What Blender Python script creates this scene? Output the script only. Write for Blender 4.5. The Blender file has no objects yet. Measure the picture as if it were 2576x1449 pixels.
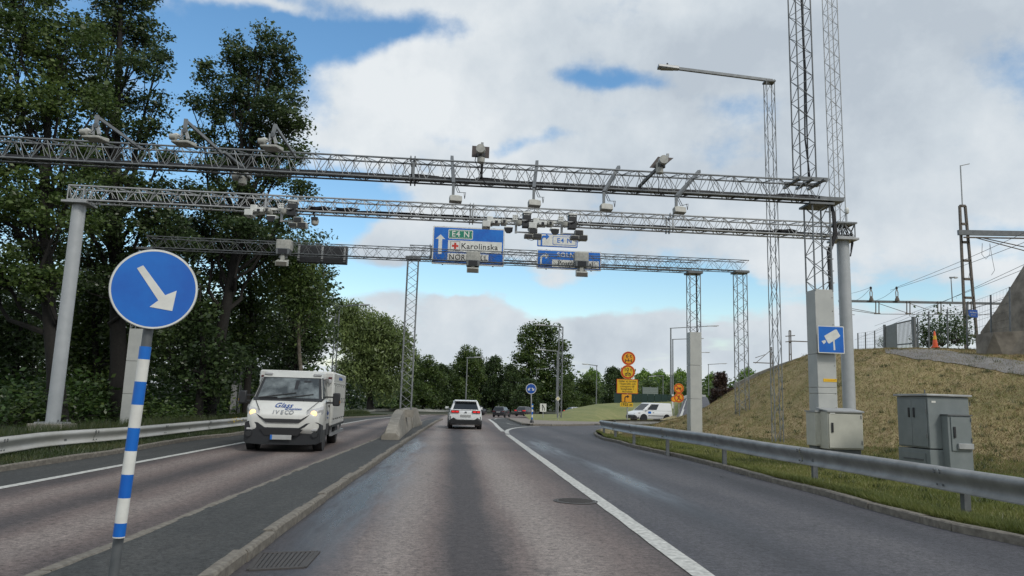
import bpy, bmesh, math, random
import numpy as np
from mathutils import Vector, Matrix, Euler
from mathutils.bvhtree import BVHTree

# ------------------------------------------------------------------ camera, world, sun
S = bpy.context.scene
FOC = 1850.0; PW, PH = 2576.0, 1449.0
PITCH = math.radians(8.75); ROLL = 0.030
EYE = Vector((0, 0, 1.5))
fwd = Vector((0, math.cos(PITCH), math.sin(PITCH)))
r0 = Vector((1, 0, 0)); u0 = Vector((0, -math.sin(PITCH), math.cos(PITCH)))
CR = r0*math.cos(ROLL) + u0*math.sin(ROLL)
CU = u0*math.cos(ROLL) - r0*math.sin(ROLL)
cam = bpy.data.cameras.new('camera'); camo = bpy.data.objects.new('camera', cam)
S.collection.objects.link(camo); S.camera = camo
cam.sensor_width = 36; cam.lens = 36*FOC/PW; cam.clip_start = 0.05; cam.clip_end = 3000
M3 = Matrix((CR, CU, -fwd)).transposed()
camo.matrix_world = Matrix.Translation(EYE) @ M3.to_4x4()
S.view_settings.view_transform = 'Standard'; S.view_settings.look = 'None'
S.view_settings.gamma = 1; S.view_settings.use_curve_mapping = False
S.view_settings.exposure = 0.36
S.render.film_transparent = False
try:
    S.cycles.max_bounces = 6; S.cycles.diffuse_bounces = 2; S.cycles.glossy_bounces = 2
    S.cycles.transmission_bounces = 3; S.cycles.transparent_max_bounces = 6
    S.cycles.caustics_reflective = False; S.cycles.caustics_refractive = False
    S.cycles.sample_clamp_indirect = 4
except Exception: pass

def ray(px, py):
    return (fwd + CR*((px-PW/2)/FOC) + CU*((PH/2-py)/FOC)).normalized()
def at(px, py, Y):
    d = ray(px, py); return EYE + d*(Y/d.y)
def gz(y):      # the road dips gently beyond the gantries
    return 0.0 if y < 50 else -(y-50)*.0125 if y < 78 else -.35-(y-78)*.0195 if y < 108 else -.935
def gp(px, py, z=0.0):
    d = ray(px, py); a, b = .5, 400/d.y
    for _ in range(48):
        m = (a+b)/2; q = EYE+d*m
        if q.z > z+gz(q.y): a = m
        else: b = m
    return EYE+d*((a+b)/2)
def azel(px, py):
    d = ray(px, py); return math.atan2(d.x, d.y), math.asin(d.z)

SUN_EL = math.radians(42); SUN_AZ = math.radians(140)      # azimuth from +Y towards +X: behind, to the right
sd = bpy.data.lights.new('sun', 'SUN'); so = bpy.data.objects.new('sun', sd); S.collection.objects.link(so)
sd.energy = 1.35; sd.angle = math.radians(14); sd.color = (1.0, 0.95, 0.88)
sv = Vector((math.sin(SUN_AZ)*math.cos(SUN_EL), math.cos(SUN_AZ)*math.cos(SUN_EL), math.sin(SUN_EL)))
so.rotation_euler = sv.to_track_quat('Z', 'Y').to_euler()

W = bpy.data.worlds.new('World'); S.world = W; W.use_nodes = True
nt = W.node_tree; N = nt.nodes; L = nt.links; N.clear()
def nn(t, **k):
    n = N.new(t)
    for a, b in k.items(): setattr(n, a, b)
    return n
def mth(op, a, b=None, c=None, clamp=False):
    n = nn('ShaderNodeMath', operation=op); n.use_clamp = clamp
    for i, v in enumerate((a, b, c)):
        if v is None: continue
        if isinstance(v, (int, float)): n.inputs[i].default_value = v
        else: L.new(v, n.inputs[i])
    return n.outputs[0]
sky = nn('ShaderNodeTexSky'); sky.sky_type = 'NISHITA'; sky.sun_disc = False
sky.sun_elevation = SUN_EL; sky.sun_rotation = SUN_AZ
sky.air_density = 1.25; sky.dust_density = 0.6; sky.ozone_density = 2.0
tc = nn('ShaderNodeTexCoord'); sep = nn('ShaderNodeSeparateXYZ'); L.new(tc.outputs['Generated'], sep.inputs[0])
dx, dy, dz = sep.outputs
az = mth('ARCTAN2', dx, dy); el = mth('ARCSINE', dz)
comb = nn('ShaderNodeCombineXYZ'); L.new(az, comb.inputs[0]); L.new(el, comb.inputs[1])
# warp the azimuth/elevation pair so that the gaps get torn edges
wn = nn('ShaderNodeTexNoise'); wn.inputs['Scale'].default_value = 6.5; wn.inputs['Detail'].default_value = 5
L.new(tc.outputs['Generated'], wn.inputs['Vector'])
wv = nn('ShaderNodeVectorMath', operation='MULTIPLY_ADD')
L.new(wn.outputs['Color'], wv.inputs[0]); wv.inputs[1].default_value = (0.13, 0.11, 0); L.new(comb.outputs[0], wv.inputs[2])
wv2 = nn('ShaderNodeVectorMath', operation='SUBTRACT'); L.new(wv.outputs[0], wv2.inputs[0]); wv2.inputs[1].default_value = (0.065, 0.055, 0)
def blob(px, py, rx, ry, amp):
    a, e = azel(px, py)
    s = nn('ShaderNodeVectorMath', operation='SUBTRACT'); L.new(wv2.outputs[0], s.inputs[0]); s.inputs[1].default_value = (a, e, 0)
    m = nn('ShaderNodeVectorMath', operation='MULTIPLY'); L.new(s.outputs[0], m.inputs[0]); m.inputs[1].default_value = (FOC/rx, FOC/ry, 0)
    d = nn('ShaderNodeVectorMath', operation='DOT_PRODUCT'); L.new(m.outputs[0], d.inputs[0]); L.new(m.outputs[0], d.inputs[1])
    g = mth('EXPONENT', mth('MULTIPLY', d.outputs['Value'], -1.0))
    return mth('MULTIPLY', g, amp)
def total(items):
    o = items[0]
    for i in items[1:]: o = mth('ADD', o, i)
    return o
gaps = total([blob(560, 230, 270, 300, -1.0), blob(330, 560, 330, 130, -.6), blob(860, 520, 150, 75, -.75),
              blob(1060, 70, 150, 50, -.6), blob(900, 95, 190, 75, -.75), blob(1600, 205, 95, 26, -.42),
              blob(1350, 735, 360, 50, -1.15), blob(1830, 745, 170, 42, -.8), blob(1000, 690, 260, 40, -.35), blob(1620, 700, 200, 60, -.6),
              blob(1290, 355, 190, 26, -.42), blob(1900, 285, 110, 60, -.35), blob(1480, 190, 110, 30, -.4), blob(2360, 480, 130, 60, -.25), blob(2260, 765, 150, 45, -.6), blob(1000, 865, 120, 30, -.4), blob(-200, 200, 300, 400, -.5),
              blob(1000, 600, 130, 60, .45), blob(650, 5, 240, 20, .45),
              blob(1180, 775, 60, 16, .5), blob(1450, 860, 420, 40, .35), blob(1150, 250, 330, 170, .5)])
dzc = mth('ADD', mth('ABSOLUTE', dz), 0.16)
pl = nn('ShaderNodeCombineXYZ'); L.new(mth('DIVIDE', dx, dzc), pl.inputs[0]); L.new(mth('DIVIDE', dy, dzc), pl.inputs[1]); L.new(dz, pl.inputs[2])
n1 = nn('ShaderNodeTexNoise'); n1.inputs['Scale'].default_value = 1.5; n1.inputs['Detail'].default_value = 9; n1.inputs['Roughness'].default_value = .56
L.new(pl.outputs[0], n1.inputs['Vector'])
n3 = nn('ShaderNodeTexNoise'); n3.inputs['Scale'].default_value = 9.0; n3.inputs['Detail'].default_value = 8; n3.inputs['Roughness'].default_value = .6
L.new(tc.outputs['Generated'], n3.inputs['Vector'])
dens = total([mth('MULTIPLY', n1.outputs[0], 1.9), mth('MULTIPLY', n3.outputs[0], .9), gaps, mth('ADD', 0.0, -.72)])
cov = nn('ShaderNodeMapRange'); cov.interpolation_type = 'SMOOTHSTEP'
cov.inputs['From Min'].default_value = .12; cov.inputs['From Max'].default_value = .62; L.new(dens, cov.inputs['Value'])
# cloud colour: thin edges are bright, thick undersides grey
n2 = nn('ShaderNodeTexNoise'); n2.inputs['Scale'].default_value = 2.6; n2.inputs['Detail'].default_value = 7; n2.inputs['Roughness'].default_value = .55
mp = nn('ShaderNodeMapping'); mp.inputs['Location'].default_value = (3.1, 7.7, 1.3); L.new(tc.outputs['Generated'], mp.inputs[0]); L.new(mp.outputs[0], n2.inputs['Vector'])
shade = total([mth('MULTIPLY', n2.outputs[0], 2.3), mth('MULTIPLY', n3.outputs[0], 1.5), mth('ADD', 0.0, -1.28), blob(1150, 250, 300, 190, .35), blob(1700, 330, 260, 90, .25), blob(1950, 120, 420, 150, -.5), blob(1000, 690, 200, 80, -.75), blob(2400, 300, 260, 300, -.25), blob(2250, 640, 300, 60, .3), blob(1560, 870, 350, 40, -.2), blob(1330, 560, 200, 60, .2)])
cr = nn('ShaderNodeValToRGB'); L.new(shade, cr.inputs[0])
e = cr.color_ramp.elements; e[0].position = 0; e[0].color = (.42, .475, .535, 1); e[1].position = 1; e[1].color = (.68, .715, .74, 1)
x_ = e.new(.40); x_.color = (.52, .575, .625, 1)
b1 = nn('ShaderNodeBackground'); b1.inputs[1].default_value = .125
hs = nn('ShaderNodeHueSaturation'); hs.inputs['Saturation'].default_value = 1.22; hs.inputs['Hue'].default_value = .497; L.new(sky.outputs[0], hs.inputs['Color']); L.new(hs.outputs[0], b1.inputs[0])
b2 = nn('ShaderNodeBackground'); b2.inputs[1].default_value = 0.92; L.new(cr.outputs[0], b2.inputs[0])
mx = nn('ShaderNodeMixShader'); L.new(cov.outputs[0], mx.inputs[0]); L.new(b1.outputs[0], mx.inputs[1]); L.new(b2.outputs[0], mx.inputs[2])
wo = nn('ShaderNodeOutputWorld'); L.new(mx.outputs[0], wo.inputs[0])

# ------------------------------------------------------------------ helpers
rnd = random.Random(7); RNG = np.random.default_rng(11)
COL = S.collection
def link(o): COL.objects.link(o); return o
def tag(o, label=None, cat=None, group=None, kind=None):
    if label: o['label'] = label
    if cat: o['category'] = cat
    if group: o['group'] = group
    if kind: o['kind'] = kind
    return o
def empty(name, loc, label, cat, group=None, rz=0.0):
    o = bpy.data.objects.new(name, None); o.location = loc; o.rotation_euler = (0, 0, rz); o.empty_display_size = .2
    link(o); return tag(o, label, cat, group)

class MB:
    def __init__(s): s.v = []; s.f = []; s.mi = []; s.cur = 0
    def add(s, vs, fs):
        b = len(s.v); s.v += [tuple(v) for v in vs]
        for f in fs: s.f.append([b+i for i in f]); s.mi.append(s.cur)
        return s
    def box(s, c, size, rot=None):
        c = Vector(c); h = Vector(size)/2; vs = []
        for x in (-1, 1):
            for y in (-1, 1):
                for z in (-1, 1):
                    p = Vector((x*h.x, y*h.y, z*h.z))
                    if rot is not None: p = rot @ p
                    vs.append(c+p)
        return s.add(vs, [(0,1,3,2),(4,6,7,5),(0,4,5,1),(2,3,7,6),(0,2,6,4),(1,5,7,3)])
    def bx(s, x0, x1, y0, y1, z0, z1):
        return s.box(((x0+x1)/2, (y0+y1)/2, (z0+z1)/2), (abs(x1-x0), abs(y1-y0), abs(z1-z0)))
    def tube(s, p, q, r, n=6, r2=None, cap=True):
        p = Vector(p); q = Vector(q); d = q-p
        if d.length < 1e-6: return s
        d.normalize(); a = d.orthogonal().normalized(); b = d.cross(a); r2 = r if r2 is None else r2; vs = []
        for c, rr in ((p, r), (q, r2)):
            for i in range(n):
                t = 2*math.pi*(i+.5)/n; vs.append(c+(a*math.cos(t)+b*math.sin(t))*rr)
        fs = [(i, (i+1) % n, n+(i+1) % n, n+i) for i in range(n)]
        if cap: fs += [tuple(range(n))[::-1], tuple(range(n, 2*n))]
        return s.add(vs, fs)
    def path(s, pts, rs, n=6):
        pts = [Vector(p) for p in pts]
        if isinstance(rs, (int, float)): rs = [rs]*len(pts)
        vs = []; a = None
        for i, p in enumerate(pts):
            d = (pts[min(i+1, len(pts)-1)]-pts[max(i-1, 0)]).normalized()
            if a is None: a = d.orthogonal().normalized()
            a = (a-d*a.dot(d))
            a = a.normalized() if a.length > 1e-5 else d.orthogonal().normalized()
            b = d.cross(a)
            for k in range(n):
                t = 2*math.pi*k/n; vs.append(p+(a*math.cos(t)+b*math.sin(t))*rs[i])
        fs = []
        for i in range(len(pts)-1):
            for k in range(n): fs.append((i*n+k, i*n+(k+1) % n, (i+1)*n+(k+1) % n, (i+1)*n+k))
        fs += [tuple(range(n))[::-1], tuple(range((len(pts)-1)*n, len(pts)*n))]
        return s.add(vs, fs)
    def beam(s, p, q, w, h, up=(0, 0, 1)):
        p = Vector(p); q = Vector(q); d = (q-p); l = d.length; d.normalize()
        x = d.cross(Vector(up))
        x = x.normalized() if x.length > 1e-4 else Vector((1, 0, 0))
        z = x.cross(d); R = Matrix((x, d, z)).transposed()
        return s.box((p+q)/2, (w, l, h), R)
    def plate(s, pts, y0, y1):                 # polygon in xz, extruded along y
        n = len(pts); vs = [(x, y0, z) for x, z in pts]+[(x, y1, z) for x, z in pts]
        return s.add(vs, [tuple(range(n)), tuple(range(n, 2*n))[::-1]]+[(i, n+i, n+(i+1) % n, (i+1) % n) for i in range(n)])
    def disc(s, cx, cz, r, y0, y1, n=36): return s.plate([(cx+r*math.cos(2*math.pi*i/n), cz+r*math.sin(2*math.pi*i/n)) for i in range(n)], y0, y1)
    def ring(s, cx, cz, ro, ri, y0, y1, n=36):
        vs = []
        for y in (y0, y1):
            for r in (ro, ri):
                vs += [(cx+r*math.cos(2*math.pi*i/n), y, cz+r*math.sin(2*math.pi*i/n)) for i in range(n)]
        fs = []
        for i in range(n):
            j = (i+1) % n
            fs += [(i, j, n+j, n+i), (2*n+i, 3*n+i, 3*n+j, 2*n+j), (i, 2*n+i, 2*n+j, j), (n+i, n+j, 3*n+j, 3*n+i)]
        return s.add(vs, fs)
    def prism_x(s, pts, x0, x1):               # polygon in yz, extruded along x
        n = len(pts); vs = [(x0, y, z) for y, z in pts]+[(x1, y, z) for y, z in pts]
        return s.add(vs, [tuple(range(n)), tuple(range(n, 2*n))[::-1]]+[(i, n+i, n+(i+1) % n, (i+1) % n) for i in range(n)])
    def lathe(s, prof, c=(0, 0, 0), n=20, axis='z'):
        vs = []
        for r, h in prof:
            for i in range(n):
                t = 2*math.pi*i/n; a, b = r*math.cos(t), r*math.sin(t)
                p = {'z': (a, b, h), 'x': (h, a, b), 'y': (a, h, b)}[axis]
                vs.append((c[0]+p[0], c[1]+p[1], c[2]+p[2]))
        fs = []
        for j in range(len(prof)-1):
            for i in range(n): fs.append((j*n+i, j*n+(i+1) % n, (j+1)*n+(i+1) % n, (j+1)*n+i))
        fs += [tuple(range(n))[::-1], tuple(range((len(prof)-1)*n, len(prof)*n))]
        return s.add(vs, fs)
    def loft(s, secs, closed=False, caps=True):   # secs: rings of equal length
        n = len(secs[0]); vs = [p for q in secs for p in q]; fs = []
        for j in range(len(secs)-1):
            for i in range(n): fs.append((j*n+i, j*n+(i+1) % n, (j+1)*n+(i+1) % n, (j+1)*n+i))
        if caps: fs += [tuple(range(n))[::-1], tuple(range((len(secs)-1)*n, len(secs)*n))]
        return s.add(vs, fs)
    def strip(s, left, right):
        n = len(left); return s.add(list(left)+list(right), [(i, n+i, n+i+1, i+1) for i in range(n-1)])
    def mesh(s, name, mats, off=None, smooth=False):
        me = bpy.data.meshes.new(name)
        v = s.v if off is None else [(x-off[0], y-off[1], z-off[2]) for x, y, z in s.v]
        me.from_pydata(v, [], s.f)
        for m in (mats if isinstance(mats, (list, tuple)) else [mats]): me.materials.append(m)
        if any(s.mi): me.polygons.foreach_set('material_index', s.mi)
        bm = bmesh.new(); bm.from_mesh(me); bmesh.ops.recalc_face_normals(bm, faces=bm.faces); bm.to_mesh(me); bm.free()
        if smooth: me.polygons.foreach_set('use_smooth', [True]*len(me.polygons))
        me.update(); return me
    def build(s, name, mats, parent=None, world=False, smooth=False, bevel=0, label=None, loc=None):
        off = None
        if parent is not None and world:
            off = parent.location.copy()
            if parent.parent: off = off + parent.parent.location
        if loc is not None: off = Vector(loc)
        me = s.mesh(name, mats, off, smooth); o = bpy.data.objects.new(name, me)
        if loc is not None: o.location = loc
        link(o); o.parent = parent
        if bevel:
            b = o.modifiers.new('bevel', 'BEVEL'); b.width = bevel; b.segments = 2; b.limit_method = 'ANGLE'; b.angle_limit = math.radians(35)
            me.polygons.foreach_set('use_smooth', [True]*len(me.polygons))
            if hasattr(me, 'set_sharp_from_angle'): me.set_sharp_from_angle(angle=math.radians(50))
        elif smooth and hasattr(me, 'set_sharp_from_angle'): me.set_sharp_from_angle(angle=math.radians(40))
        if label: o['label'] = label
        return o

def np_mesh(name, verts, nper, mat):
    verts = np.asarray(verts, dtype=np.float32).reshape(-1, 3); nv = len(verts); nf = nv//nper
    me = bpy.data.meshes.new(name); me.vertices.add(nv); me.vertices.foreach_set('co', verts.ravel())
    me.loops.add(nv); me.loops.foreach_set('vertex_index', np.arange(nv, dtype=np.int32))
    me.polygons.add(nf); me.polygons.foreach_set('loop_start', np.arange(0, nv, nper, dtype=np.int32))
    me.polygons.foreach_set('loop_total', np.full(nf, nper, dtype=np.int32))
    me.materials.append(mat); me.update(calc_edges=True); return me

def text_mb(body, size, y, cx=0, cz=0, ext=.0015, shear=0, bold=0.0, sx=1.0, align='CENTER', spacing=1.0):
    cu = bpy.data.curves.new('t', 'FONT'); cu.body = body; cu.size = size; cu.extrude = ext; cu.shear = shear
    cu.offset = bold; cu.align_x = align; cu.align_y = 'CENTER'; cu.resolution_u = 3; cu.space_character = spacing
    o = bpy.data.objects.new('t', cu); COL.objects.link(o)
    dg = bpy.context.evaluated_depsgraph_get(); dg.update(); me = o.evaluated_get(dg).to_mesh()
    m = MB(); m.add([(cx+v.co.x*sx, y-v.co.z, cz+v.co.y) for v in me.vertices], [tuple(p.vertices) for p in me.polygons])
    bpy.data.objects.remove(o); bpy.data.curves.remove(cu); return m

# ------------------------------------------------------------------ materials
def mat(name, c, rough=.6, metal=0.0, c2=None, scale=8.0, bump=0.0, bscale=40.0, emit=None, es=1.0, coat=0.0, amt=1.0):
    m = bpy.data.materials.new(name); m.use_nodes = True; t = m.node_tree; p = t.nodes['Principled BSDF']
    p.inputs['Roughness'].default_value = rough; p.inputs['Metallic'].default_value = metal
    if coat: p.inputs['Coat Weight'].default_value = coat; p.inputs['Coat Roughness'].default_value = .08
    tcn = t.nodes.new('ShaderNodeTexCoord')
    c4 = (*c, 1)
    if c2 is None: c2 = tuple(x*.86 for x in c)
    n = t.nodes.new('ShaderNodeTexNoise'); n.inputs['Scale'].default_value = scale; n.inputs['Detail'].default_value = 6; n.inputs['Roughness'].default_value = .6
    t.links.new(tcn.outputs['Object'], n.inputs['Vector'])
    r = t.nodes.new('ShaderNodeValToRGB'); r.color_ramp.elements[0].position = .35; r.color_ramp.elements[1].position = .68
    r.color_ramp.elements[0].color = (*c2, 1); r.color_ramp.elements[1].color = c4
    t.links.new(n.outputs[0], r.inputs[0]); t.links.new(r.outputs[0], p.inputs['Base Color'])
    if bump:
        nb = t.nodes.new('ShaderNodeTexNoise'); nb.inputs['Scale'].default_value = bscale; nb.inputs['Detail'].default_value = 4
        t.links.new(tcn.outputs['Object'], nb.inputs['Vector'])
        b = t.nodes.new('ShaderNodeBump'); b.inputs['Strength'].default_value = bump; b.inputs['Distance'].default_value = .01
        t.links.new(nb.outputs[0], b.inputs['Height']); t.links.new(b.outputs[0], p.inputs['Normal'])
    if emit: p.inputs['Emission Color'].default_value = (*emit, 1); p.inputs['Emission Strength'].default_value = es
    return m
galv = mat('galvanised steel', (.23, .245, .25), .45, .35, (.17, .18, .185), 6)
galvd = mat('dull galvanised steel', (.16, .17, .175), .5, .35, (.11, .12, .125), 6)
galvl = mat('pale galvanised steel', (.40, .41, .41), .45, .25, (.30, .31, .31), 5)
railm = mat('guardrail zinc', (.33, .335, .33), .45, .3, (.22, .225, .22), 3, .08, 30)
railold = mat('weathered guardrail', (.50, .50, .48), .5, .2, (.38, .38, .35), .9)
polegrey = mat('grey pole paint', (.42, .44, .45), .45, .1, (.36, .38, .39), 3)
boxgrey = mat('column sheet metal', (.47, .48, .45), .5, .1, (.41, .42, .40), 3)
beige = mat('beige cabinet paint', (.50, .50, .43), .5, 0, (.44, .44, .38), 4)
cabgrey = mat('grey cabinet paint', (.20, .225, .225), .55, 0, (.16, .185, .187), 3)
blackm = mat('black rubber', (.012, .012, .013), .5)
blackp = mat('black plastic', (.022, .023, .025), .45)
cable = mat('cable sheath', (.015, .015, .017), .6)
white = mat('white housing', (.68, .69, .66), .4, 0, (.52, .53, .50), 8)
offw = mat('dirty off white housing', (.44, .44, .40), .5, 0, (.30, .30, .27), 10)
lensm = mat('dark glass', (.01, .01, .012), .08)
paint_w = mat('white road paint', (.62, .62, .58), .7, 0, (.33, .33, .31), 14, .2, 120)
signblue = mat('sign blue', (.005, .165, .58), .35, 0, (.005, .10, .45), 2)
signblue2 = mat('dark sign blue', (.01, .08, .36), .35, 0, (.01, .07, .32), 2)
signw = mat('sign white', (.74, .75, .70), .4, 0, (.60, .60, .56), 6)
signgreen = mat('sign green', (.01, .22, .13), .4)
signyel = mat('sign yellow', (.80, .50, .02), .4, 0, (.72, .44, .02), 3)
signora = mat('sign orange', (.82, .36, .015), .4, 0, (.75, .33, .015), 3)
signred = mat('sign red', (.55, .04, .02), .4)
signblk = mat('sign black', (.015, .015, .015), .5)
carwhite = mat('white car paint', (.72, .74, .74), .25, 0, (.69, .71, .71), 2, coat=.5)
vanwhite = mat('white van paint', (.66, .66, .62), .35, 0, (.60, .60, .56), 2, coat=.3)
cardark = mat('dark grey car paint', (.03, .033, .042), .25, .2, coat=.5)
carbrown = mat('dark brown car paint', (.045, .042, .05), .25, .2, coat=.5)
carsilver = mat('silver car paint', (.45, .46, .48), .3, .4, coat=.5)
glass = mat('car glass', (.02, .026, .03), .06, 0, (.015, .02, .022), 2)
glassl = mat('van windscreen', (.20, .23, .235), .08, 0, (.04, .05, .055), 3)  # pale tone stands in for reflections on the glass, painted into its colour
chrome = mat('chrome', (.6, .6, .6), .2, .9)
redlamp = mat('red lamp', (.5, .01, .012), .25, emit=(1, .03, .03), es=.35)
headlamp = mat('lit headlamp', (.9, .7, .45), .2, emit=(1, .55, .2), es=1.1)
headclear = mat('clear lamp lens', (.5, .5, .5), .15)
concrete = mat('concrete', (.31, .29, .25), .85, 0, (.20, .185, .155), 3.5, .4, 60)
granite = mat('granite kerb', (.235, .215, .18), .85, 0, (.12, .108, .09), 11, .5, 90)
wallconc = mat('stained concrete wall', (.30, .27, .23), .9, 0, (.14, .125, .105), 2.2, .9, 7)
barkm = mat('bark', (.018, .016, .013), .9, 0, (.008, .007, .006), 12, .8, 30)
barkp = mat('pale bark', (.16, .14, .11), .9, 0, (.07, .06, .045), 9, .6, 30)
plateg = mat('number plate', (.40, .41, .40), .5)
blankbar = mat('aluminium', (.45, .46, .47), .35, .6)
rustm = mat('weathered railway steel', (.17, .15, .13), .7, .3, (.10, .085, .07), 9)
gateg = mat('gate grey', (.20, .22, .22), .5, .2)
coneo = mat('cone orange', (.75, .10, .02), .5)
brick = mat('dark foliage net', (.02, .045, .04), .9)

def leafmat(name, cols, trans=.25):
    m = bpy.data.materials.new(name); m.use_nodes = True; t = m.node_tree; p = t.nodes['Principled BSDF']
    g = t.nodes.new('ShaderNodeNewGeometry'); tcn = t.nodes.new('ShaderNodeTexCoord')
    n = t.nodes.new('ShaderNodeTexNoise'); n.inputs['Scale'].default_value = .45; n.inputs['Detail'].default_value = 3
    t.links.new(tcn.outputs['Object'], n.inputs['Vector'])
    a = t.nodes.new('ShaderNodeMath'); a.operation = 'MULTIPLY_ADD'; a.inputs[1].default_value = .55
    t.links.new(g.outputs['Random Per Island'], a.inputs[0])
    b = t.nodes.new('ShaderNodeMath'); b.operation = 'MULTIPLY_ADD'; b.inputs[1].default_value = 1.3; b.inputs[2].default_value = -.42
    t.links.new(n.outputs[0], b.inputs[0]); t.links.new(b.outputs[0], a.inputs[2])
    r = t.nodes.new('ShaderNodeValToRGB'); t.links.new(a.outputs[0], r.inputs[0]); e = r.color_ramp.elements
    e[0].color = (*cols[0], 1); e[1].color = (*cols[-1], 1); e[0].position = .1; e[1].position = .95
    for i, c in enumerate(cols[1:-1]): x = e.new(.1+.85*(i+1)/(len(cols)-1)); x.color = (*c, 1)
    t.links.new(r.outputs[0], p.inputs['Base Color']); p.inputs['Roughness'].default_value = .42
    p.inputs['Specular IOR Level'].default_value = .5
    tr = t.nodes.new('ShaderNodeBsdfTranslucent'); t.links.new(r.outputs[0], tr.inputs[0])
    mx = t.nodes.new('ShaderNodeMixShader'); mx.inputs[0].default_value = trans
    t.links.new(p.outputs[0], mx.inputs[1]); t.links.new(tr.outputs[0], mx.inputs[2])
    t.links.new(mx.outputs[0], t.nodes['Material Output'].inputs[0]); return m
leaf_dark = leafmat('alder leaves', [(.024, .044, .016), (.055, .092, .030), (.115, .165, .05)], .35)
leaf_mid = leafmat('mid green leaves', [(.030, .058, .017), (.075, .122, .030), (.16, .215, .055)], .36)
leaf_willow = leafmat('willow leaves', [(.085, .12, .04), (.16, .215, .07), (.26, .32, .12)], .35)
leaf_light = leafmat('bright green leaves', [(.09, .17, .03), (.18, .30, .05), (.30, .42, .09)], .35)  # far sunlit row: the sun's brightness is put into the leaf colour
leaf_red = leafmat('copper leaves', [(.022, .012, .010), (.05, .028, .02), (.08, .05, .03)])
leaf_bush = leafmat('undergrowth leaves', [(.02, .045, .012), (.045, .09, .02), (.09, .15, .035)])
grassm = leafmat('grass blades', [(.10, .13, .03), (.17, .20, .05), (.27, .27, .09)], .3)
drym = leafmat('dry grass blades', [(.17, .14, .06), (.26, .20, .095), (.36, .27, .15)], .3)
weedm = leafmat('weeds', [(.022, .04, .01), (.045, .07, .018), (.10, .10, .035)], .3)
flowm = mat('yellow flowers', (.65, .45, .02), .6)

def ground_mat(name, cols, s1=.5, s2=12.0, s3=140.0, bump=.5, bd=.03):
    m = bpy.data.materials.new(name); m.use_nodes = True; t = m.node_tree; p = t.nodes['Principled BSDF']; p.inputs['Roughness'].default_value = .95
    tcn = t.nodes.new('ShaderNodeTexCoord'); prev = None
    for s, w in ((s1, .9), (s2, .55), (s3, .5)):
        n = t.nodes.new('ShaderNodeTexNoise'); n.inputs['Scale'].default_value = s; n.inputs['Detail'].default_value = 5; n.inputs['Roughness'].default_value = .65
        t.links.new(tcn.outputs['Object'], n.inputs['Vector'])
        a = t.nodes.new('ShaderNodeMath'); a.operation = 'MULTIPLY_ADD'; a.inputs[1].default_value = w; t.links.new(n.outputs[0], a.inputs[0])
        if prev is None: a.inputs[2].default_value = -.47
        else: t.links.new(prev.outputs[0], a.inputs[2])
        prev = a
    r = t.nodes.new('ShaderNodeValToRGB'); t.links.new(prev.outputs[0], r.inputs[0]); e = r.color_ramp.elements
    e[0].position = .22; e[1].position = .82; e[0].color = (*cols[0], 1); e[1].color = (*cols[-1], 1)
    for i, c in enumerate(cols[1:-1]): x = e.new(.22+.6*(i+1)/(len(cols)-1)); x.color = (*c, 1)
    t.links.new(r.outputs[0], p.inputs['Base Color'])
    b = t.nodes.new('ShaderNodeBump'); b.inputs['Strength'].default_value = bump; b.inputs['Distance'].default_value = bd
    t.links.new(prev.outputs[0], b.inputs['Height']); t.links.new(b.outputs[0], p.inputs['Normal']); return m
grassg = ground_mat('mown grass', [(.10, .13, .04), (.18, .19, .065), (.27, .24, .11)], .25, 2.5, 30)
hillg = ground_mat('dry hill grass', [(.14, .145, .05), (.24, .205, .085), (.32, .25, .125), (.41, .315, .19)], .30, 2.4, 45)
soil = ground_mat('woodland floor', [(.018, .022, .01), (.03, .035, .016), (.05, .05, .025)])
gravelg = ground_mat('gravel', [(.10, .095, .09), (.20, .19, .18), (.32, .31, .29)], .6, 18, 90, .8, .03)
paving = ground_mat('island paving', [(.16, .14, .12), (.22, .195, .17), (.29, .26, .225)], .8, 6, 60)

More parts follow.
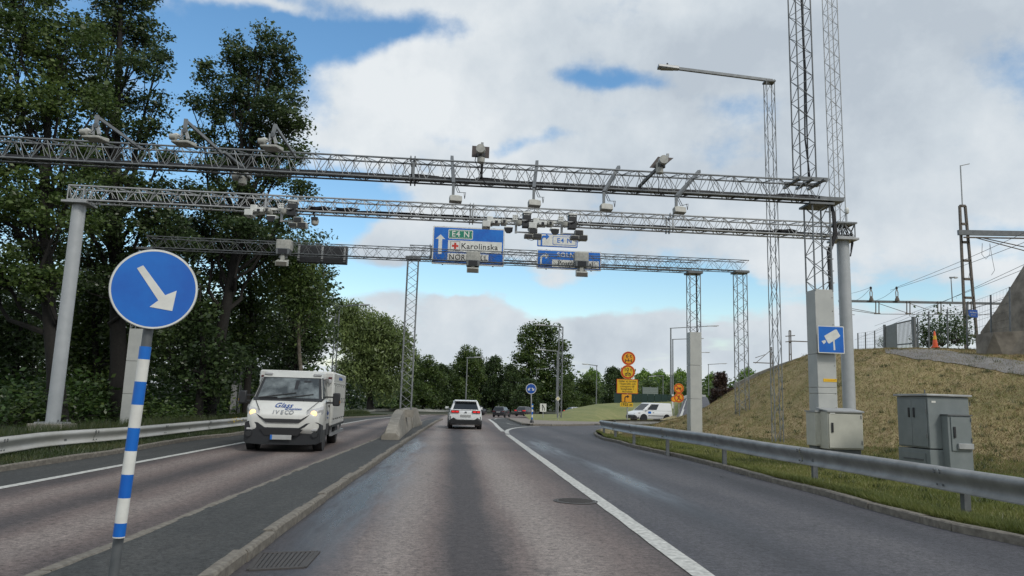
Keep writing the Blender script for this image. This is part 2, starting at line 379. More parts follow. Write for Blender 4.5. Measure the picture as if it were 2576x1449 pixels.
# asphalt with wheel tracks that follow the road
HEAD = Vector((-0.0757, 1, 0)).normalized(); SIDE = Vector((HEAD.y, -HEAD.x, 0))
def asphalt(name, base, light, dark, bands, spread=.45, rough=.75, wet=None, seed=0.):
    m = bpy.data.materials.new(name); m.use_nodes = True; t = m.node_tree; p = t.nodes['Principled BSDF']
    A = lambda ty: t.nodes.new(ty)
    def ma(op, a, b=None, c=None, cl=False):
        n = A('ShaderNodeMath'); n.operation = op; n.use_clamp = cl
        for i, v in enumerate((a, b, c)):
            if v is None: continue
            if isinstance(v, (int, float)): n.inputs[i].default_value = v
            else: t.links.new(v, n.inputs[i])
        return n.outputs[0]
    def noise(scale, vec, det=6, ro=.6):
        n = A('ShaderNodeTexNoise'); n.inputs['Scale'].default_value = scale; n.inputs['Detail'].default_value = det; n.inputs['Roughness'].default_value = ro
        t.links.new(vec, n.inputs['Vector']); return n.outputs[0]
    tcn = A('ShaderNodeTexCoord'); pos = tcn.outputs['Object']
    d = A('ShaderNodeVectorMath'); d.operation = 'DOT_PRODUCT'; t.links.new(pos, d.inputs[0]); d.inputs[1].default_value = SIDE
    d2 = A('ShaderNodeVectorMath'); d2.operation = 'DOT_PRODUCT'; t.links.new(pos, d2.inputs[0]); d2.inputs[1].default_value = HEAD
    u = d.outputs['Value']; v = d2.outputs['Value']
    lc = A('ShaderNodeCombineXYZ'); t.links.new(u, lc.inputs[0]); t.links.new(ma('MULTIPLY', v, .12), lc.inputs[1]); lc.inputs[2].default_value = seed
    long = noise(1.6, lc.outputs[0], 7, .65); big = noise(.35, pos, 4)
    uw = ma('ADD', u, ma('MULTIPLY_ADD', long, .5, -.25))
    acc = None
    for c, w, amp in bands:
        g = ma('MULTIPLY', ma('EXPONENT', ma('MULTIPLY', ma('POWER', ma('ABSOLUTE', ma('DIVIDE', ma('SUBTRACT', uw, c), w)), 2.0), -1.0)), amp)
        acc = g if acc is None else ma('ADD', acc, g)
    f = ma('ADD', ma('MULTIPLY_ADD', long, spread, .5-spread*.5), ma('MULTIPLY_ADD', big, .5, -.25))
    if acc is not None: f = ma('ADD', f, acc)
    r = A('ShaderNodeValToRGB'); t.links.new(f, r.inputs[0]); e = r.color_ramp.elements
    e[0].position = .1; e[1].position = .9; e[0].color = (*dark, 1); e[1].color = (*light, 1); x = e.new(.5); x.color = (*base, 1)
    sp = noise(60, pos, 4, .85); vor = A('ShaderNodeTexVoronoi'); vor.inputs['Scale'].default_value = 55; t.links.new(pos, vor.inputs['Vector'])
    sp2 = noise(19, pos, 3, .9); sp3 = noise(9, pos, 2, .8)
    spk = ma('ADD', ma('ADD', ma('MULTIPLY_ADD', sp, 3.0, -1.0), ma('ADD', ma('MULTIPLY_ADD', sp2, 3.2, -1.6), ma('MULTIPLY_ADD', sp3, 1.6, -.8))), ma('MULTIPLY', ma('GREATER_THAN', noise(130, pos, 2), .66), .9))
    mxn = A('ShaderNodeMix'); mxn.data_type = 'RGBA'; mxn.blend_type = 'MULTIPLY'; mxn.inputs[0].default_value = .9
    t.links.new(r.outputs[0], mxn.inputs[6])
    cc = A('ShaderNodeCombineXYZ')
    for i in range(3): t.links.new(ma('ADD', spk, .5), cc.inputs[i])
    t.links.new(cc.outputs[0], mxn.inputs[7])
    # tarred cracks
    cw = A('ShaderNodeVectorMath'); cw.operation = 'MULTIPLY_ADD'
    nn_ = A('ShaderNodeTexNoise'); nn_.inputs['Scale'].default_value = 1.2; t.links.new(pos, nn_.inputs['Vector'])
    t.links.new(nn_.outputs['Color'], cw.inputs[0]); cw.inputs[1].default_value = (1.2, 1.2, 0); t.links.new(pos, cw.inputs[2])
    vc = A('ShaderNodeTexVoronoi'); vc.feature = 'DISTANCE_TO_EDGE'; vc.inputs['Scale'].default_value = .23; t.links.new(cw.outputs[0], vc.inputs['Vector'])
    crack = ma('MULTIPLY', ma('LESS_THAN', vc.outputs['Distance'], .003), ma('GREATER_THAN', big, .5))
    m2 = A('ShaderNodeMix'); m2.data_type = 'RGBA'; t.links.new(ma('MULTIPLY', crack, .3), m2.inputs[0]); t.links.new(mxn.outputs[2], m2.inputs[6]); m2.inputs[7].default_value = (.02, .02, .022, 1)
    t.links.new(m2.outputs[2], p.inputs['Base Color'])
    if wet:
        wsum = None
        for (wx, wy, wr, wl) in wet:
            q = ma('ADD', ma('POWER', ma('ABSOLUTE', ma('DIVIDE', ma('SUBTRACT', uw, wx), wr)), 2.0), ma('POWER', ma('ABSOLUTE', ma('DIVIDE', ma('SUBTRACT', v, wy), wl)), 2.0))
            g = ma('EXPONENT', ma('MULTIPLY', q, -1.0)); wsum = g if wsum is None else ma('ADD', wsum, g)
        wf = ma('MULTIPLY', wsum, ma('MULTIPLY_ADD', noise(2.2, lc.outputs[0], 6), 3.4, -1.0, True), None, True)
        t.links.new(ma('MULTIPLY_ADD', wf, -.5, rough), p.inputs['Roughness'])
        dk = A('ShaderNodeMix'); dk.data_type = 'RGBA'; t.links.new(ma('MULTIPLY', wf, .55), dk.inputs[0]); t.links.new(m2.outputs[2], dk.inputs[6]); dk.inputs[7].default_value = (.030, .045, .070, 1)  # wet asphalt darkens; its bluish reflection is tinted into the colour as well
        t.links.new(dk.outputs[2], p.inputs['Base Color'])
    else: p.inputs['Roughness'].default_value = rough
    bn = A('ShaderNodeBump'); bn.inputs['Strength'].default_value = .55; bn.inputs['Distance'].default_value = .006
    t.links.new(sp, bn.inputs['Height']); t.links.new(bn.outputs[0], p.inputs['Normal']); return m
def uof(px, py): return gp(px, py).dot(SIDE)
ku = uof(612, 1407)+.05; lu = uof(1765, 1449)
cu_ = (ku+lu)/2
bands = [(cu_, .36, -.5), (cu_-.85, .40, .42), (cu_+.85, .40, .42), (ku+.1, .6, -.6), (lu, .35, -.3)]
lw = uof(306, 1170); lm = uof(306, 1365)
lc_ = (lw+lm)/2
bands += [(lc_, .4, -.36), (lc_-.85, .38, .22), (lc_+.85, .35, .22), (lm-.1, .3, -.3), (lw+.2, .4, -.35)]
road_main = asphalt('worn reddish asphalt', (.140, .110, .100), (.222, .190, .172), (.052, .045, .046), bands, .4, .72,
                    wet=[(ku+.40, 10, .50, 5), (ku+.55, 16, .55, 6), (ku+.5, 24, .5, 6)])
road_exit = asphalt('dark blue grey asphalt', (.060, .059, .067), (.098, .094, .098), (.034, .035, .041), [(lu+1.2, .35, -.25), (lu+2.6, .4, .16), (lu+.5, .3, .1), (lu+3.5, .4, -.25)], .8, .7,
                    wet=[(lu+1.3, 15, .35, 4), (lu+.9, 25, .5, 5)], seed=3.)
road_median = asphalt('black median asphalt', (.040, .042, .041), (.075, .073, .068), (.022, .023, .023), [], .8, .8, seed=7.)

def catmull(P, n=6):
    P = [Vector(p) for p in P]; out = []
    for i in range(len(P)-1):
        a = P[max(i-1, 0)]; b = P[i]; c = P[i+1]; d = P[min(i+2, len(P)-1)]
        for k in range(n):
            t = k/n; out.append(.5*((2*b)+(c-a)*t+(2*a-5*b+4*c-d)*t*t+(3*b-a-3*c+d)*t**3))
    out.append(P[-1]); return out
def resample(P, step):
    P = [Vector(p) for p in P]; ds = [0]
    for a, b in zip(P, P[1:]): ds.append(ds[-1]+(b-a).length)
    n = max(1, round(ds[-1]/step)); out = []; j = 0
    for i in range(n+1):
        s = ds[-1]*i/n
        while j < len(P)-2 and ds[j+1] < s: j += 1
        t = (s-ds[j])/max(1e-9, ds[j+1]-ds[j]); out.append(P[j].lerp(P[j+1], min(1, t)))
    return out
def offs(P, d):
    out = []
    for i, p in enumerate(P):
        t = (P[min(i+1, len(P)-1)]-P[max(i-1, 0)]); t.z = 0; t.normalize(); out.append(p+Vector((t.y, -t.x, 0))*d)
    return out
def back(P, l):    # extend a polyline backwards along its first segment
    d = (P[0]-P[1]).normalized(); return [P[0]+d*l]+list(P)
# ------------------------------------------------------------------ the ground
def struct(o): o['kind'] = 'structure'; return o
def sheet(name, pts, z, m, kind='structure'):
    mb = MB(); mb.add([(p[0], p[1], z) for p in pts], [tuple(range(len(pts)))])
    me = mb.mesh(name, m); bm = bmesh.new(); bm.from_mesh(me); bmesh.ops.triangulate(bm, faces=bm.faces, ngon_method='EAR_CLIP')
    for cut in (50, 78, 108): bmesh.ops.bisect_plane(bm, geom=bm.verts[:]+bm.edges[:]+bm.faces[:], plane_co=(0, cut, 0), plane_no=(0, 1, 0))
    for v in bm.verts: v.co.z += gz(v.co.y)
    for f in bm.faces:
        if f.normal.z < 0: f.normal_flip()
    bm.to_mesh(me); bm.free(); o = link(bpy.data.objects.new(name, me)); o['kind'] = kind; return o
sheet('ground', [(-900, -300), (900, -300), (900, 1500), (-900, 1500)], -.14, soil)
sheet('road', [(-22, -25), (14, -25), (14, 30), (60, 60), (90, 165), (-60, 165)], 0, road_main)

KZ = .11
left_kerb = back(catmull([gp(*p, KZ) for p in [(0,1172),(69,1162),(310,1128),(398,1113),(497,1098),(612,1086)]]
            + [gp(*p, KZ) for p in [(740,1066),(867,1049),(960,1044.5),(1050,1043),(1130,1042.5),(1212,1041.5),(1297,1041),(1384,1043.5),(1445,1045)]], 6), 22)
end = left_kerb[-1]
verge = [Vector((p.x, p.y, 0)) for p in offs(left_kerb, -.07)]
sheet('left_verge', [(-500, -30)]+[(p.x, p.y) for p in verge]+[(end.x+6, end.y+10), (end.x+60, 172), (300, 180), (700, 900), (-500, 900)], KZ-.02, soil)

def left_wl(z): return back([gp(*p, z) for p in [(0,1227),(306,1170),(612,1113),(865,1066),(977,1050),(1039,1045),(1111,1042.6)]], 14)
def line_strip(name, P, w, z, m=paint_w, n=8, jitter=.006):
    P = resample(catmull(P, n), .5)
    l = offs(P, -w/2); r = offs(P, w/2)
    for q in (l, r):
        for p in q: p.x += rnd.uniform(-jitter, jitter); p.z = z+gz(p.y)
    o = MB().strip(l, r).build(name, m); o['kind'] = 'structure'; return o
line_strip('left_edge_line', left_wl(.008), .17, .008)
sl = [p for p in left_wl(.004)]
sheet('left_shoulder', [(p.x, p.y) for p in resample(catmull(sl, 6), 1)]+[(p.x, p.y) for p in reversed(resample(left_kerb[:-18], 1.0))], .004, road_median)
main_line = back([gp(*p, .008) for p in [(1772,1449),(1632,1348),(1496,1250),(1360,1153),(1277,1093)]], 8)
line_strip('lane_line', main_line, .215, .008)
line_strip('exit_line', [gp(*p, .012) for p in [(1277,1091),(1274.5,1086),(1280,1080.5),(1297,1076.5),(1325,1073.7),(1358,1073)]], .2, .012)
line_strip('nose_line', [gp(*p, .008) for p in [(1230,1054.4),(1248,1069),(1266,1085.5)]], .22, .008)
line_strip('island_line', [gp(*p, .008) for p in [(1243,1054.7),(1256,1052.6),(1269.5,1051.6)]], .15, .008)
line_strip('worn_line', [gp(*p, .008) for p in [(1251,1063),(1272,1064),(1284,1067),(1304,1069.6)]], .06, .008)
line_strip('far_line', [gp(*p, .008) for p in [(1255,1048.6),(1300,1049),(1350,1049.5)]], .1, .008)

# exit road: from the lane line to the kerb and round the nose behind the hill
rk_px = [(1500,1086),(1506,1093),(1528,1101.5),(1562,1108),(1596,1117.5),(1660,1131),(1725,1144),(1850,1174),(1943,1198),(2096,1234),(2233,1272),(2455,1324),(2576,1347)]
rk = [gp(*p, KZ) for p in rk_px]; rk.reverse()
rk_near = back(rk, 12)
back_nose = [gp(*p, KZ) for p in [(1500,1086),(1503,1080),(1530,1076),(1600,1072.5),(1650,1069)]]
right_kerb = catmull(rk_near, 5)
nose_kerb = catmull(back_nose, 4)
ll = [gp(*p, .004) for p in [(1772,1449),(1496,1250),(1360,1153),(1277,1093),(1274.5,1086),(1280,1080.5),(1297,1076.5),(1325,1073.7),(1358,1071),(1397,1068)]]
ll = back(ll, 8)
ex = [(p.x, p.y) for p in ll]+[(gp(1511,1064).x, gp(1511,1064).y), (gp(1700,1063).x, gp(1700,1063).y), (30, 50), (14, 20)]+[(9.5, 5), (9.5, -10)]
sheet('exit_road', ex, .004, road_exit)
# triangle of grey asphalt between the lines
sheet('gore_area', [tuple(gp(*p)[:2]) for p in [(1230,1054.4),(1266,1085.5),(1276,1084),(1290,1077),(1330,1073),(1400,1068),(1317,1066),(1275,1051.5)]], .004, road_median)

# median with its two kerbs
ml = back([gp(*p, KZ) for p in [(77,1449),(306,1365),(421,1312),(574,1250),(651,1212),(863,1135),(941,1103),(1048,1064),(1085,1053)]], 7)
mr = back([gp(*p, KZ) for p in [(478,1449),(574,1379),(700,1296),(863,1201),(890,1182),(1042,1088),(1110,1052.5)]], 7)
def smooth(P):
    Q = resample(P, 1.5)
    for _ in range(10): Q = [Q[0]]+[(a+b*2+c)/4 for a, b, c in zip(Q, Q[1:], Q[2:])]+[Q[-1]]
    return Q
mlc = smooth(ml); mrc = smooth(mr)
sheet('median', [(p.x, p.y) for p in offs(mlc, .08)]+[(p.x, p.y) for p in reversed(offs(mrc, .05))], KZ-.006, road_median)

# kerbstones, each a stone of its own
def stone_mesh(seed, w, h):
    r = random.Random(seed); bm = bmesh.new(); bmesh.ops.create_cube(bm, size=1)
    for v in bm.verts: v.co = Vector((v.co.x*w, v.co.y*.985, v.co.z*h-h/2))
    bmesh.ops.subdivide_edges(bm, edges=[e for e in bm.edges if abs(e.verts[0].co.y-e.verts[1].co.y) > .5], cuts=3)
    top = [e for e in bm.edges if all(abs(v.co.z) < 1e-6 for v in e.verts) and abs(e.verts[0].co.y-e.verts[1].co.y) > .01]
    bmesh.ops.bevel(bm, geom=top, offset=.018, segments=1, affect='EDGES')
    for v in bm.verts:
        if v.co.z > -h*.8: v.co += Vector((r.uniform(-.006, .006), 0, r.uniform(-.005, .003)))
    me = bpy.data.meshes.new('kerbstone'); bm.to_mesh(me); bm.free(); me.materials.append(granite); return me
SM = {w: [stone_mesh(i*7+3, w, .2) for i in range(5)] for w in (.13, .2)}
def kerb(name, P, side, length, w=.13, z=KZ, limit=150):
    root = bpy.data.objects.new(name, None); link(root); root['kind'] = 'structure'
    P = [Vector((p.x, p.y, z)) for p in P]; P = offs(P, side*w/2); Q = resample(P, length)
    for q_ in Q: q_.z += gz(q_.y)
    for i, (a, b) in enumerate(zip(Q, Q[1:])):
        m = (a+b)/2
        if m.y < -1.5 or m.y > limit: continue
        d = b-a; o = bpy.data.objects.new('kerbstone', rnd.choice(SM[w])); link(o); o.parent = root
        o.location = m+Vector((rnd.uniform(-.008, .008), 0, rnd.uniform(-.008, .006)))
        o.rotation_euler = (math.atan2(d.z, math.hypot(d.x, d.y)), 0, math.atan2(-d.x, d.y)+rnd.uniform(-.003, .003)); o.scale = (1, d.length, 1)
    return root
kerb('left_kerb', left_kerb, -1, 1.15)
kerb('median_left_kerb', mlc, 1, .9)
kerb('median_right_kerb', mrc, 1, 1.0)
kerb('right_kerb', right_kerb, -1, 1.3)
kerb('nose_kerb', [p for p in nose_kerb], 1, .9)
isl_front = [gp(*p, .12) for p in [(1281,1051.6),(1300,1058),(1320,1064.5),(1345,1066),(1397,1067),(1450,1066.5),(1511,1065.5),(1600,1065),(1690,1063.5)]]
isl_back = [gp(*p, .12) for p in [(1690,1056.5),(1600,1056),(1500,1056),(1400,1055.5),(1340,1053.5),(1300,1052)]]
icf = catmull(isl_front, 5)
sheet('traffic_island', [(p.x, p.y) for p in icf]+[(p.x, p.y) for p in isl_back], .115, paving)
kerb('island_kerb', icf, 1, 1.3, .2, .125)

# ------------------------------------------------------------------ the hill on the right and the mound beyond the island
def interp(tab, x):
    for (a, b) in zip(tab, tab[1:]):
        if x <= b[0]:
            t = max(0, (x-a[0])/(b[0]-a[0])); return [u+(v-u)*t for u, v in zip(a[1:], b[1:])]
    return list(tab[-1][1:])
crest = [(1500,1081,36.5),(1560,1075,38),(1600,1072,39.5),(1644,1068,41.5),(1690,1055,41),(1732,1043,40.5),(1772,1027,40),(1853,976,40),(1883,959,40),(1943,930,38.5),(1990,910,38),(2049,886,36),(2096,882,35),(2156,880,34),(2233,877,33),(2300,877,32),(2455,880,30),(2576,888,28),(2800,895,25),(3300,905,21)]
foot = [(p[0], p[1]) for p in rk_px]+[(2800,1398),(3300,1500)]
ftab = sorted(foot)
NR = 34; cols = list(range(1500, 2600, 11))+list(range(2600, 3301, 40)); grid = []
from mathutils import noise as mnoise
for px in cols:
    fy = interp(ftab, px)[0]; a = gp(px, fy, KZ-.01)
    if px <= 1512: a = gp(1500+(px-1500), 1086+(px-1500)*.4, KZ-.01)
    cy, cd = interp(crest, px); cd = max(cd, a.y+1.0); b = at(px, cy, cd); colv = []
    L_ = (b-a).length; flat = min(.46, 9.2/max(L_, 1))
    for j in range(NR):
        t = j/(NR-1)
        if t < flat: z = a.z+.28*(t/flat)*min(1, (b.z-a.z)); p = a.lerp(b, t); p.z = z
        else:
            s = (t-flat)/(1-flat); zf = a.z+.28*min(1, (b.z-a.z)); p = a.lerp(b, t); g = s*(1.18-.18*s) if b.z > .5 else s
            p.z = zf+(b.z-zf)*(g*.25+.75*(3*s*s-2*s*s*s)**.85); p.z += mnoise.noise(Vector((p.x*.45, p.y*.45, 0)))*.16*math.sin(math.pi*min(1, s))*min(1, b.z) + mnoise.noise(Vector((p.x*1.9, p.y*1.9, 4)))*.055*min(1, b.z)
        colv.append(p)
    if b.y < a.y+1: b = at(px, cy, a.y+1)
    d = Vector((b.x, b.y, 0)).normalized()
    for ext, dzz in ((1.2, -.02), (4, -.15), (12, -.35), (40, -.9), (120, -2.0)):
        ef = min(1, max(.02, (b.z-.35)/1.5)); q = b+d*ext*ef; q.z = b.z+dzz*min(1, b.z/3.)*ef-(.12 if ef < .5 else 0)*min(1, ext); colv.append(q)
    grid.append(colv)
H = MB(); nr = len(grid[0]); H.v = [tuple(p) for c in grid for p in c]
for i in range(len(grid)-1):
    for j in range(nr-1): H.f.append([i*nr+j, (i+1)*nr+j, (i+1)*nr+j+1, i*nr+j+1]); H.mi.append(0)
hill = struct(H.build('hill', hillg, smooth=True))
hbvh = BVHTree.FromPolygons([Vector(v) for v in H.v], H.f)
def hz(x, y, default=.1):
    r = hbvh.ray_cast(Vector((x, y, 40)), Vector((0, 0, -1)))
    return r[0].z if r[0] is not None else default
def hhit(px, py):
    r = hbvh.ray_cast(EYE, ray(px, py)); return r[0]
# gravel track on top of the hill
up = [(2226,879.3),(2322,878.3),(2384,883),(2450,893),(2576,910),(2760,935)]; lo = [(2229,888),(2280,900),(2408,915),(2493,931),(2576,947),(2760,980)]
G = MB(); gc = []
for i in range(40):
    t = i/39; c = []
    x1 = 2226+t*534; yu = interp(up, x1)[0]; x2 = 2229+t*531; yl = interp(lo, x2)[0]+rnd.uniform(-2.0, 2.0)
    for j in range(9):
        s = j/8; h = hhit(x1+(x2-x1)*s, yu+.8+(yl-yu)*s)
        if h is None: break
        c.append(h+Vector((0, 0, .02+.015*rnd.random())))
    if len(c) == 9: gc.append(c)
G.v = [tuple(p) for c in gc for p in c]
for i in range(len(gc)-1):
    for j in range(8): G.f.append([i*9+j, (i+1)*9+j, (i+1)*9+j+1, i*9+j+1]); G.mi.append(0)
struct(G.build('gravel_track', gravelg, smooth=True))

mt = [(1330,1053.5,70,1053,71),(1348,1056,66,1052,76),(1405,1056,66,1041,80),(1437,1056,66,1028,85),(1500,1056,68,1016.5,92),(1555,1056.5,78,1013,98),(1638,1056,79,1009.5,100),(1687,1056,79,1007.5,100),(1712,1056,79,1006,98),(1735,1056,79,1006,98)]
mg = []
for px in range(1330, 1736, 9):
    y0, d0, y1, d1 = interp(mt, px); a = at(px, y0, d0); a.z = .10+gz(a.y); b = at(px, y1, d1); c = []
    for j in range(16):
        t = j/15; p = a.lerp(b, t); p.z = a.z+(b.z-a.z)*(.35*t+.65*math.sin(t*math.pi/2)); p.z += mnoise.noise(Vector((p.x*.2, p.y*.2, 9)))*.10*math.sin(math.pi*t); c.append(p)
    for e_, dzz in ((4, -.1), (14, -1.0), (22, -2.2)): q = b+Vector((0, e_, 0)); q.z = max(-.1, b.z+dzz); c.append(q)
    mg.append(c)
M_ = MB(); n_ = len(mg[0]); M_.v = [tuple(p) for c in mg for p in c]
for i in range(len(mg)-1):
    for j in range(n_-1): M_.f.append([i*n_+j, (i+1)*n_+j, (i+1)*n_+j+1, i*n_+j+1]); M_.mi.append(0)
struct(M_.build('grass_mound', grassg, smooth=True))
mbvh = BVHTree.FromPolygons([Vector(v) for v in M_.v], M_.f)
def mz(x, y):
    r = mbvh.ray_cast(Vector((x, y, 40)), Vector((0, 0, -1))); return r[0].z if r[0] is not None else .1
# the ramp that climbs beyond the mound on the right
rl = [at(1700,1052,60), at(1709,1032,70), at(1716,1016,82), at(1722,1003,98), at(1733,999,115)]
rr = [at(1800,1052,60), at(1790,1032,70), at(1785,1014,82), at(1780,1001,98), at(1775,997.5,115)]
for p in rl+rr: p.z = max(p.z, .1)
struct(MB().strip(rl, rr).build('ramp_road', road_exit))
struct(MB().strip([p+Vector((.25, 0, .02)) for p in rl], [p+Vector((.45, 0, .02)) for p in rl]).build('ramp_line', paint_w))

# ------------------------------------------------------------------ grass and weeds
def tris(P, hgt, wid, lean, rs):
    n = len(P); ang = rs.uniform(0, 2*np.pi, n); h = hgt*rs.uniform(.5, 1.25, n); w = wid*rs.uniform(.6, 1.3, n)
    dx_ = np.cos(ang)*w/2; dy_ = np.sin(ang)*w/2; la = rs.uniform(0, 2*np.pi, n); l = lean*h*rs.uniform(.2, 1.2, n)
    V = np.zeros((n, 3, 3)); V[:, 0] = P; V[:, 1] = P; V[:, 0, 0] -= dx_; V[:, 0, 1] -= dy_; V[:, 1, 0] += dx_; V[:, 1, 1] += dy_
    V[:, 2] = P; V[:, 2, 0] += np.cos(la)*l; V[:, 2, 1] += np.sin(la)*l; V[:, 2, 2] += h; return V
def hill_scatter(n, t0, t1, i0, i1, rs, clump=None):
    out = []; ga = np.array([[tuple(p) for p in c] for c in grid])
    i = rs.uniform(i0, i1, n); j = rs.uniform(t0*(NR-1), t1*(NR-1), n)
    if clump is not None:
        k = np.array([mnoise.noise(Vector((a*.9, b*.9, 2))) for a, b in zip(i, j)]); keep = k > clump; i, j = i[keep], j[keep]
    a = i.astype(int); b = j.astype(int); u = (i-a)[:, None]; v = (j-b)[:, None]
    return ga[a, b]*(1-u)*(1-v)+ga[a+1, b]*u*(1-v)+ga[a, b+1]*(1-u)*v+ga[a+1, b+1]*u*v
i1 = len(cols)-12
gv = [tris(hill_scatter(190000, 0, .42, 0, i1, RNG), .055, .009, .6, RNG), tris(hill_scatter(26000, 0, .02, 0, i1, RNG), .11, .010, .9, RNG)]
o = link(bpy.data.objects.new('verge_grass', np_mesh('verge_grass', np.concatenate(gv), 3, grassm)))
tag(o, 'mown green grass strip between the right kerb and the hill', 'grass', kind='stuff')
gv = [tris(hill_scatter(150000, .3, 1.0, 6, i1, RNG), .055, .016, 1.3, RNG)]
o = link(bpy.data.objects.new('dry_grass', np_mesh('dry_grass', np.concatenate(gv), 3, drym)))
tag(o, 'dry yellow brown grass matting on the hill slope', 'grass', kind='stuff')
gv = [tris(hill_scatter(90000, .3, 1.02, 6, i1, RNG, .12), .06, .014, 1.0, RNG)]
o = link(bpy.data.objects.new('hill_grass', np_mesh('hill_grass', np.concatenate(gv), 3, grassm)))
tag(o, 'green tufts scattered through the dry hill grass', 'grass', kind='stuff')
k_ = hill_scatter(380, .02, 1.0, 2, i1, RNG); C_ = np.repeat(k_, 26, 0)+RNG.normal(size=(len(k_)*26, 3))*np.array([.09, .09, 0])
tag(link(bpy.data.objects.new('grass_tussocks', np_mesh('grass_tussocks', tris(C_, .12, .016, .9, RNG), 3, weedm))), 'darker tussocks and weeds dotted over the hill slope', 'weeds', kind='stuff')
# left verge: weeds under and behind the guardrail
vp = resample(left_kerb, .25); vp = [Vector((p.x, p.y, KZ+gz(p.y)-.02)) for p in vp if 6 < p.y < 75]
def verge_pts(n, d0, d1, rs):
    idx = rs.integers(0, len(vp)-1, n); A_ = np.array([tuple(p) for p in vp]); q = A_[idx]; t = A_[idx+1]-q
    ln = np.hypot(t[:, 0], t[:, 1])[:, None]; t = t/ln; nrm = np.stack([-t[:, 1], t[:, 0], np.zeros(n)], 1)
    return q+t*rs.uniform(0, .25, n)[:, None]+nrm*rs.uniform(d0, d1, n)[:, None]
gv = [tris(verge_pts(70000, .13, 1.9, RNG), .10, .014, .9, RNG), tris(verge_pts(40000, 1.9, 3.4, RNG), .45, .022, .5, RNG)]
o = link(bpy.data.objects.new('roadside_weeds', np_mesh('roadside_weeds', np.concatenate(gv), 3, weedm)))
tag(o, 'rough weeds growing under the left guardrail', 'weeds', kind='stuff')
def leafquads(C, size, rs, flat=.5, asp=.55, droop=0.0):
    n = len(C); a = rs.normal(size=(n, 3)); a[:, 2] = a[:, 2]*flat-droop; a /= np.linalg.norm(a, axis=1)[:, None]
    b = rs.normal(size=(n, 3)); b -= a*(a*b).sum(1)[:, None]; b /= np.linalg.norm(b, axis=1)[:, None]
    s = size*(.45+1.1*rs.random(n)**1.5)[:, None]; a = a*s*.5; b = b*s*.5*asp
    V = np.zeros((n, 4, 3)); V[:, 0] = C-a; V[:, 1] = C+b; V[:, 2] = C+a; V[:, 3] = C-b; return V
fp = verge_pts(26, .4, 1.0, RNG); fp = fp[(fp[:, 1] > 22) & (fp[:, 1] < 32)]
Cc = np.repeat(fp, 30, 0)+RNG.normal(size=(len(fp)*30, 3))*np.array([.10, .10, .06]); Cc[:, 2] += .42
if len(Cc): tag(link(bpy.data.objects.new('yellow_flowers', np_mesh('yellow_flowers', leafquads(Cc, .05, RNG), 4, flowm))), 'yellow wild flowers in the weeds by the left guardrail', 'flowers', kind='stuff')

# ------------------------------------------------------------------ trees
def crown(blobs, rs, cl, lf, size, sig=.34, flat=.5, droop=0.0, hang=False, zmin=.2):
    leaves = []; clumps = []
    for (C, R) in blobs:
        k = max(4, int(cl*R[0]*R[2])); u = rs.normal(size=(k, 3)); u /= np.linalg.norm(u, axis=1)[:, None]
        r = rs.uniform(.15, 1.0, k)**.55; P = np.array(C)+u*r[:, None]*np.array(R); P[:, 2] = np.maximum(P[:, 2], zmin); clumps.append((C, P))
        if hang:
            n = lf; base = np.repeat(P, n, 0); t = np.tile(np.linspace(0, 1, n), k); q = base+rs.normal(size=base.shape)*np.array([sig*.45, sig*.45, .08]); q[:, 2] -= t*rs.uniform(.8, 2.6, k).repeat(n)
            q[:, 2] = np.maximum(q[:, 2], .3); leaves.append(leafquads(q, size, rs, .4, .34, .9))
        else:
            n = (lf*rs.uniform(.35, 1.6, k)).astype(int)+2; base = np.repeat(P, n, 0); s = sig*rs.uniform(.6, 1.3, k).repeat(n)[:, None]
            dv = rs.normal(size=base.shape); dv /= np.linalg.norm(dv, axis=1)[:, None]; dv *= (rs.random(len(base))**.5)[:, None]*1.7; leaves.append(leafquads(base+dv*s*np.array([1, 1, .62]), size, rs, flat, .6, droop))
    return np.concatenate(leaves), clumps
def limbs(base, top, tr, clumps, rs, twigs=.35, n=7, lean=None):
    T = MB(); b = Vector(base); t = Vector(top); sp = []
    for i in range(9):
        s = i/8; p = b.lerp(t, s)+Vector((math.sin(s*5+b.x)*.18, math.cos(s*4+b.y)*.15, 0))*(s*(1.2-s)*3); sp.append(p)
    T.path(sp, [tr*(1.1 if i == 0 else .85)*(1-.9*i/8)+.02 for i in range(9)], 9)
    Bm = MB()
    for C, P in clumps:
        C = Vector(C); h = max(.15, min(.92, ((C.z-b.z)*.62)/(t.z-b.z))); k = h*8; i0 = int(k); s0 = sp[i0].lerp(sp[min(8, i0+1)], k-i0)
        mid = s0.lerp(C, .5)+Vector((rs.normal()*.35, rs.normal()*.35, -.35-.25*rs.random())); r_0 = tr*(1-.8*h)*.42
        m1 = s0.lerp(mid, .5)+Vector((rs.normal()*.15, rs.normal()*.15, .1)); Bm.path([s0, m1, mid, mid.lerp(C, .55)+Vector((0, 0, .15)), C], [r_0, r_0*.8, r_0*.62, r_0*.42, r_0*.2], 6)
        for q in P:
            if rs.random() > twigs: continue
            q = Vector(q); s1 = mid.lerp(C, rs.uniform(.2, .95)); m2 = s1.lerp(q, .5)+Vector((rs.normal()*.15, rs.normal()*.15, rs.normal()*.12))
            Bm.path([s1, m2, q], [r_0*.26, r_0*.16, .008], 4)
    return T, Bm
def pxblobs(lst, Y, rs, thick=.8):
    out = []
    for b in lst:
        px, py, rx, ry = b[:4]; dd = b[4] if len(b) > 4 else 0; c = at(px, py, Y+dd); s = (Y+dd)/FOC
        out.append((tuple(c), (rx*s, max(rx, ry)*s*thick, ry*s)))
    return out
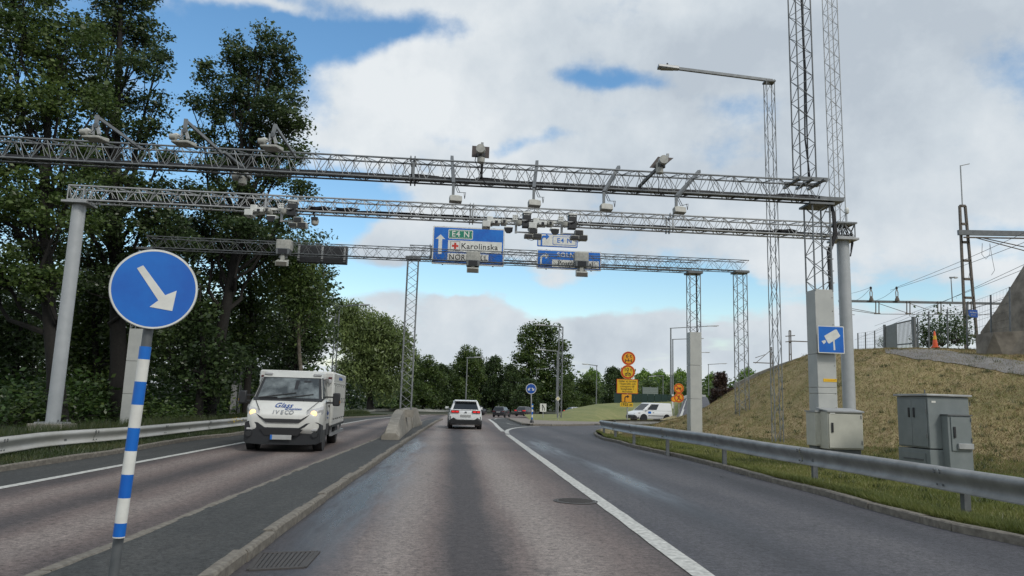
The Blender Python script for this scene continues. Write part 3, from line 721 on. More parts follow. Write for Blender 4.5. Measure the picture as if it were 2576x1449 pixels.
def tree(name, label, cat, basep, Y, toppx, tr, lst, m, seed, cl=14, lf=60, size=.13, sig=.34, group=None, bark=barkm, zb=.05, twigs=.35, **k):
    rs = np.random.default_rng(seed); b = at(basep, 1050, Y); b = Vector((b.x, Y, zb)); tp = at(toppx[0], toppx[1], Y)
    bl = pxblobs(lst, Y, rs); lv, cp = crown(bl, rs, cl, lf, size, sig, **k)
    e = empty(name, b, label, cat, group); T, Bm = limbs(b, tp, tr, cp, rs, twigs)
    T.build('trunk', bark, e, world=True, smooth=True); Bm.build('branches', bark, e, world=True, smooth=True)
    lv = lv.reshape(-1, 3)-np.array(b); o = link(bpy.data.objects.new('crown', np_mesh('crown', lv, 4, m))); o.parent = e; return e
TG = 'tall alders behind the left guardrail'
tree('alder_tree', 'tall leafy alder at the left edge of the picture with crooked dark limbs', 'tree', 150, 27, (110, 60), .34,
     [(20,70,150,110),(150,110,130,95),(40,230,150,90,-1),(190,200,90,80,1),(110,330,150,60,1),(-60,380,120,90),(250,260,60,50),(60,460,150,40),(20,540,130,50,1),(180,470,100,45),(-120,150,150,150),(-20,650,150,60,-1),(120,620,90,40,1),(60,520,120,45,-1),(-60,700,110,60),(90,700,100,50,-1),(190,400,70,40),(30,390,110,40,1),(150,560,90,40,-1),(60,-60,150,90),(-150,560,120,120)],
     leaf_mid, 21, cl=25, lf=76, size=.15, group=TG)
tree('alder_tree', 'tallest alder, its straight dark trunk rising through the camera booms and out of the picture', 'tree', 300, 31, (300, -60), .42,
     [(300,20,85,65),(350,80,75,55,1),(250,90,70,60),(400,150,48,35),(330,170,90,50,-1),(270,250,80,55),(400,265,50,35),(350,330,80,40),(260,380,80,55,1),(400,400,60,30),(330,470,100,45),(200,530,90,45),(300,570,110,50,-1),(420,560,70,40),(310,-70,110,80),(220,640,100,55),(390,650,90,50),(300,700,110,45,-1),(440,480,60,35),(240,450,90,35,1),(380,520,80,35,-1),(250,520,80,35,1),(430,590,70,40,-1)],
     leaf_dark, 22, cl=28, lf=72, size=.15, group=TG)
tree('alder_tree', 'round topped alder standing clear against the blue sky above the signs and truss', 'tree', 520, 33, (665, 150), .34,
     [(690,130,55,48),(620,150,60,52),(700,200,62,45,1),(600,230,70,50),(520,190,35,40),(540,270,55,40),(690,275,75,45,-1),(620,320,85,45),(740,320,42,45),(510,340,50,30),(720,390,68,38),(620,400,75,38,1),(540,420,60,30),(690,445,60,25),(600,480,75,32),(500,500,60,32),(590,110,28,22),(660,88,28,20),(480,260,22,16),(735,250,30,26),(560,540,75,30),(660,520,80,28,1),(750,480,40,22),(620,580,90,32,-1),(500,570,70,35,1),(720,560,55,26),(540,620,80,35),(670,630,80,35,1)],
     leaf_dark, 23, cl=36, lf=74, size=.15, group=TG)
FG = 'dark trees of the left roadside wood'
wood = [(470,36,[(470,600,80,60),(450,700,90,70),(520,760,70,80),(440,820,80,70),(500,880,80,60),(560,660,60,50)],'darkest tree of the left wood, seen above the round blue sign'),
        (620,38,[(600,560,70,45),(660,620,70,50),(600,680,75,60),(650,750,70,60),(590,800,70,60),(640,860,70,60),(560,900,60,50)],'dark tree of the left wood behind the lattice lamp mast'),
        (740,40,[(720,700,65,50),(760,780,60,60),(700,820,65,60),(750,880,60,60),(790,830,35,60),(720,930,60,40),(790,620,40,40),(800,700,42,50),(825,770,26,40),(815,850,30,40)],'dark tree of the left wood above the white lorry'),
        (220,34,[(180,740,100,60),(270,800,90,60),(150,860,100,60),(240,920,100,50),(330,720,70,60),(350,880,70,60)],'dark tree of the left wood between the grey pole and round sign'),
        (500,32,[(450,720,60,50),(500,800,60,55),(430,860,50,50),(540,880,50,55),(480,940,70,45),(560,960,50,40),(600,900,40,50)],'dark low-branched tree just right of the striped sign post'),
        (240,33,[(210,700,60,45),(270,760,60,50),(200,830,55,50),(290,850,50,50),(230,910,70,50),(300,960,60,40)],'dark low-branched tree just right of the left round pole'),
        (40,32,[(40,760,110,55),(-40,850,120,60),(80,900,100,60),(-90,740,90,80),(20,980,120,45)],'dark tree of the left wood at the left picture edge'),
        ]
for i, (bx_, Y, lst, lab) in enumerate(wood):
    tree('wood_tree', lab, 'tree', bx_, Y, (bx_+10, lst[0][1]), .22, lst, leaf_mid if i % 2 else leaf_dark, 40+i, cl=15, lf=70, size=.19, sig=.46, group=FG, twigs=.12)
tree('birch_tree', 'drooping birch with hanging twigs at the right edge of the left wood', 'tree', 770, 36, (745, 600), .13,
     [(745,600,50,28),(700,640,55,30),(770,640,40,28),(800,690,26,30),(740,690,60,30),(810,740,20,25),(680,590,40,26),(770,730,40,25)],
     leaf_mid, 31, cl=60, lf=60, size=.19, sig=.5, bark=barkp, hang=True)
tree('willow_tree', 'pale green weeping willow beyond the white lorry', 'tree', 930, 86, (930, 790), .4,
     [(880,770,40,28),(935,800,50,36),(985,830,45,36),(900,840,55,40),(960,880,60,40),(1015,880,28,40),(900,910,60,35),(960,945,55,30),(865,800,30,40)],
     leaf_willow, 32, cl=15, lf=64, size=.44, sig=1.1, hang=True, group=None)
# undergrowth behind the guardrail
bush_protos = []
def bush_mesh(seed, m, n=22, lf=70, size=.10, r=(.9, .7, .65)):
    rs = np.random.default_rng(seed); u = rs.normal(size=(n, 3)); u /= np.linalg.norm(u, axis=1)[:, None]; P = u*(rs.uniform(.2, 1, n)**.5)[:, None]*np.array(r); P[:, 2] = np.abs(P[:, 2]+.35)
    B = np.repeat(P, lf, 0); C = B+rs.normal(size=B.shape)*.2; C[:, 2] = np.abs(C[:, 2]); me = np_mesh('foliage', leafquads(C, size, rs), 4, m)
    s = MB()
    for q in P[::2]: s.path([(0, 0, -.05), tuple(Vector(q)*.5+Vector((0, 0, .1))), tuple(q)], [.02, .014, .005], 4)
    return me, s.mesh('stems', barkm)
BM = [bush_mesh(i, leaf_bush if i % 3 != 1 else leaf_mid) for i in range(5)]
def bush(name, label, cat, p, sc, k, group=None):
    e = empty(name, p, label, cat, group, rnd.uniform(0, 6.28))
    for nm, me in zip(('foliage', 'stems'), BM[k]): o = link(bpy.data.objects.new(nm, me)); o.parent = e; o.scale = sc
    return e
UG = 'bushes filling the gap under the left wood'
us = [(-120,25),(30,27),(90,30),(180,29),(250,31),(300,34),(390,30),(430,36),(480,33),(520,38),(570,42),(640,44),(700,48),(760,52),(470,42),(350,40),(210,38),(60,38),(560,50),(640,58),(720,64),(800,68),(880,90),(960,125)]
where = ['left of the picture edge', 'by the left picture edge', 'just left of the round pole base', 'right of the round pole base', 'behind the round pole base', 'left of the grey square column', 'behind the striped sign post', 'just right of the striped post', 'midway between striped post and lorry', 'nearer the lattice lamp mast', 'left of the lattice lamp mast', 'behind the lorry cab', 'behind the lorry roof', 'behind the lorry box', 'deep in shade between striped post and mast', 'deep in shade behind the square column', 'deep in shade behind the round pole', 'deep in shade at the left', 'far back left of the lorry', 'far back behind the cab', 'far back behind the lorry box', 'beyond the lorry tail', 'below the willow', 'right of the willow foot']
for i, ((px, Y), w_) in enumerate(zip(us, where)):
    p = at(px, 1040, Y); p.z = .05; s = rnd.uniform(1.3, 2.3)*(1 if Y < 45 else 1.5)
    bush('bush', 'leafy green bush '+w_, 'bush', p, (s*1.25, s, s*rnd.uniform(.8, 1.15)), i % 5, UG)
# dense wall of the wood further back, one mass
rs = np.random.default_rng(5); n = 2500; px = rs.uniform(-350, 770, n); t = rs.uniform(0, 1, n)
P = np.array([tuple(at(a, 1040, 44+14*b)) for a, b in zip(px, rs.random(n))]); P[:, 2] = t*(8.5+1.5*np.sin(P[:, 0]*.4))+.2
P = P[rs.random(len(P)) > .10]; B = np.repeat(P, 34, 0); C = B+np.clip(rs.normal(size=B.shape), -1.5, 1.5)*np.array([.8, .8, .5])
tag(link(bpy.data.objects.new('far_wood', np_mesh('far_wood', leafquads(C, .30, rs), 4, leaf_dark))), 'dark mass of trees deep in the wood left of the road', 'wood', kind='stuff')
tr_ = MB()
for i in range(16):
    p = at(-250+i*70+rnd.uniform(-20, 20), 1040, rnd.uniform(36, 46)); tr_ = MB(); h = rnd.uniform(6, 9)
# far trees: five kinds, copied
def far_proto(seed, m, n, lf, size, R, h, hang=False, conical=False):
    rs = np.random.default_rng(seed); bl = []
    for i in range(n):
        z = rs.uniform(.15, 1.0); w = (math.sin(math.pi*min(1, .12+z*.86))**.6) if not conical else (1.1-z)
        a = rs.uniform(0, 6.28); rr_ = rs.uniform(.2, .8)*R*w; bl.append(((math.cos(a)*rr_, math.sin(a)*rr_, z*h), (R*.36, R*.36, R*.27)))
    lv, cp = crown(bl, rs, 2.6/(R*.36*R*.27)*6, lf, size, .5*R/4, zmin=.4, hang=hang)
    T, B_ = limbs((0, 0, -.2), (0, 0, h*.9), .26, cp, rs, .1)
    return np_mesh('crown', lv.reshape(-1, 3), 4, m), T.mesh('trunk', barkm, smooth=True), B_.mesh('branches', barkm)
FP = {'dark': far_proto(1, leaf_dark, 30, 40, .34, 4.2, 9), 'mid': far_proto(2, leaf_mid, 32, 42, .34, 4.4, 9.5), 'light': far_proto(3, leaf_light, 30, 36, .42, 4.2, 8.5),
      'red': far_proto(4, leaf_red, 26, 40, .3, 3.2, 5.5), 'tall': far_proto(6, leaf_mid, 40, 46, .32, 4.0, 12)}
def fartree(kind, label, px, topy, Y, wpx, group=None, zb=0.0, name='tree'):
    Y *= 1.5; me = FP[kind]; p = at(px, 1000, Y); p.z = zb-.95; h0 = max(v.co.z for v in me[1].vertices)*1.18; h = at(px, topy, Y).z-zb
    R0 = {'red': 3.6}.get(kind, 4.8); sx = wpx/2*Y/FOC/R0; e = empty(name, p, label, 'tree', group, rnd.uniform(0, 6.28))
    for nm, m_ in zip(('crown', 'trunk', 'branches'), me): o = link(bpy.data.objects.new(nm, m_)); o.parent = e; o.scale = (sx, sx, h/h0)
    return e
BG = 'trees beyond the bend of the road'
for a in [('mid','green tree beside the concrete barrier mast',1065,885,92,120),('dark','dark tree behind the white car, left of it',1110,905,96,110),('mid','bushy green tree above the white car',1165,862,98,110),
          ('mid','leafy tree behind the first leaning lamp post',1200,868,104,80),('dark','dark tree right of the white car',1240,885,100,90),('dark','low dark tree behind the two dark cars',1285,905,98,80),
('mid','spreading tree at the right foot of the tall tree',1425,930,96,90),('mid','pale leafed tree above the small grass mound',1470,938,104,110),
          ('dark','round dark tree left of the yellow signs',1545,914,112,95),('light','sunlit green tree left of the dark round tree',1490,925,150,80),('light','bright green tree just right of the yellow signs',1620,928,150,90),
          ('light','bright green tree above the back of the grey sign board',1660,930,160,100),('light','bright green tree left of the square grey column',1712,927,150,80),('mid','green tree behind the grey sign board',1640,950,120,110),
          ('mid','olive tree behind the prohibition signs',1700,945,115,70),('light','bright green tree peeping right of the square column',1790,935,150,60),('light','bright green tree right of the copper tree',1880,925,150,90),
          ('mid','low tree behind the far end of the guardrail',1010,940,86,90),('dark','low tree left of the barrier mast',960,950,90,100),('mid','thin tree between willow and mast',1045,872,100,60),('dark','shadowy low tree behind the dark cars',1330,940,92,100)]:
    fartree(*a, group=BG)
tree('tall_tree', 'tall full-crowned tree towering over the bend behind the twin lamp posts', 'tree', 1362, 150, (1362, 835), .5,
     [(1360,842,42,26),(1330,868,32,26),(1398,866,34,28),(1320,905,28,30),(1350,900,45,30),(1405,905,30,30),(1345,945,50,32),(1398,948,42,32),(1360,990,60,30),(1315,975,38,32),(1410,990,36,28),(1340,828,22,14),(1385,826,22,14)], leaf_mid, 77, cl=4, lf=60, size=.5, sig=1.1, zb=-1, twigs=.1)
fartree('red', 'dark red copper-leaved tree right of the square grey column', 1818, 932, 95, 86, zb=1.0, name='copper_tree')
rs = np.random.default_rng(8); n = 900; px = rs.uniform(840, 1950, n); P = np.array([tuple(at(a, 1000, 185+30*b)) for a, b in zip(px, rs.random(n))]); P[:, 2] = rs.uniform(-.1, 1, n)*8.0
B = np.repeat(P, 30, 0); C = B+rs.normal(size=B.shape)*np.array([2, 2, 1.2]); tag(link(bpy.data.objects.new('distant_wood', np_mesh('distant_wood', leafquads(C, .9, rs), 4, leaf_mid))), 'hazy green mass of woodland far behind the bend', 'wood', kind='stuff')
# ------------------------------------------------------------------ guardrails
def guardrail(name, label, P, m, postm, ztop, beam_h=.31, face=1, post_step=4.0, post_m=None, ymax=95, piece=4.0):
    """P: polyline of the beam centre line (xy), the traffic is on the side `face` of it"""
    e = empty(name, (P[0].x, P[0].y, 0), label, 'guardrail')
    prof = [(.0, 0), (.05, .0), (.09, -.025), (.11, -.06), (.105, -.095), (.075, -.14), (.045, -.19), (.04, -.235), (.065, -.275), (.10, -.30), (.10, -.315)]
    Q = resample(catmull([Vector((p.x, p.y, 0)) for p in P], 5), .5)
    nrm = [(b-a) for a, b in zip(offs(Q, 0), offs(Q, 1))]
    k = int(piece/.5); i = 0
    while i < len(Q)-1:
        j = min(i+k, len(Q)-1); secs = []
        for t in range(i, j+1):
            jog = .010 if (i//k) % 2 else 0
            secs.append([Q[t]+nrm[t]*face*(d+jog)+Vector((0, 0, ztop(Q[t])+z*beam_h/.31)) for d, z in prof])
        mb = MB(); n = len(prof)
        for sgn in (0, -.004):
            base = [[p+nrm[i]*face*sgn for p in s] for s in secs]
            vs = [p for s in base for p in s]; mb.add(vs, [(a*n+b, a*n+b+1, (a+1)*n+b+1, (a+1)*n+b) for a in range(len(secs)-1) for b in range(n-1)])
        for s in (secs[0], secs[-1]):
            pass
        mb.build('rail_panel', m, e, world=True, smooth=True)
        if 1 < Q[j].y < 40:
            bb = MB()
            for dz_, dd_ in ((-.05, .118), (-.085, .118), (-.26, .075)):
                for o_ in (-.06, .06): c_ = Q[j]+nrm[j]*face*dd_+Vector((0, 0, ztop(Q[j])+dz_))+(Q[j]-Q[j-1]).normalized()*o_; bb.tube(c_, c_+nrm[j]*face*.014, .016, 6)
            bb.build('splice_bolts', postm, e, world=True)['kind'] = 'stuff'
        i = j
    Ps = resample(Q, post_step)
    for p in Ps:
        if p.y < 0 or p.y > ymax: continue
        g = hz(p.x, p.y, KZ-.03+gz(p.y)); h = ztop(p)-.05; mb = MB(); mb.bx(p.x-.045, p.x+.045, p.y-.05, p.y+.05, g-.2, h)
        mb.bx(p.x-.02, p.x+.02, p.y-.06, p.y+.06, h-.12, h+.01); mb.build('rail_post', postm, e, world=True)
    return e
lg = [gp(x, y, .5) for x, y in [(0,1099),(122,1086),(321,1073.5),(459,1062.5),(612,1050),(760,1037.5),(867,1031.5),(932,1029.5),(1051,1030),(1126,1032)]]
lg = back(lg, 8)+[gp(1165,1034.5,.5)]
guardrail('guardrail', 'weathered pale guardrail along the left roadside with weeds beneath it', lg, railold, galvd, lambda p: .5+gz(p.y), face=1, post_step=3.6)
rg_px = [(1526,1058,38),(1515,1057,36.5),(1526.5,1059,34.0),(1571,1065,28.5),(1660,1074.5,23.5),(1789,1090.6,19.5),(1943,1114.5,16.4),(2182,1146,13),(2365,1172,11.2),(2576,1202,9.6)]
rg = [at(x, y, d) for x, y, d in rg_px]; zt = [p.z for p in rg]
rg2 = [Vector(p) for p in rg]; last = rg2[-1]+(rg2[-1]-rg2[-2]).normalized()*7
zs = sorted([(p.y, p.z) for p in rg[1:]])
def rzt(p):
    if p.y <= zs[0][0]: return zs[0][1]
    for (a, za), (b, zb) in zip(zs, zs[1:]):
        if p.y <= b: return za+(zb-za)*(p.y-a)/(b-a)
    return zs[-1][1]
x3 = [rg[0]+Vector((7, 5.5, 0)), rg[0]+Vector((3.2, 3.2, 0)), rg[0]+Vector((.9, 1.3, 0))]
guardrail('guardrail', 'galvanised guardrail curving round the nose along the right exit lane', x3+rg2[1:]+[last], railm, galvd, rzt, beam_h=.325, face=1, post_step=3.9)

# ------------------------------------------------------------------ lattice trusses
def truss_beam(parent, p0, p1, w, h, pitch, rc, rb, m, back_dir):
    """box truss: p0, p1 ends of the NEAR TOP chord; w depth along back_dir, h height"""
    p0 = Vector(p0); p1 = Vector(p1); B = Vector(back_dir)*w; D = Vector((0, 0, -h)); L_ = (p1-p0).length; n = max(1, round(L_/pitch)); dv = (p1-p0)/n
    for o in (Vector(), B, D, B+D): MB().tube(p0+o, p1+o, rc, 8).build('chord', m, parent, world=True, smooth=True)
    for a, b, ph in ((Vector(), D, 0), (B, B+D, 1), (Vector(), B, 0), (D, D+B, 1)):
        mb = MB()
        for i in range(n):
            q = p0+dv*i; k = (i+ph) % 2
            s, t = (a, b) if k == 0 else (b, a); mb.tube(q+s, q+dv*.5+t, rb, 5, cap=False); mb.tube(q+dv*.5+t, q+dv+s, rb, 5, cap=False) if False else None
            mb.tube(q+s, q+dv+t, rb, 5, cap=False)
        mb.build('bracing', m, parent, world=True)
def lattice_col(parent, c, z0, z1, w, d, pitch, rc, rb, m, ax=(1, 0, 0), tri=False, name='leg', twist=0):
    X = Vector(ax).normalized(); Y = Vector((-X.y, X.x, 0)); c = Vector((c[0], c[1], 0))
    if tri: cs = [(-w/2, -d/3), (w/2, -d/3), (0, d*2/3)]
    else: cs = [(-w/2, -d/2), (w/2, -d/2), (w/2, d/2), (-w/2, d/2)]
    P = [c+X*a+Y*b for a, b in cs]; n = max(1, round((z1-z0)/pitch)); st = (z1-z0)/n
    for p in P: MB().tube(p+Vector((0, 0, z0)), p+Vector((0, 0, z1)), rc, 6).build(name, m, parent, world=True, smooth=True)
    for i in range(len(P)):
        a = P[i]; b = P[(i+1) % len(P)]; mb = MB()
        for k in range(n):
            s, t = (a, b) if (k+i) % 2 == 0 else (b, a); mb.tube(s+Vector((0, 0, z0+st*k)), t+Vector((0, 0, z0+st*(k+1))), rb, 5, cap=False)
        mb.build('bracing', m, parent, world=True)
GN = Vector((-.0757, 1, 0)).normalized(); GX = Vector((GN.y, -GN.x, 0))      # across / along the road
def on(px, py, d0):        # point on the vertical plane that runs across the road at depth d0
    r = ray(px, py); t = (d0*GN.y)/(r.dot(GN)); return EYE+r*t
D1, D2, D3, D4 = 17.0, 22.3, 29.4, 30.7
def gline(D, pts):          # height of a gantry chord: mean over points
    return [on(x, y, D) for x, y in pts]
# ---- first gantry
A = on(0, 348, D1); B_ = on(2060, 451, D1); zt1 = (A.z+B_.z)/2; hT = .56
pL = on(-160, 340, D1); pR = on(2081, 451, D1); pL.z = pR.z = zt1
g1 = empty('camera_gantry', (pR.x, pR.y, 0), 'nearest and highest lattice gantry, ending on a square column by the beige cabinet', 'gantry')
h1 = zt1-on(1040, 449, D1).z
truss_beam(g1, pL, pR, .37, h1, .30, .022, .0085, galv, GN)
bot = Vector((0, 0, -h1))
MB().beam(pL+GN*.17+bot+Vector((0, 0, .05)), pR+GN*.17+bot+Vector((0, 0, .05)), .22, .07).build('cable_tray', blackp, g1, world=True)
rr_ = random.Random(3); pts = resample([pL, pR], .5); mb = MB()
for k in range(4): mb.path([p+GN*(.12+.03*k)+bot+Vector((0, 0, .085+.02*rr_.random())) for p in pts], .018, 5)
mb.build('cable_bundle', cable, g1, world=True)
def splice(parent, p, w, h, m=galvl):
    for o in (Vector(), GN*w, Vector((0, 0, -h)), GN*w+Vector((0, 0, -h))):
        for s in (-.05, .05): MB().tube(p+o+GX*(s-.014), p+o+GX*(s+.014), .075, 10).build('flange', m, parent, world=True)
    MB().beam(p+GX*.03, p+GX*.03+Vector((0, 0, -h)), .035, .05, (1, 0, 0)).build('splice_bar', m, parent, world=True)
    MB().beam(p-GX*.03+GN*w, p-GX*.03+GN*w+Vector((0, 0, -h)), .035, .05, (1, 0, 0)).build('splice_bar', m, parent, world=True)
sp1 = on(1039, 397, D1); sp1.z = zt1; splice(g1, sp1, .37, h1, galv)
for px in (1065, 1235, 2000, 2050):      # coils of spare cable
    c = on(px, 450, D1)+GN*.2; c.z = zt1-h1+.09; m_ = MB()
    for k in range(5): r_ = .16+.03*k; m_.path([c+GX*math.cos(a*.5)*r_*1.3+GN*math.sin(a*.5)*.07+Vector((0, 0, .012*k+math.sin(a)*.01)) for a in range(14)], .014, 5)
    m_.build('cable_coil', cable, g1, world=True)
# lower square column and its mast above
cx1 = on(2066, 560, D1+.1); cxy = cx1+GN*.21
colc = Vector(on(2077, 1000, D1+.2)); colc = Vector((cxy.x, cxy.y, 0))
zbox = on(2085, 727, D1).z; zcap = zt1-h1-.06
lattice_col(g1, colc, zbox-.05, zcap, .44, .44, .30, .022, .010, galv, GX)
MB().box(colc+Vector((0, 0, zcap-.02)), (.62, .62, .05), Matrix((GX, GN, Vector((0, 0, 1)))).transposed()).build('bearing_plate', galvd, g1, world=True)
MB().box(colc+GX*.25+Vector((0, 0, zcap+.10)), (.62, .62, .10), Matrix((GX, GN, Vector((0, 0, 1)))).transposed()).build('bearing_plate', galvd, g1, world=True)
RG = Matrix((GX, GN, Vector((0, 0, 1)))).transposed()
zz = [.05, 1.9, on(2085, 975, D1).z, on(2085, 890, D1).z, zbox]
for a, b in zip(zz, zz[1:]): MB().box(colc+Vector((0, 0, (a+b)/2)), (.47, .47, b-a-.006), RG).build('column_cover', boxgrey, g1, world=True, bevel=.008)
mb = MB()
for k in range(9): mb.tube(colc+GX*.19-GN*.236+Vector((0, 0, zbox-.2-.33*k)), colc+GX*.19-GN*.245+Vector((0, 0, zbox-.2-.33*k)), .010, 6)
mb.build('cover_screws', blackp, g1, world=True)
MB().box(colc+Vector((0, 0, -.15)), (.75, .75, .5), RG).build('footing', concrete, g1, world=True)
# cables down the column
mb = MB(); top = colc+GX*.15+Vector((0, 0, zt1-h1+.12))
for k in range(6):
    o = GX*.022*k; o2 = GX*(.016*k)-GN*.02*(k % 2)
    mb.path([top-GX*1.0+GN*.02*k, top-GX*.3+o, top+GX*.12+o+Vector((0, 0, -.05)), top+GX*.26+o*.5+Vector((0, 0, -.35)), top+GX*.27+o2+Vector((0, 0, -.9)), colc+GX*.24+o2*1+Vector((0, 0, zbox+1.0)), colc+GX*.21+o2*.5-GN*.1+Vector((0, 0, zbox-.03))], .020, 6)
mb.build('down_cable', cable, g1, world=True)
mb = MB()
for k in range(8): z = zbox+.2+.3*k; mb.box(colc+GX*.27-GN*.05+Vector((0, 0, z)), (.17, .05, .02), RG)
mb.build('cable_clips', galvl, g1, world=True)
# mast on top of gantry 1
m1 = empty('lattice_mast', Vector((colc.x, colc.y, zt1)), 'tall lattice mast rising from the end of the nearest gantry, black cable inside', 'mast')
mc = colc-GX*.0+GN*.25
xb = on(2039, 445, D1); mc = Vector((xb.x, xb.y, 0))+GN*.30
lattice_col(m1, mc, zt1+.1, zt1+6.4, .40, .40, .30, .020, .009, galvd, GX)
mb = MB(); mb.path([mc+GX*.05+Vector((0, 0, zt1+6.4)), mc+GX*.08+Vector((0, 0, zt1+3)), mc+GX*.04+Vector((0, 0, zt1+1.2)), mc+GX*.14+Vector((0, 0, zt1+.1))], .020, 6); mb.path([mc+GX*.0+Vector((0, 0, zt1+6.4)), mc+GX*.12+Vector((0, 0, zt1+3)), mc+GX*.09+Vector((0, 0, zt1+.1))], .014, 6)
mb.build('cable', cable, m1, world=True)
for o in (-.24, .24): MB().beam(mc+GN*o-GX*.42+Vector((0, 0, zt1+.06)), mc+GN*o+GX*.46+Vector((0, 0, zt1+.06)), .09, .08).build('base_beam', galvd, m1, world=True)
for o in (-.34, 0, .30): MB().beam(mc+GX*o-GN*.45+Vector((0, 0, zt1+.0)), mc+GX*o+GN*.45+Vector((0, 0, zt1+.0)), .07, .05).build('base_beam', galvd, m1, world=True)

# ---- second gantry on round poles
zt2 = (on(172, 469, D2).z+on(1230, 516, D2).z+on(1920, 552, D2).z)/3; h2 = 33.5/FOC*D2*1.06
pL = on(172, 475, D2); pR = on(2150, 565, D2); pL.z = pR.z = zt2
lp = on(188, 520, D2)+GN*.25; rp = on(2131, 620, D2)+GN*.25
g2 = empty('camera_gantry', (rp.x, rp.y, 0), 'second lattice gantry, carried by two thick round grey poles', 'gantry')
truss_beam(g2, pL, pR, .48, h2, .335, .026, .010, galvl, GN)
bot = Vector((0, 0, -h2))
MB().beam(pL+GX*.5+GN*.2+bot+Vector((0, 0, .04)), pR+GN*.2+bot+Vector((0, 0, .04)), .16, .05).build('cable_tray', blackp, g2, world=True)
pts = resample([pL+GX*1.2, pR], .6); mb = MB()
for k in range(4): mb.path([p+GN*(.14+.04*k)+bot+Vector((0, 0, .08+.03*rr_.random())) for p in pts], .020, 5)
mb.build('cable_bundle', cable, g2, world=True)
for px in (665, 1187, 1690): q = on(px, 520, D2); q.z = zt2; splice(g2, q, .48, h2)
for px in (800, 870, 1980):
    c = on(px, 540, D2)+GN*.15; c.z = zt2-h2+.10; m_ = MB()
    for k in range(4): r_ = .18+.04*k; m_.path([c+GX*math.cos(a*.5)*r_*1.3+GN*math.sin(a*.5)*.08+Vector((0, 0, .02*k+math.sin(a*2)*.02)) for a in range(14)], .014, 5)
    m_.build('cable_coil', cable, g2, world=True)
for p, zb, zc in ((lp, on(125, 1066, D2).z, None), (rp, on(2152, 1104, D2).z, None)):
    zc = zt2-h2-.06; b = Vector((p.x, p.y, zb)); MB().lathe([(.19, 0), (.19, zc-zb-.04)], b, 28).build('pole', polegrey, g2, world=True, smooth=True)
    MB().box((p.x, p.y, zc-.01), (.72, .72, .07), RG).build('bearing_plate', galvl, g2, world=True, bevel=.006)
    MB().box((p.x, p.y, zb+.02), (.72, .6, .04), RG).build('base_plate', galvl, g2, world=True)
    MB().box((p.x+(0 if p is lp else .1), p.y, zb-.35), (.95, .9, .7), RG).build('footing', concrete, g2, world=True, bevel=.02)
    mb = MB()
    for dx_ in (-.28, .28):
        for dy_ in (-.22, .22): mb.tube((p.x+dx_, p.y+dy_, zb), (p.x+dx_, p.y+dy_, zb+.12), .02, 6)
    mb.build('anchor_bolts', galvd, g2, world=True)
# end frames
for s in (0, .45):
    mb = MB()
    for a, b in (((0, 0), (0, -h2)), ((0, 0), (.24, -h2)), ((.48, 0), (.48, -h2)), ((.48, 0), (.24, -h2))): q = pL+GX*s; mb.tube(q+GN*a[0]+Vector((0, 0, a[1])), q+GN*b[0]+Vector((0, 0, b[1])), .018, 6)
    mb.build('end_frame', galvl, g2, world=True)
for s in (0, -.42):
    mb = MB()
    for a, b in (((0, 0), (0, -h2)), ((.48, 0), (.48, -h2)), ((0, 0), (.48, -h2)), ((0, -h2), (.48, -h2)), ((0, 0), (.48, 0))): q = pR+GX*s; mb.tube(q+GN*a[0]+Vector((0, 0, a[1])), q+GN*b[0]+Vector((0, 0, b[1])), .020, 6)
    mb.build('end_frame', galv, g2, world=True)
mb = MB(); q = Vector((rp.x, rp.y, zt2))
for k in range(5): mb.path([q+GX*(.05*k-.2)+Vector((0, 0, .1)), q+GX*(.06*k-.1)+Vector((0, 0, -.15)), q+GX*(-.18+.1*k)-GN*.1+Vector((0, 0, -h2+.05)), q+GX*(-.3+.14*k)+Vector((0, 0, -h2-.02))], .018, 5)
mb.path([q+GX*.15, q+GX*.32+Vector((0, 0, -h2*.5)), q+GX*.34+Vector((0, 0, -h2-.15)), q+GX*.18-GN*.1+Vector((0, 0, -h2-.6))], .022, 6)
mb.path([q+GX*.12, q+GX*.30+Vector((0, 0, -h2*.5)), q+GX*.30+Vector((0, 0, -h2-.1)), q+GX*.18-GN*.15+Vector((0, 0, -h2-.45))], .022, 6)
mb.build('cable_bundle', cable, g2, world=True)
# mast above the right pole
m2 = empty('lattice_mast', (rp.x, rp.y, zt2), 'pale slender lattice mast standing on top of the right round pole', 'mast')
mc2 = Vector((on(2119, 563, D2).x, on(2119, 563, D2).y, 0))+GN*.25
lattice_col(m2, mc2, zt2+.05, zt2+9.0, .34, .34, .30, .017, .008, galvl, GX)
MB().box((rp.x, rp.y, zt2+.03), (.66, .66, .05), RG).build('base_plate', galv, m2, world=True)
MB().lathe([(.05, 0), (.07, .03), (.07, .14), (.04, .2)], (mc2.x+.20, mc2.y-.2, zt2+.35), 12).build('warning_lamp', white, m2, world=True, smooth=True)
MB().tube((mc2.x+.20, mc2.y-.2, zt2+.1), (mc2.x+.20, mc2.y-.2, zt2+.36), .012).build('lamp_stem', galvl, m2, world=True)

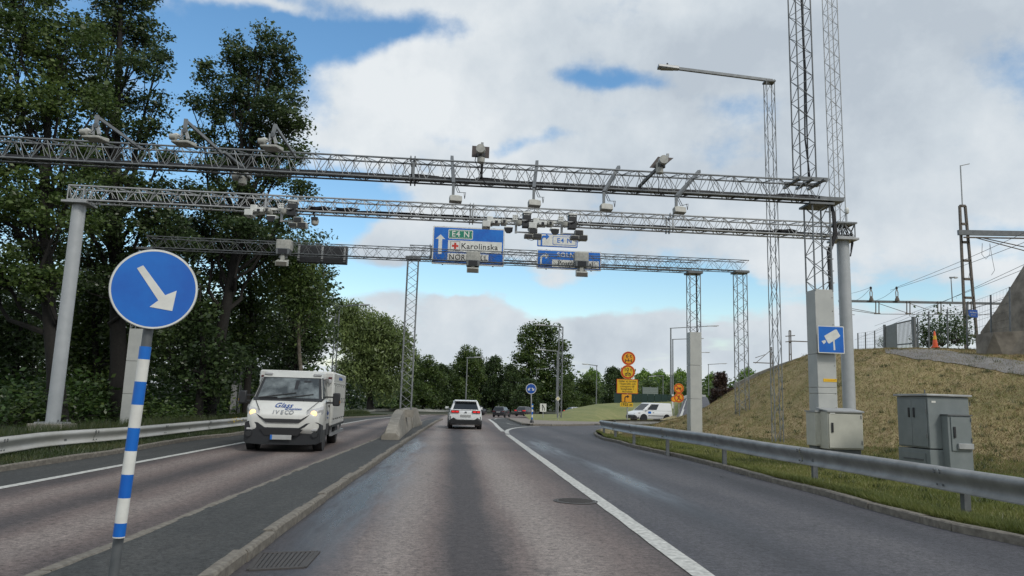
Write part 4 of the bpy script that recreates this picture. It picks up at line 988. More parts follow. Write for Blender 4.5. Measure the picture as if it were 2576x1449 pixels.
# ---- third gantry (cameras and dark panel) and fourth (sign gantry)
def far_gantry(label, D, xl, xr, yrefs, cl, cr, hpx, colbox):
    zt_ = sum(on(x, y, D).z for x, y in yrefs)/len(yrefs); L0 = on(xl, 600, D); R0 = on(xr, 650, D); L0.z = R0.z = zt_
    h = hpx/FOC*D*1.04; e = empty('camera_gantry' if colbox else 'sign_gantry', (R0.x, R0.y, 0), label, 'gantry')
    truss_beam(e, L0, R0, .5, h, .46, .018, .007, galvd, GN)
    MB().beam(L0+GN*.25+Vector((0, 0, -h+.03)), R0+GN*.25+Vector((0, 0, -h+.03)), .12, .03).build('cable_tray', blackp, e, world=True)
    for (px, base_y, box_y) in (cl, cr):
        c = on(px, 900, D)+GN*.25; c = Vector((c.x, c.y, 0)); zb = on(px, base_y, D).z; zc = zt_-h-.05
        if box_y: zb2 = on(px, box_y, D).z
        else: zb2 = zb
        lattice_col(e, c, zb2, zc, .44, .44, .34, .022, .010, galv, GX)
        MB().box(c+Vector((0, 0, zc)), (.62, .62, .08), RG).build('bearing_plate', galvd, e, world=True)
        if box_y:
            n = 3; zq = [zb+(zb2-zb)*k/n for k in range(n+1)]
            for a, b in zip(zq, zq[1:]): MB().box(c+Vector((0, 0, (a+b)/2)), (.48, .48, b-a-.012), RG).build('column_cover', boxgrey, e, world=True, bevel=.006)
            MB().tube(c+GX*.1-GN*.1+Vector((0, 0, zb2)), c+GX*.12+Vector((0, 0, zc)), .03, 6).build('down_cable', cable, e, world=True)
        else: MB().box(c+Vector((0, 0, zb-.1)), (.7, .7, .3), RG).build('footing', concrete, e, world=True)
    return e, zt_, h
g3, zt3, h3 = far_gantry('far camera gantry on square grey columns, holding the three hooded cameras', D3, 368, 1764, [(370, 595), (729, 610), (1764, 654)], (334, 1075, 826), (1751, 1090, 835), 27, True)
g4, zt4, h4 = far_gantry('far sign gantry carrying the blue direction signs above the median mast', D4, 1032, 1884, [(1028, 620), (1597, 641), (1880, 652)], (1026, 1034, None), (1871, 1100, None), 27, False)
for px in (1085,): q = on(px, 620, D4); q.z = zt4; splice(g4, q, .5, h4, galv)

# concrete barriers at the foot of the median mast
def barrier(label, p, q):
    d = (q-p); L_ = d.length; d.normalize(); s = Vector((d.y, -d.x, 0)); secs = []
    for i in range(15):
        t = i/14; hh = .22+.68*(math.sin(math.pi*min(1, t*1.04))**.6 if t < .5 else (1-.42*((t-.5)*2)**2.5)) if True else 0
        hh = .22+.70*math.sin(math.pi/2*min(1, t/.55))**.85
        w = .30; secs.append([p+d*L_*t+s*x+Vector((0, 0, z)) for x, z in [(-w, -.02), (w, -.02), (w, .12), (w*.82, .12+(hh-.12)*.4), (w*.58, hh), (-w*.58, hh), (-w*.82, .12+(hh-.12)*.4), (-w, .12)]])
    e = MB().loft(secs).build('concrete_barrier', concrete, bevel=.015, loc=p); return tag(e, label, 'barrier', 'concrete barriers round the median mast')
b0 = gp(981, 1106, KZ); b1 = gp(1020, 1077, KZ); b2 = gp(1046, 1068, KZ)
barrier('concrete barrier with sloping end nearest the camera, left of the white car', b0, b1)
barrier('rear concrete barrier whose sloping end points away beyond the median mast', b2+Vector((0, .4, 0)), b1+(b2-b1)*.08)

# ------------------------------------------------------------------ street lamps
def lamp(label, base, top, Y, arm_to, lattice=.28, headlen=.75, group='street lamps', pole_r=.07, m=galv, zb=None, box=False):
    b = at(*base, Y); t = at(top[0], top[1], Y); a = at(arm_to[0], arm_to[1], Y); zb = b.z if zb is None else zb
    e = empty('street_lamp', (b.x, b.y, zb), label, 'street lamp', group); h = t.z-zb
    if lattice: lattice_col(e, (b.x, b.y, 0), zb, t.z, lattice, lattice*.9, lattice*2.2, .016 if Y < 30 else .03, .008 if Y < 30 else .016, m, GX, tri=False)
    else: MB().tube((b.x, b.y, zb), (b.x, b.y, t.z), pole_r, 10, pole_r*.7).build('pole', m, e, world=True, smooth=True)
    s = 1 if a.x > b.x else -1; q = Vector((b.x, b.y, t.z)); d = (Vector((a.x, b.y, a.z))-q); q0 = q+Vector((-s*.12, 0, 0)); w = .09 if Y < 30 else .10
    hd = d.normalized(); pe = q+d-hd*headlen
    MB().beam(q0, pe, w, w).build('arm', m, e, world=True)
    MB().box(q+Vector((0, 0, -.06)), (.36 if lattice else .16, .3 if lattice else .16, .05)).build('top_plate', galvd, e, world=True)
    mb = MB(); hw = .16; mb.add([pe+Vector((0, -hw*.6, -.04)), pe+Vector((0, hw*.6, -.04)), q+d+Vector((0, hw, -.07)), q+d+Vector((0, -hw, -.07)), pe+Vector((0, -hw*.5, .08)), pe+Vector((0, hw*.5, .08)), q+d+Vector((0, hw*.8, .03)), q+d+Vector((0, -hw*.8, .03))], [(0,1,2,3),(4,5,6,7),(0,1,5,4),(1,2,6,5),(2,3,7,6),(3,0,4,7)])
    hh = mb.build('lamp_head', galvl, e, world=True, bevel=.015)
    c = pe+hd*headlen*.55; MB().box(c+Vector((0, 0, -.068)), (headlen*.6, .2, .02)).build('lens', offw, e, world=True)
    if Y < 30: MB().lathe([(.035, 0), (.035, .05), (.02, .08)], c+Vector((0, 0, .07)), 10).build('photocell', blackp, e, world=True)
    if box: MB().bx(b.x-.22, b.x+.02, b.y-.2, b.y-.02, zb+.1, zb+1.6).build('fuse_box', galvl, e, world=True)
    return e
lamp('tall lattice lamp post before the hill, its long arm reaching left over the road', (1957,1112), (1937,203), 23.6, (1655,166), .27, .72)
lamp('lattice lamp mast with a small grey box, left of the white lorry', (591,1046), (613,770), 38, (560,764), .30, .8, box=True, m=galvd)
lamp('thin lamp post above the lorry with an arm toward the willow', (833,1030), (846,770), 62, (930,766), .30, .9, m=galvd)
lamp('leaning-looking lamp post directly behind the white car', (1171,1024), (1176,900), 80, (1214,898), .0, .9)
lamp('short lamp post with arm to the right between the dark cars and the tall tree', (1347,1041), (1351,930), 140, (1380,926.5), .0, .8)
lamp('thick grey lamp post whose arm points left in front of the tall tree', (1400,1041), (1403,884), 78, (1352,878.6), .0, .9, pole_r=.12)
lamp('tallest lattice lamp mast beside the tall tree, its arm high to the left', (1407,1051), (1412,822), 66, (1347,816), .34, .9)
lamp('lamp post left of the yellow signs with arm to the left', (1500,1016), (1502,920), 98, (1464,915), .0, .9)
lamp('tall lamp post behind the square column with arm reaching right', (1688,1003), (1690,826), 100, (1808,819), .0, 1.6, pole_r=.13)
lamp('twin lamp post with its arm just below the tall one, behind the square column', (1693,1003), (1695,854), 104, (1770,851), .0, 1.3, pole_r=.11)
lamp('distant lamp post right of the square column with highest arm', (1740,995), (1741,888), 125, (1786,886), .0, 1.4)
lamp('distant lamp post above the copper tree', (1783,995), (1784,917), 130, (1829,914), .0, 1.5)
lamp('distant lamp post half hidden in the sunlit trees behind the sign board', (1668,1000), (1669,945), 120, (1632,947), .0, 1.2)
# ------------------------------------------------------------------ signs
def rp(mb, x0, x1, z0, z1, r, y0, y1, n=5):     # rounded plate
    pts = []
    for cx, cz, a0 in ((x1-r, z1-r, 0), (x0+r, z1-r, 90), (x0+r, z0+r, 180), (x1-r, z0+r, 270)):
        for i in range(n+1): a = math.radians(a0+90*i/n); pts.append((cx+r*math.cos(a), cz+r*math.sin(a)))
    return mb.plate(pts, y0, y1)
def local(name, loc, label, cat, group=None, rz=0.0, tilt=0.0, lean=0.0):
    e = empty(name, loc, label, cat, group, rz); e.rotation_euler = (tilt, lean, rz); return e
def flat(parent, name, m, fn, **k):
    mb = MB(); fn(mb); return mb.build(name, m, parent, **k)
def face_rz(p, t=1.0): return -math.atan2(p.x, p.y)*t     # turn the -y face toward the camera

# keep-right sign in the foreground, on its leaning striped post
Yp = 5.15; pt = at(371, 838, Yp); pb = at(285, 1449, Yp+.05); d_ = (pb-pt).normalized(); foot = pb+d_*((pb.z-KZ)/(-d_.z)) if pb.z > KZ else pb
ks = local('keep_right_sign', foot, 'round blue sign with white arrow on a leaning blue and white striped post', 'road sign')
def tube_m(name, m, a, b, r, par, n=24): return MB().tube(a, b, r, n).build(name, m, par, world=True, smooth=True)
ax_top = at(375, 815, Yp)
tube_m('post', galvd, foot, ax_top, .0335, ks)
marks = [872,904,960,1018,1076,1134,1193,1252,1315,1349]; cols_ = [signblue, signw]
lx = lambda y: 371+(285-371)*(y-838)/(1449-838)
for i, (y0, y1) in enumerate(zip(marks, marks[1:])): tube_m('stripe_band', cols_[i % 2], at(lx(y0), y0, Yp), at(lx(y1), y1, Yp), .0385, ks)
for y0, y1 in ((1349, 1352),): tube_m('stripe_band', signw, at(lx(y0), y0, Yp), at(lx(y1), y1, Yp), .0387, ks)
disc_c = at(388, 727, Yp-.06); R_ = 110/FOC*Yp*.92
sg = bpy.data.objects.new('sign_disc', None)
rot = Euler((math.radians(0), math.radians(2.0), face_rz(disc_c, .9))).to_matrix()
def placed(mb, c, rot): mb.v = [tuple(Vector(c)+rot @ Vector(v)) for v in mb.v]; return mb
placed(MB().disc(0, 0, R_, 0, .022, 64), disc_c, rot).build('disc', polegrey, ks, world=True, bevel=.004)
placed(MB().ring(0, 0, R_*.985, R_*.945, -.003, 0, 64), disc_c, rot).build('white_rim', signw, ks, world=True)
placed(MB().disc(0, 0, R_*.945, -.002, 0, 64), disc_c, rot).build('blue_face', signblue, ks, world=True)
a_ = math.radians(-45.5); ca, sa = math.cos(a_), math.sin(a_)
def arrow(L0, L1, w, hw, hl): return [(L0, -w), (L1-hl, -w), (L1-hl, -hw), (L1, 0), (L1-hl, hw), (L1-hl, w), (L0, w)]
S_ = R_/110
# arrow traced in its own plane: shaft from the upper left to a head pointing down right
ar = [(-49, 53), (-36, 62), (27, -17), (57, 0.5), (55, -55), (-4, -48), (14, -29)]
ar = [(-49, 51), (-35, 61), (29, -14), (56, 2), (52, -55), (-5, -50), (14, -30)]
placed(MB().plate([(x*S_, z*S_) for x, z in ar], -.0045, -.0015), disc_c, rot).build('arrow', signw, ks, world=True)
placed(MB().bx(-.05, .05, .022, .045, -.04, .04), disc_c, rot).build('clamp', galvd, ks, world=True)

# direction signs on the sign gantry
def gsign(label, corners, D, build):
    tl, br = corners; A_ = on(*tl, D); B2 = on(*br, D); w = (B2-A_).dot(GX)
    e = local('direction_sign', A_, label, 'road sign', 'blue overhead direction signs', rz=math.atan2(GX.y, GX.x)); k = w/(br[0]-tl[0]); h = A_.z-B2.z
    build(e, k, w, h); return e
Dsg = D4-.55
def s1(e, k, w, h):
    X = lambda px: (px-1090)*k
    Z = lambda py: -(py-568)*k*1.03
    W_, H_ = w, h
    flat(e, 'panel', galvl, lambda m: rp(m, 0, W_, -H_, 0, .04, .0, .04))
    flat(e, 'border', signw, lambda m: rp(m, .005, W_-.005, -H_+.005, -.005, .035, -.003, -.0005))
    flat(e, 'blue_face', signblue, lambda m: rp(m, .05, W_-.05, -H_+.05, -.05, .03, -.006, -.003))
    ax = X(1109)
    flat(e, 'arrow', signw, lambda m: m.plate([(ax-.075, -H_*.74), (ax+.075, -H_*.74), (ax+.075, -H_*.34), (ax+.20, -H_*.34), (ax, -H_*.22), (ax-.20, -H_*.34), (ax-.075, -H_*.34)], -.010, -.006))
    x0 = w*.215
    flat(e, 'route_panel', signw, lambda m: rp(m, x0, x0+1.02, -H_*.32, -H_*.075, .04, -.009, -.006))
    flat(e, 'route_green', signgreen, lambda m: rp(m, x0+.03, x0+.99, -H_*.32+.03, -H_*.075-.03, .03, -.012, -.009))
    zc = -H_*.1975; hh = H_*.245/2-.06
    for i in range(12):
        xa = x0+.07+i*.073
        for z in (zc+hh, zc-hh): flat(e, 'dash', signw, lambda m: m.bx(xa, xa+.042, -.0145, -.012, z-.008, z+.008))
    for z in (-.05, .0, .05):
        for xx in (x0+.055, x0+.965): flat(e, 'dash', signw, lambda m: m.bx(xx-.008, xx+.008, -.0145, -.012, zc+z-.016, zc+z+.016))
    text_mb('E4 N', .33, -.0145, x0+.51, zc, bold=.006, spacing=1.15).build('lettering', signw, e)
    flat(e, 'white_panel', signw, lambda m: rp(m, x0, w*.965, -H_*.655, -H_*.36, .02, -.009, -.006))
    flat(e, 'hospital_frame', signblk, lambda m: m.bx(x0+.10, x0+.50, -.011, -.009, -H_*.63, -H_*.385))
    flat(e, 'hospital_square', signw, lambda m: m.bx(x0+.115, x0+.485, -.013, -.011, -H_*.62, -H_*.395))
    cz = -H_*.5075; cx = x0+.30
    flat(e, 'red_cross', signred, lambda m: m.plate([(cx-.045, cz-.135), (cx+.045, cz-.135), (cx+.045, cz-.045), (cx+.135, cz-.045), (cx+.135, cz+.045), (cx+.045, cz+.045), (cx+.045, cz+.135), (cx-.045, cz+.135), (cx-.045, cz+.045), (cx-.135, cz+.045), (cx-.135, cz-.045), (cx-.045, cz-.045)], -.0155, -.013))
    text_mb('Karolinska', .34, -.0115, x0+1.31, cz, bold=.003, spacing=1.08, sx=.98).build('lettering', signblk, e)
    flat(e, 'white_panel', signw, lambda m: rp(m, x0, x0+1.70, -H_*.92, -H_*.70, .02, -.009, -.006))
    text_mb('NORRTULL', .32, -.0115, x0+.86, -H_*.81, bold=.003, spacing=1.1, sx=.92).build('lettering', signblk, e)
    for x in (w*.15, w*.85): flat(e, 'bracket', galvd, lambda m: m.bx(x-.03, x+.03, .04, .10, -H_-.02, .02))
gsign('large blue direction sign reading E4 N, Karolinska and NORRTULL', ((1090, 568), (1267, 671)), Dsg, s1)
def bent_arrow(m, x, z, s, y0, y1):
    pts = [(-.10, -.5), (.02, -.5), (.02, .05), (.06, .13), (.14, .17), (.30, .17), (.30, .02), (.56, .26), (.30, .50), (.30, .33), (.10, .33), (-.02, .27), (-.10, .12)]
    m.plate([(x+a*s, z+b*s) for a, b in pts], y0, y1)
def s2(e, k, w, h):
    flat(e, 'panel', galvl, lambda m: rp(m, 0, w, -h, 0, .04, .0, .04)); flat(e, 'border', signw, lambda m: rp(m, .005, w-.005, -h+.005, -.005, .035, -.003, -.0005))
    flat(e, 'blue_face', signblue, lambda m: rp(m, .04, w-.04, -h+.04, -.04, .03, -.006, -.003))
    flat(e, 'arrow', signw, lambda m: bent_arrow(m, .20, -h*.5, .56, -.010, -.006))
    text_mb('SOLNA', .27, -.0095, w*.52-.10, -h*.25, bold=.005, spacing=1.15).build('lettering', signw, e)
    flat(e, 'white_panel', signw, lambda m: rp(m, w*.235, w*.965, -h*.90, -h*.50, .02, -.009, -.006))
    text_mb('Postterminal', .30, -.0115, w*.60, -h*.69, bold=.003, sx=.98).build('lettering', signblk, e)
    for x in (w*.15, w*.85): flat(e, 'bracket', galvd, lambda m: m.bx(x-.03, x+.03, .04, .10, -h-.02, .02))
gsign('lower blue direction sign reading SOLNA and Postterminal', ((1351, 627), (1512, 682)), Dsg, s2)
def s3(e, k, w, h):
    flat(e, 'panel', galvl, lambda m: rp(m, 0, w, -h, 0, .05, .0, .04)); flat(e, 'border', signblue, lambda m: rp(m, .003, w-.003, -h+.003, -.003, .045, -.003, -.0005))
    flat(e, 'white_face', signw, lambda m: rp(m, .04, w-.04, -h+.04, -.04, .04, -.006, -.003))
    flat(e, 'arrow', signblue, lambda m: bent_arrow(m, .20, -h*.50, .56, -.010, -.006))
    flat(e, 'route_frame', signblue, lambda m: rp(m, w*.38, w*.96, -h*.84, -h*.18, .05, -.009, -.006)); flat(e, 'route_face', signw, lambda m: rp(m, w*.38+.02, w*.96-.02, -h*.84+.02, -h*.18-.02, .04, -.012, -.009))
    text_mb('E4 N', .28, -.0145, w*.67, -h*.51, bold=.004, spacing=1.15).build('lettering', signblue, e)
gsign('white direction sign with blue bent arrow and faint route number above SOLNA', ((1352, 586), (1453, 624)), Dsg, s3)
# dark message panel on the camera gantry
A_ = on(750, 614, D3+.75); B2 = on(872, 664, D3+.75); w_ = (B2-A_).dot(GX); vp_ = local('message_panel', A_, 'dark back of a wide message panel fixed behind the far camera gantry', 'sign panel', rz=math.atan2(GX.y, GX.x))
h_ = 45/FOC*D3*1.04
flat(vp_, 'housing', blackp, lambda m: m.bx(0, w_, 0, .25, -h_, 0), bevel=.02)
for x in (.06, w_*.5, w_*.95): flat(vp_, 'bracket', galvl, lambda m: m.bx(x-.04, x+.04, -.05, -.0, -h_*.78, .0)); flat(vp_, 'latch', galvd, lambda m: m.bx(x-.05, x+.05, -.03, -.0, -h_*.92, -h_*.82))

# yellow roadwork signs
Yy = 52.0
yb = at(1578, 1062, Yy); ys = local('restriction_sign_post', (yb.x, Yy, .12), 'post with two round yellow weight limit signs above yellow text panels', 'road sign', rz=face_rz(yb, .8))
def Lp(px, py, Y, base): p = at(px, py, Y); return p.x-base.x, p.z-base.z
zt = Lp(1581, 884, Yy, Vector((yb.x, Yy, .12)))[1]
flat(ys, 'post', galvl, lambda m: m.tube((0, .06, -.05), (0, .06, zt), .045, 10), smooth=True)
kk = Yy/FOC
base_y = Vector((yb.x, Yy, .12))
def circ(e, base, px, py, rpx, Y, yel=signora, y=0.0):
    x, z = Lp(px, py, Y, base); r = rpx*Y/FOC
    flat(e, 'round_sign', signyel, lambda m: m.disc(x, z, r*1.03, y, y+.02)); flat(e, 'red_ring', signred, lambda m: m.ring(x, z, r*.98, r*.76, y-.004, y)); flat(e, 'yellow_face', yel, lambda m: m.disc(x, z, r*.76, y-.003, y)); return x, z, r
x, z, r = circ(ys, base_y, 1581, 901.5, 16.8, Yy)
text_mb('6 t', r*.78, -.007, x+.02, z+r*.33, bold=.004).build('lettering', signblk, ys)
flat(ys, 'axle_symbol', signblk, lambda m: (m.bx(x-r*.45, x+r*.45, -.008, -.004, z-r*.40, z-r*.31), m.bx(x-r*.5, x-r*.4, -.009, -.005, z-r*.58, z-r*.12), m.bx(x+r*.4, x+r*.5, -.009, -.005, z-r*.58, z-r*.12), m.plate([(x-r*.12, z-r*.05), (x+r*.12, z-r*.05), (x, z-r*.24)], -.010, -.006), m.disc(x, z-r*.355, r*.11, -.011, -.007, 10)))
x, z, r = circ(ys, base_y, 1579.5, 935.8, 17.2, Yy, signyel, -.03)
text_mb('10 t', r*.72, -.037, x, z+r*.34, bold=.004).build('lettering', signblk, ys)
flat(ys, 'bogie_symbol', signblk, lambda m: (m.ring(x-r*.25, z-r*.42, r*.19, r*.10, -.038, -.034, 16), m.ring(x+r*.25, z-r*.42, r*.19, r*.10, -.038, -.034, 16), m.plate([(x-r*.52, z-r*.30), (x-r*.3, z-r*.14), (x+r*.3, z-r*.14), (x+r*.52, z-r*.30), (x+r*.3, z-r*.22), (x-r*.3, z-r*.22)], -.039, -.035), m.plate([(x-r*.12, z+r*.02), (x+r*.12, z+r*.02), (x, z-r*.12)], -.040, -.036)))
def panel(e, base, x0p, y0p, x1p, y1p, Y, frame=signred, face=signyel, nm='text_panel', f=.035):
    x0, z1 = Lp(x0p, y0p, Y, base); x1, z0 = Lp(x1p, y1p, Y, base)
    flat(e, nm, frame, lambda m: rp(m, x0, x1, z0, z1, .03, 0, .02)); flat(e, 'yellow_face', face, lambda m: rp(m, x0+f, x1-f, z0+f, z1-f, .02, -.003, 0)); return x0, x1, z0, z1
x0, x1, z0, z1 = panel(ys, base_y, 1551.7, 952.9, 1604.5, 991, Yy)
hh = (z1-z0)
for i, t_ in enumerate(['Gäller ej fordon', 'i linjetrafik och', 'transport till', 'fastigheter i', 'Huvudsta']):
    text_mb(t_, hh*.19, -.006, (x0+x1)/2, z1-hh*(.15+.178*i), bold=.002, sx=.93, spacing=1.06).build('lettering', signblk, ys)
x0, x1, z0, z1 = panel(ys, base_y, 1564.3, 991.6, 1588.6, 1011.5, Yy, signora, signora)
flat(ys, 'arrow', signblk, lambda m: bent_arrow(m, (x0+x1)/2-.10, (z0+z1)/2-.02, .50, -.007, -.003))
x0, x1, z0, z1 = panel(ys, base_y, 1560, 1012.2, 1592.4, 1023.8, Yy, signyel, signyel)
text_mb('1925 m', .26, -.007, (x0+x1)/2, (z0+z1)/2, bold=.004).build('lettering', signblk, ys)
# prohibition signs to the right
Yq = 62.0; q0 = at(1708, 1048, Yq); pq = local('prohibition_sign_post', (q0.x, Yq, q0.z), 'thin post with two round orange prohibition signs beside the square column', 'road sign', rz=face_rz(q0, .8)); bq = Vector((q0.x, Yq, q0.z))
flat(pq, 'post', galvl, lambda m: m.tube((0, .06, -.1), (0, .06, Lp(1708, 966, Yq, bq)[1]), .04, 8))
x, z, r = circ(pq, bq, 1707.6, 977, 12, Yq)
flat(pq, 'moped_symbol', signblk, lambda m: (m.ring(x-r*.38, z-r*.12, r*.17, r*.09, -.009, -.004, 14), m.ring(x+r*.30, z-r*.12, r*.17, r*.09, -.009, -.004, 14), m.plate([(x-r*.38, z-r*.1), (x-r*.1, z+r*.14), (x+r*.5, z+r*.16), (x+r*.5, z-r*.02), (x, z-r*.1)], -.010, -.005)))
flat(pq, 'red_bar', signred, lambda m: m.plate([(x-r*.62, z+r*.50), (x-r*.50, z+r*.62), (x+r*.62, z-r*.50), (x+r*.50, z-r*.62)], -.012, -.0105))
x, z, r = circ(pq, bq, 1707.9, 1000.5, 11.8, Yq, y=-.03)
flat(pq, 'walker_symbol', signblk, lambda m: (m.disc(x+.02, z+r*.48, r*.1, -.039, -.034, 10), m.plate([(x-r*.1, z+r*.36), (x+r*.12, z+r*.36), (x+r*.14, z-.02), (x+r*.34, z-r*.55), (x+r*.2, z-r*.58), (x, z-r*.1), (x-r*.26, z-r*.58), (x-r*.38, z-r*.5), (x-r*.12, z)], -.040, -.035)))
flat(pq, 'red_bar', signred, lambda m: m.plate([(x-r*.62, z+r*.50), (x-r*.50, z+r*.62), (x+r*.62, z-r*.50), (x+r*.50, z-r*.62)], -.042, -.0405))
q1 = at(1695.5, 1025, 70); pq2 = local('small_warning_sign', (q1.x, 70, q1.z-.5), 'small orange round sign half hidden left of the lower prohibition sign', 'road sign'); b2_ = Vector((q1.x, 70, q1.z-.5))
flat(pq2, 'post', galvl, lambda m: m.tube((0, .04, -.3), (0, .04, Lp(1695, 1000, 70, b2_)[1]), .035, 8)); circ(pq2, b2_, 1695.5, 1004.5, 7, 70)
# bidirectional blue sign on the island
Yb = 50.0; s0 = at(1338, 1061, Yb); bs = local('two_arrow_sign', (s0.x, Yb, .12), 'small round blue sign with two downward arrows on a striped post', 'road sign'); bb = Vector((s0.x, Yb, .12)); x, z = Lp(1336, 978, Yb, bb); r = 13.2*Yb/FOC
flat(bs, 'disc', signw, lambda m: m.disc(x, z, r, 0, .02)); flat(bs, 'blue_face', signblue2, lambda m: m.disc(x, z, r*.9, -.004, 0))
for s in (-1, 1): flat(bs, 'arrow', signw, lambda m: m.plate([(x+s*a*r, z+b*r) for a, b in [(.10, .12), (.22, .24), (.46, -.02), (.58, .12), (.60, -.34), (.14, -.32), (.30, -.16)]][::s], -.008, -.004))
flat(bs, 'post', galvl, lambda m: m.tube((0, .05, -.05), (x, .05, z), .045, 10))
ms = [1016, 1019.5, 1024, 1030, 1036, 1043, 1050, 1058]
for i, (a, b) in enumerate(zip(ms, ms[1:])): flat(bs, 'stripe_band', signw if i % 2 else signblue, lambda m: m.tube((0, .05, Lp(1337, a, Yb, bb)[1]), (0, .05, Lp(1337, b, Yb, bb)[1]), .06, 12))
flat(bs, 'base', blackp, lambda m: m.lathe([(.14, 0), (.12, .1), (.06, .22)], (0, .05, 0), 12))
# lane merge board and priority diamond
Ym = 70; s0 = at(1366, 1046, Ym); mb_ = local('lane_merge_sign', (s0.x, Ym, .1), 'small white board with a merging lane arrow beside the tall lamp masts', 'road sign'); bm_ = Vector((s0.x, Ym, .1)); x0, z1 = Lp(1358.6, 1015, Ym, bm_); x1, z0 = Lp(1374.2, 1036, Ym, bm_)
flat(mb_, 'post', galvl, lambda m: m.tube((0, .05, -.05), (0, .05, z1-.1), .04, 8)); flat(mb_, 'board', signw, lambda m: rp(m, x0, x1, z0, z1, .03, 0, .03)); w_ = x1-x0
flat(mb_, 'lane_arrow', signblk, lambda m: m.plate([(x0+w_*.36, z0+.1), (x0+w_*.46, z0+.1), (x0+w_*.46, z1-.2), (x0+w_*.54, z1-.2), (x0+w_*.41, z1-.06), (x0+w_*.26, z1-.2), (x0+w_*.36, z1-.2)], -.005, 0))
flat(mb_, 'merge_line', signblk, lambda m: m.plate([(x0+w_*.68, z0+.1), (x0+w_*.76, z0+.1), (x0+w_*.74, z0+.35), (x0+w_*.50, z0+.55), (x0+w_*.48, z0+.45), (x0+w_*.66, z0+.32)], -.006, -.001))
Yd = 64; s0 = at(1404, 1052, Yd); dm = local('priority_sign', (s0.x, Yd, .1), 'pale yellow diamond sign fixed low beside the tallest lamp mast', 'road sign'); bd = Vector((s0.x, Yd, .1)); x, z = Lp(1403.7, 1003, Yd, bd); r = 6.2*Yd/FOC
flat(dm, 'post', galvl, lambda m: m.tube((0, .04, -.05), (0, .04, z), .03, 8)); flat(dm, 'white_diamond', signw, lambda m: m.plate([(x-r, z), (x, z-r), (x+r, z), (x, z+r)], 0, .02)); flat(dm, 'yellow_diamond', mat('faded sign yellow', (.62, .56, .30)), lambda m: m.plate([(x-r*.75, z), (x, z-r*.75), (x+r*.75, z), (x, z+r*.75)], -.004, 0))
# back of a large sign on the mound
Yk = 100; c0 = at(1617, 974, Yk); c1 = at(1655, 996, Yk); bk = local('sign_board_back', (c0.x, Yk, 0), 'large grey sign board seen from behind on three posts on the grass mound', 'road sign'); w_ = c1.x-c0.x
for i in range(3): flat(bk, 'post', galvd, lambda m: m.tube((w_*i/2, .1, .5), (w_*i/2, .1, c0.z+.15), .06, 8))
n = 5; hh = (c0.z-c1.z)/n
for i in range(n): flat(bk, 'panel', mat('sign back grey green', (.20, .235, .22)) if i == 0 else bpy.data.materials['sign back grey green'], lambda m: m.bx(0, w_, 0, .05, c1.z+hh*i+.02, c1.z+hh*(i+1)))
# camera symbol sign on the square column
A_ = on(2056, 818.5, D1-.32+.2); cs = local('camera_sign', A_, 'square blue sign with a white camera symbol on the square column', 'road sign', rz=math.atan2(GX.y, GX.x)); w_ = 71/FOC*(D1+.1)
flat(cs, 'panel', galvl, lambda m: rp(m, 0, w_, -w_, 0, .02, 0, .02)); flat(cs, 'border', signw, lambda m: rp(m, .002, w_-.002, -w_+.002, -.002, .02, -.002, 0)); flat(cs, 'blue_face', signblue, lambda m: rp(m, .022, w_-.022, -w_+.022, -.022, .015, -.004, -.002))
def cpl(pts): return [((x)/225*w_, -(y)/215*w_) for x, y in pts]
flat(cs, 'camera_body_symbol', signw, lambda m: m.plate(cpl([(60, 92), (55, 80), (148, 28), (162, 27), (190, 75), (184, 84), (98, 138), (86, 137)]), -.007, -.004))
flat(cs, 'camera_lens_symbol', signw, lambda m: m.plate(cpl([(30, 122), (62, 112), (68, 128), (48, 145)]), -.007, -.004))
flat(cs, 'camera_post_symbol', signw, lambda m: m.plate(cpl([(128, 116), (141, 112), (145, 188), (131, 190)]), -.007, -.004))
st = on(2076, 952, D1-.02); e = local('warning_sticker', st-GN*.01, 'small yellow sticker on the square column under the camera sign', 'sticker', rz=math.atan2(GX.y, GX.x)); e.location = colc-GN*.2395-GX*.10+Vector((0, 0, st.z))
flat(e, 'label', signyel, lambda m: m.bx(0, .33, -.003, .003, -.075, 0)); text_mb('Varning elkabel', .04, -.004, .165, -.035).build('print', signora, e)

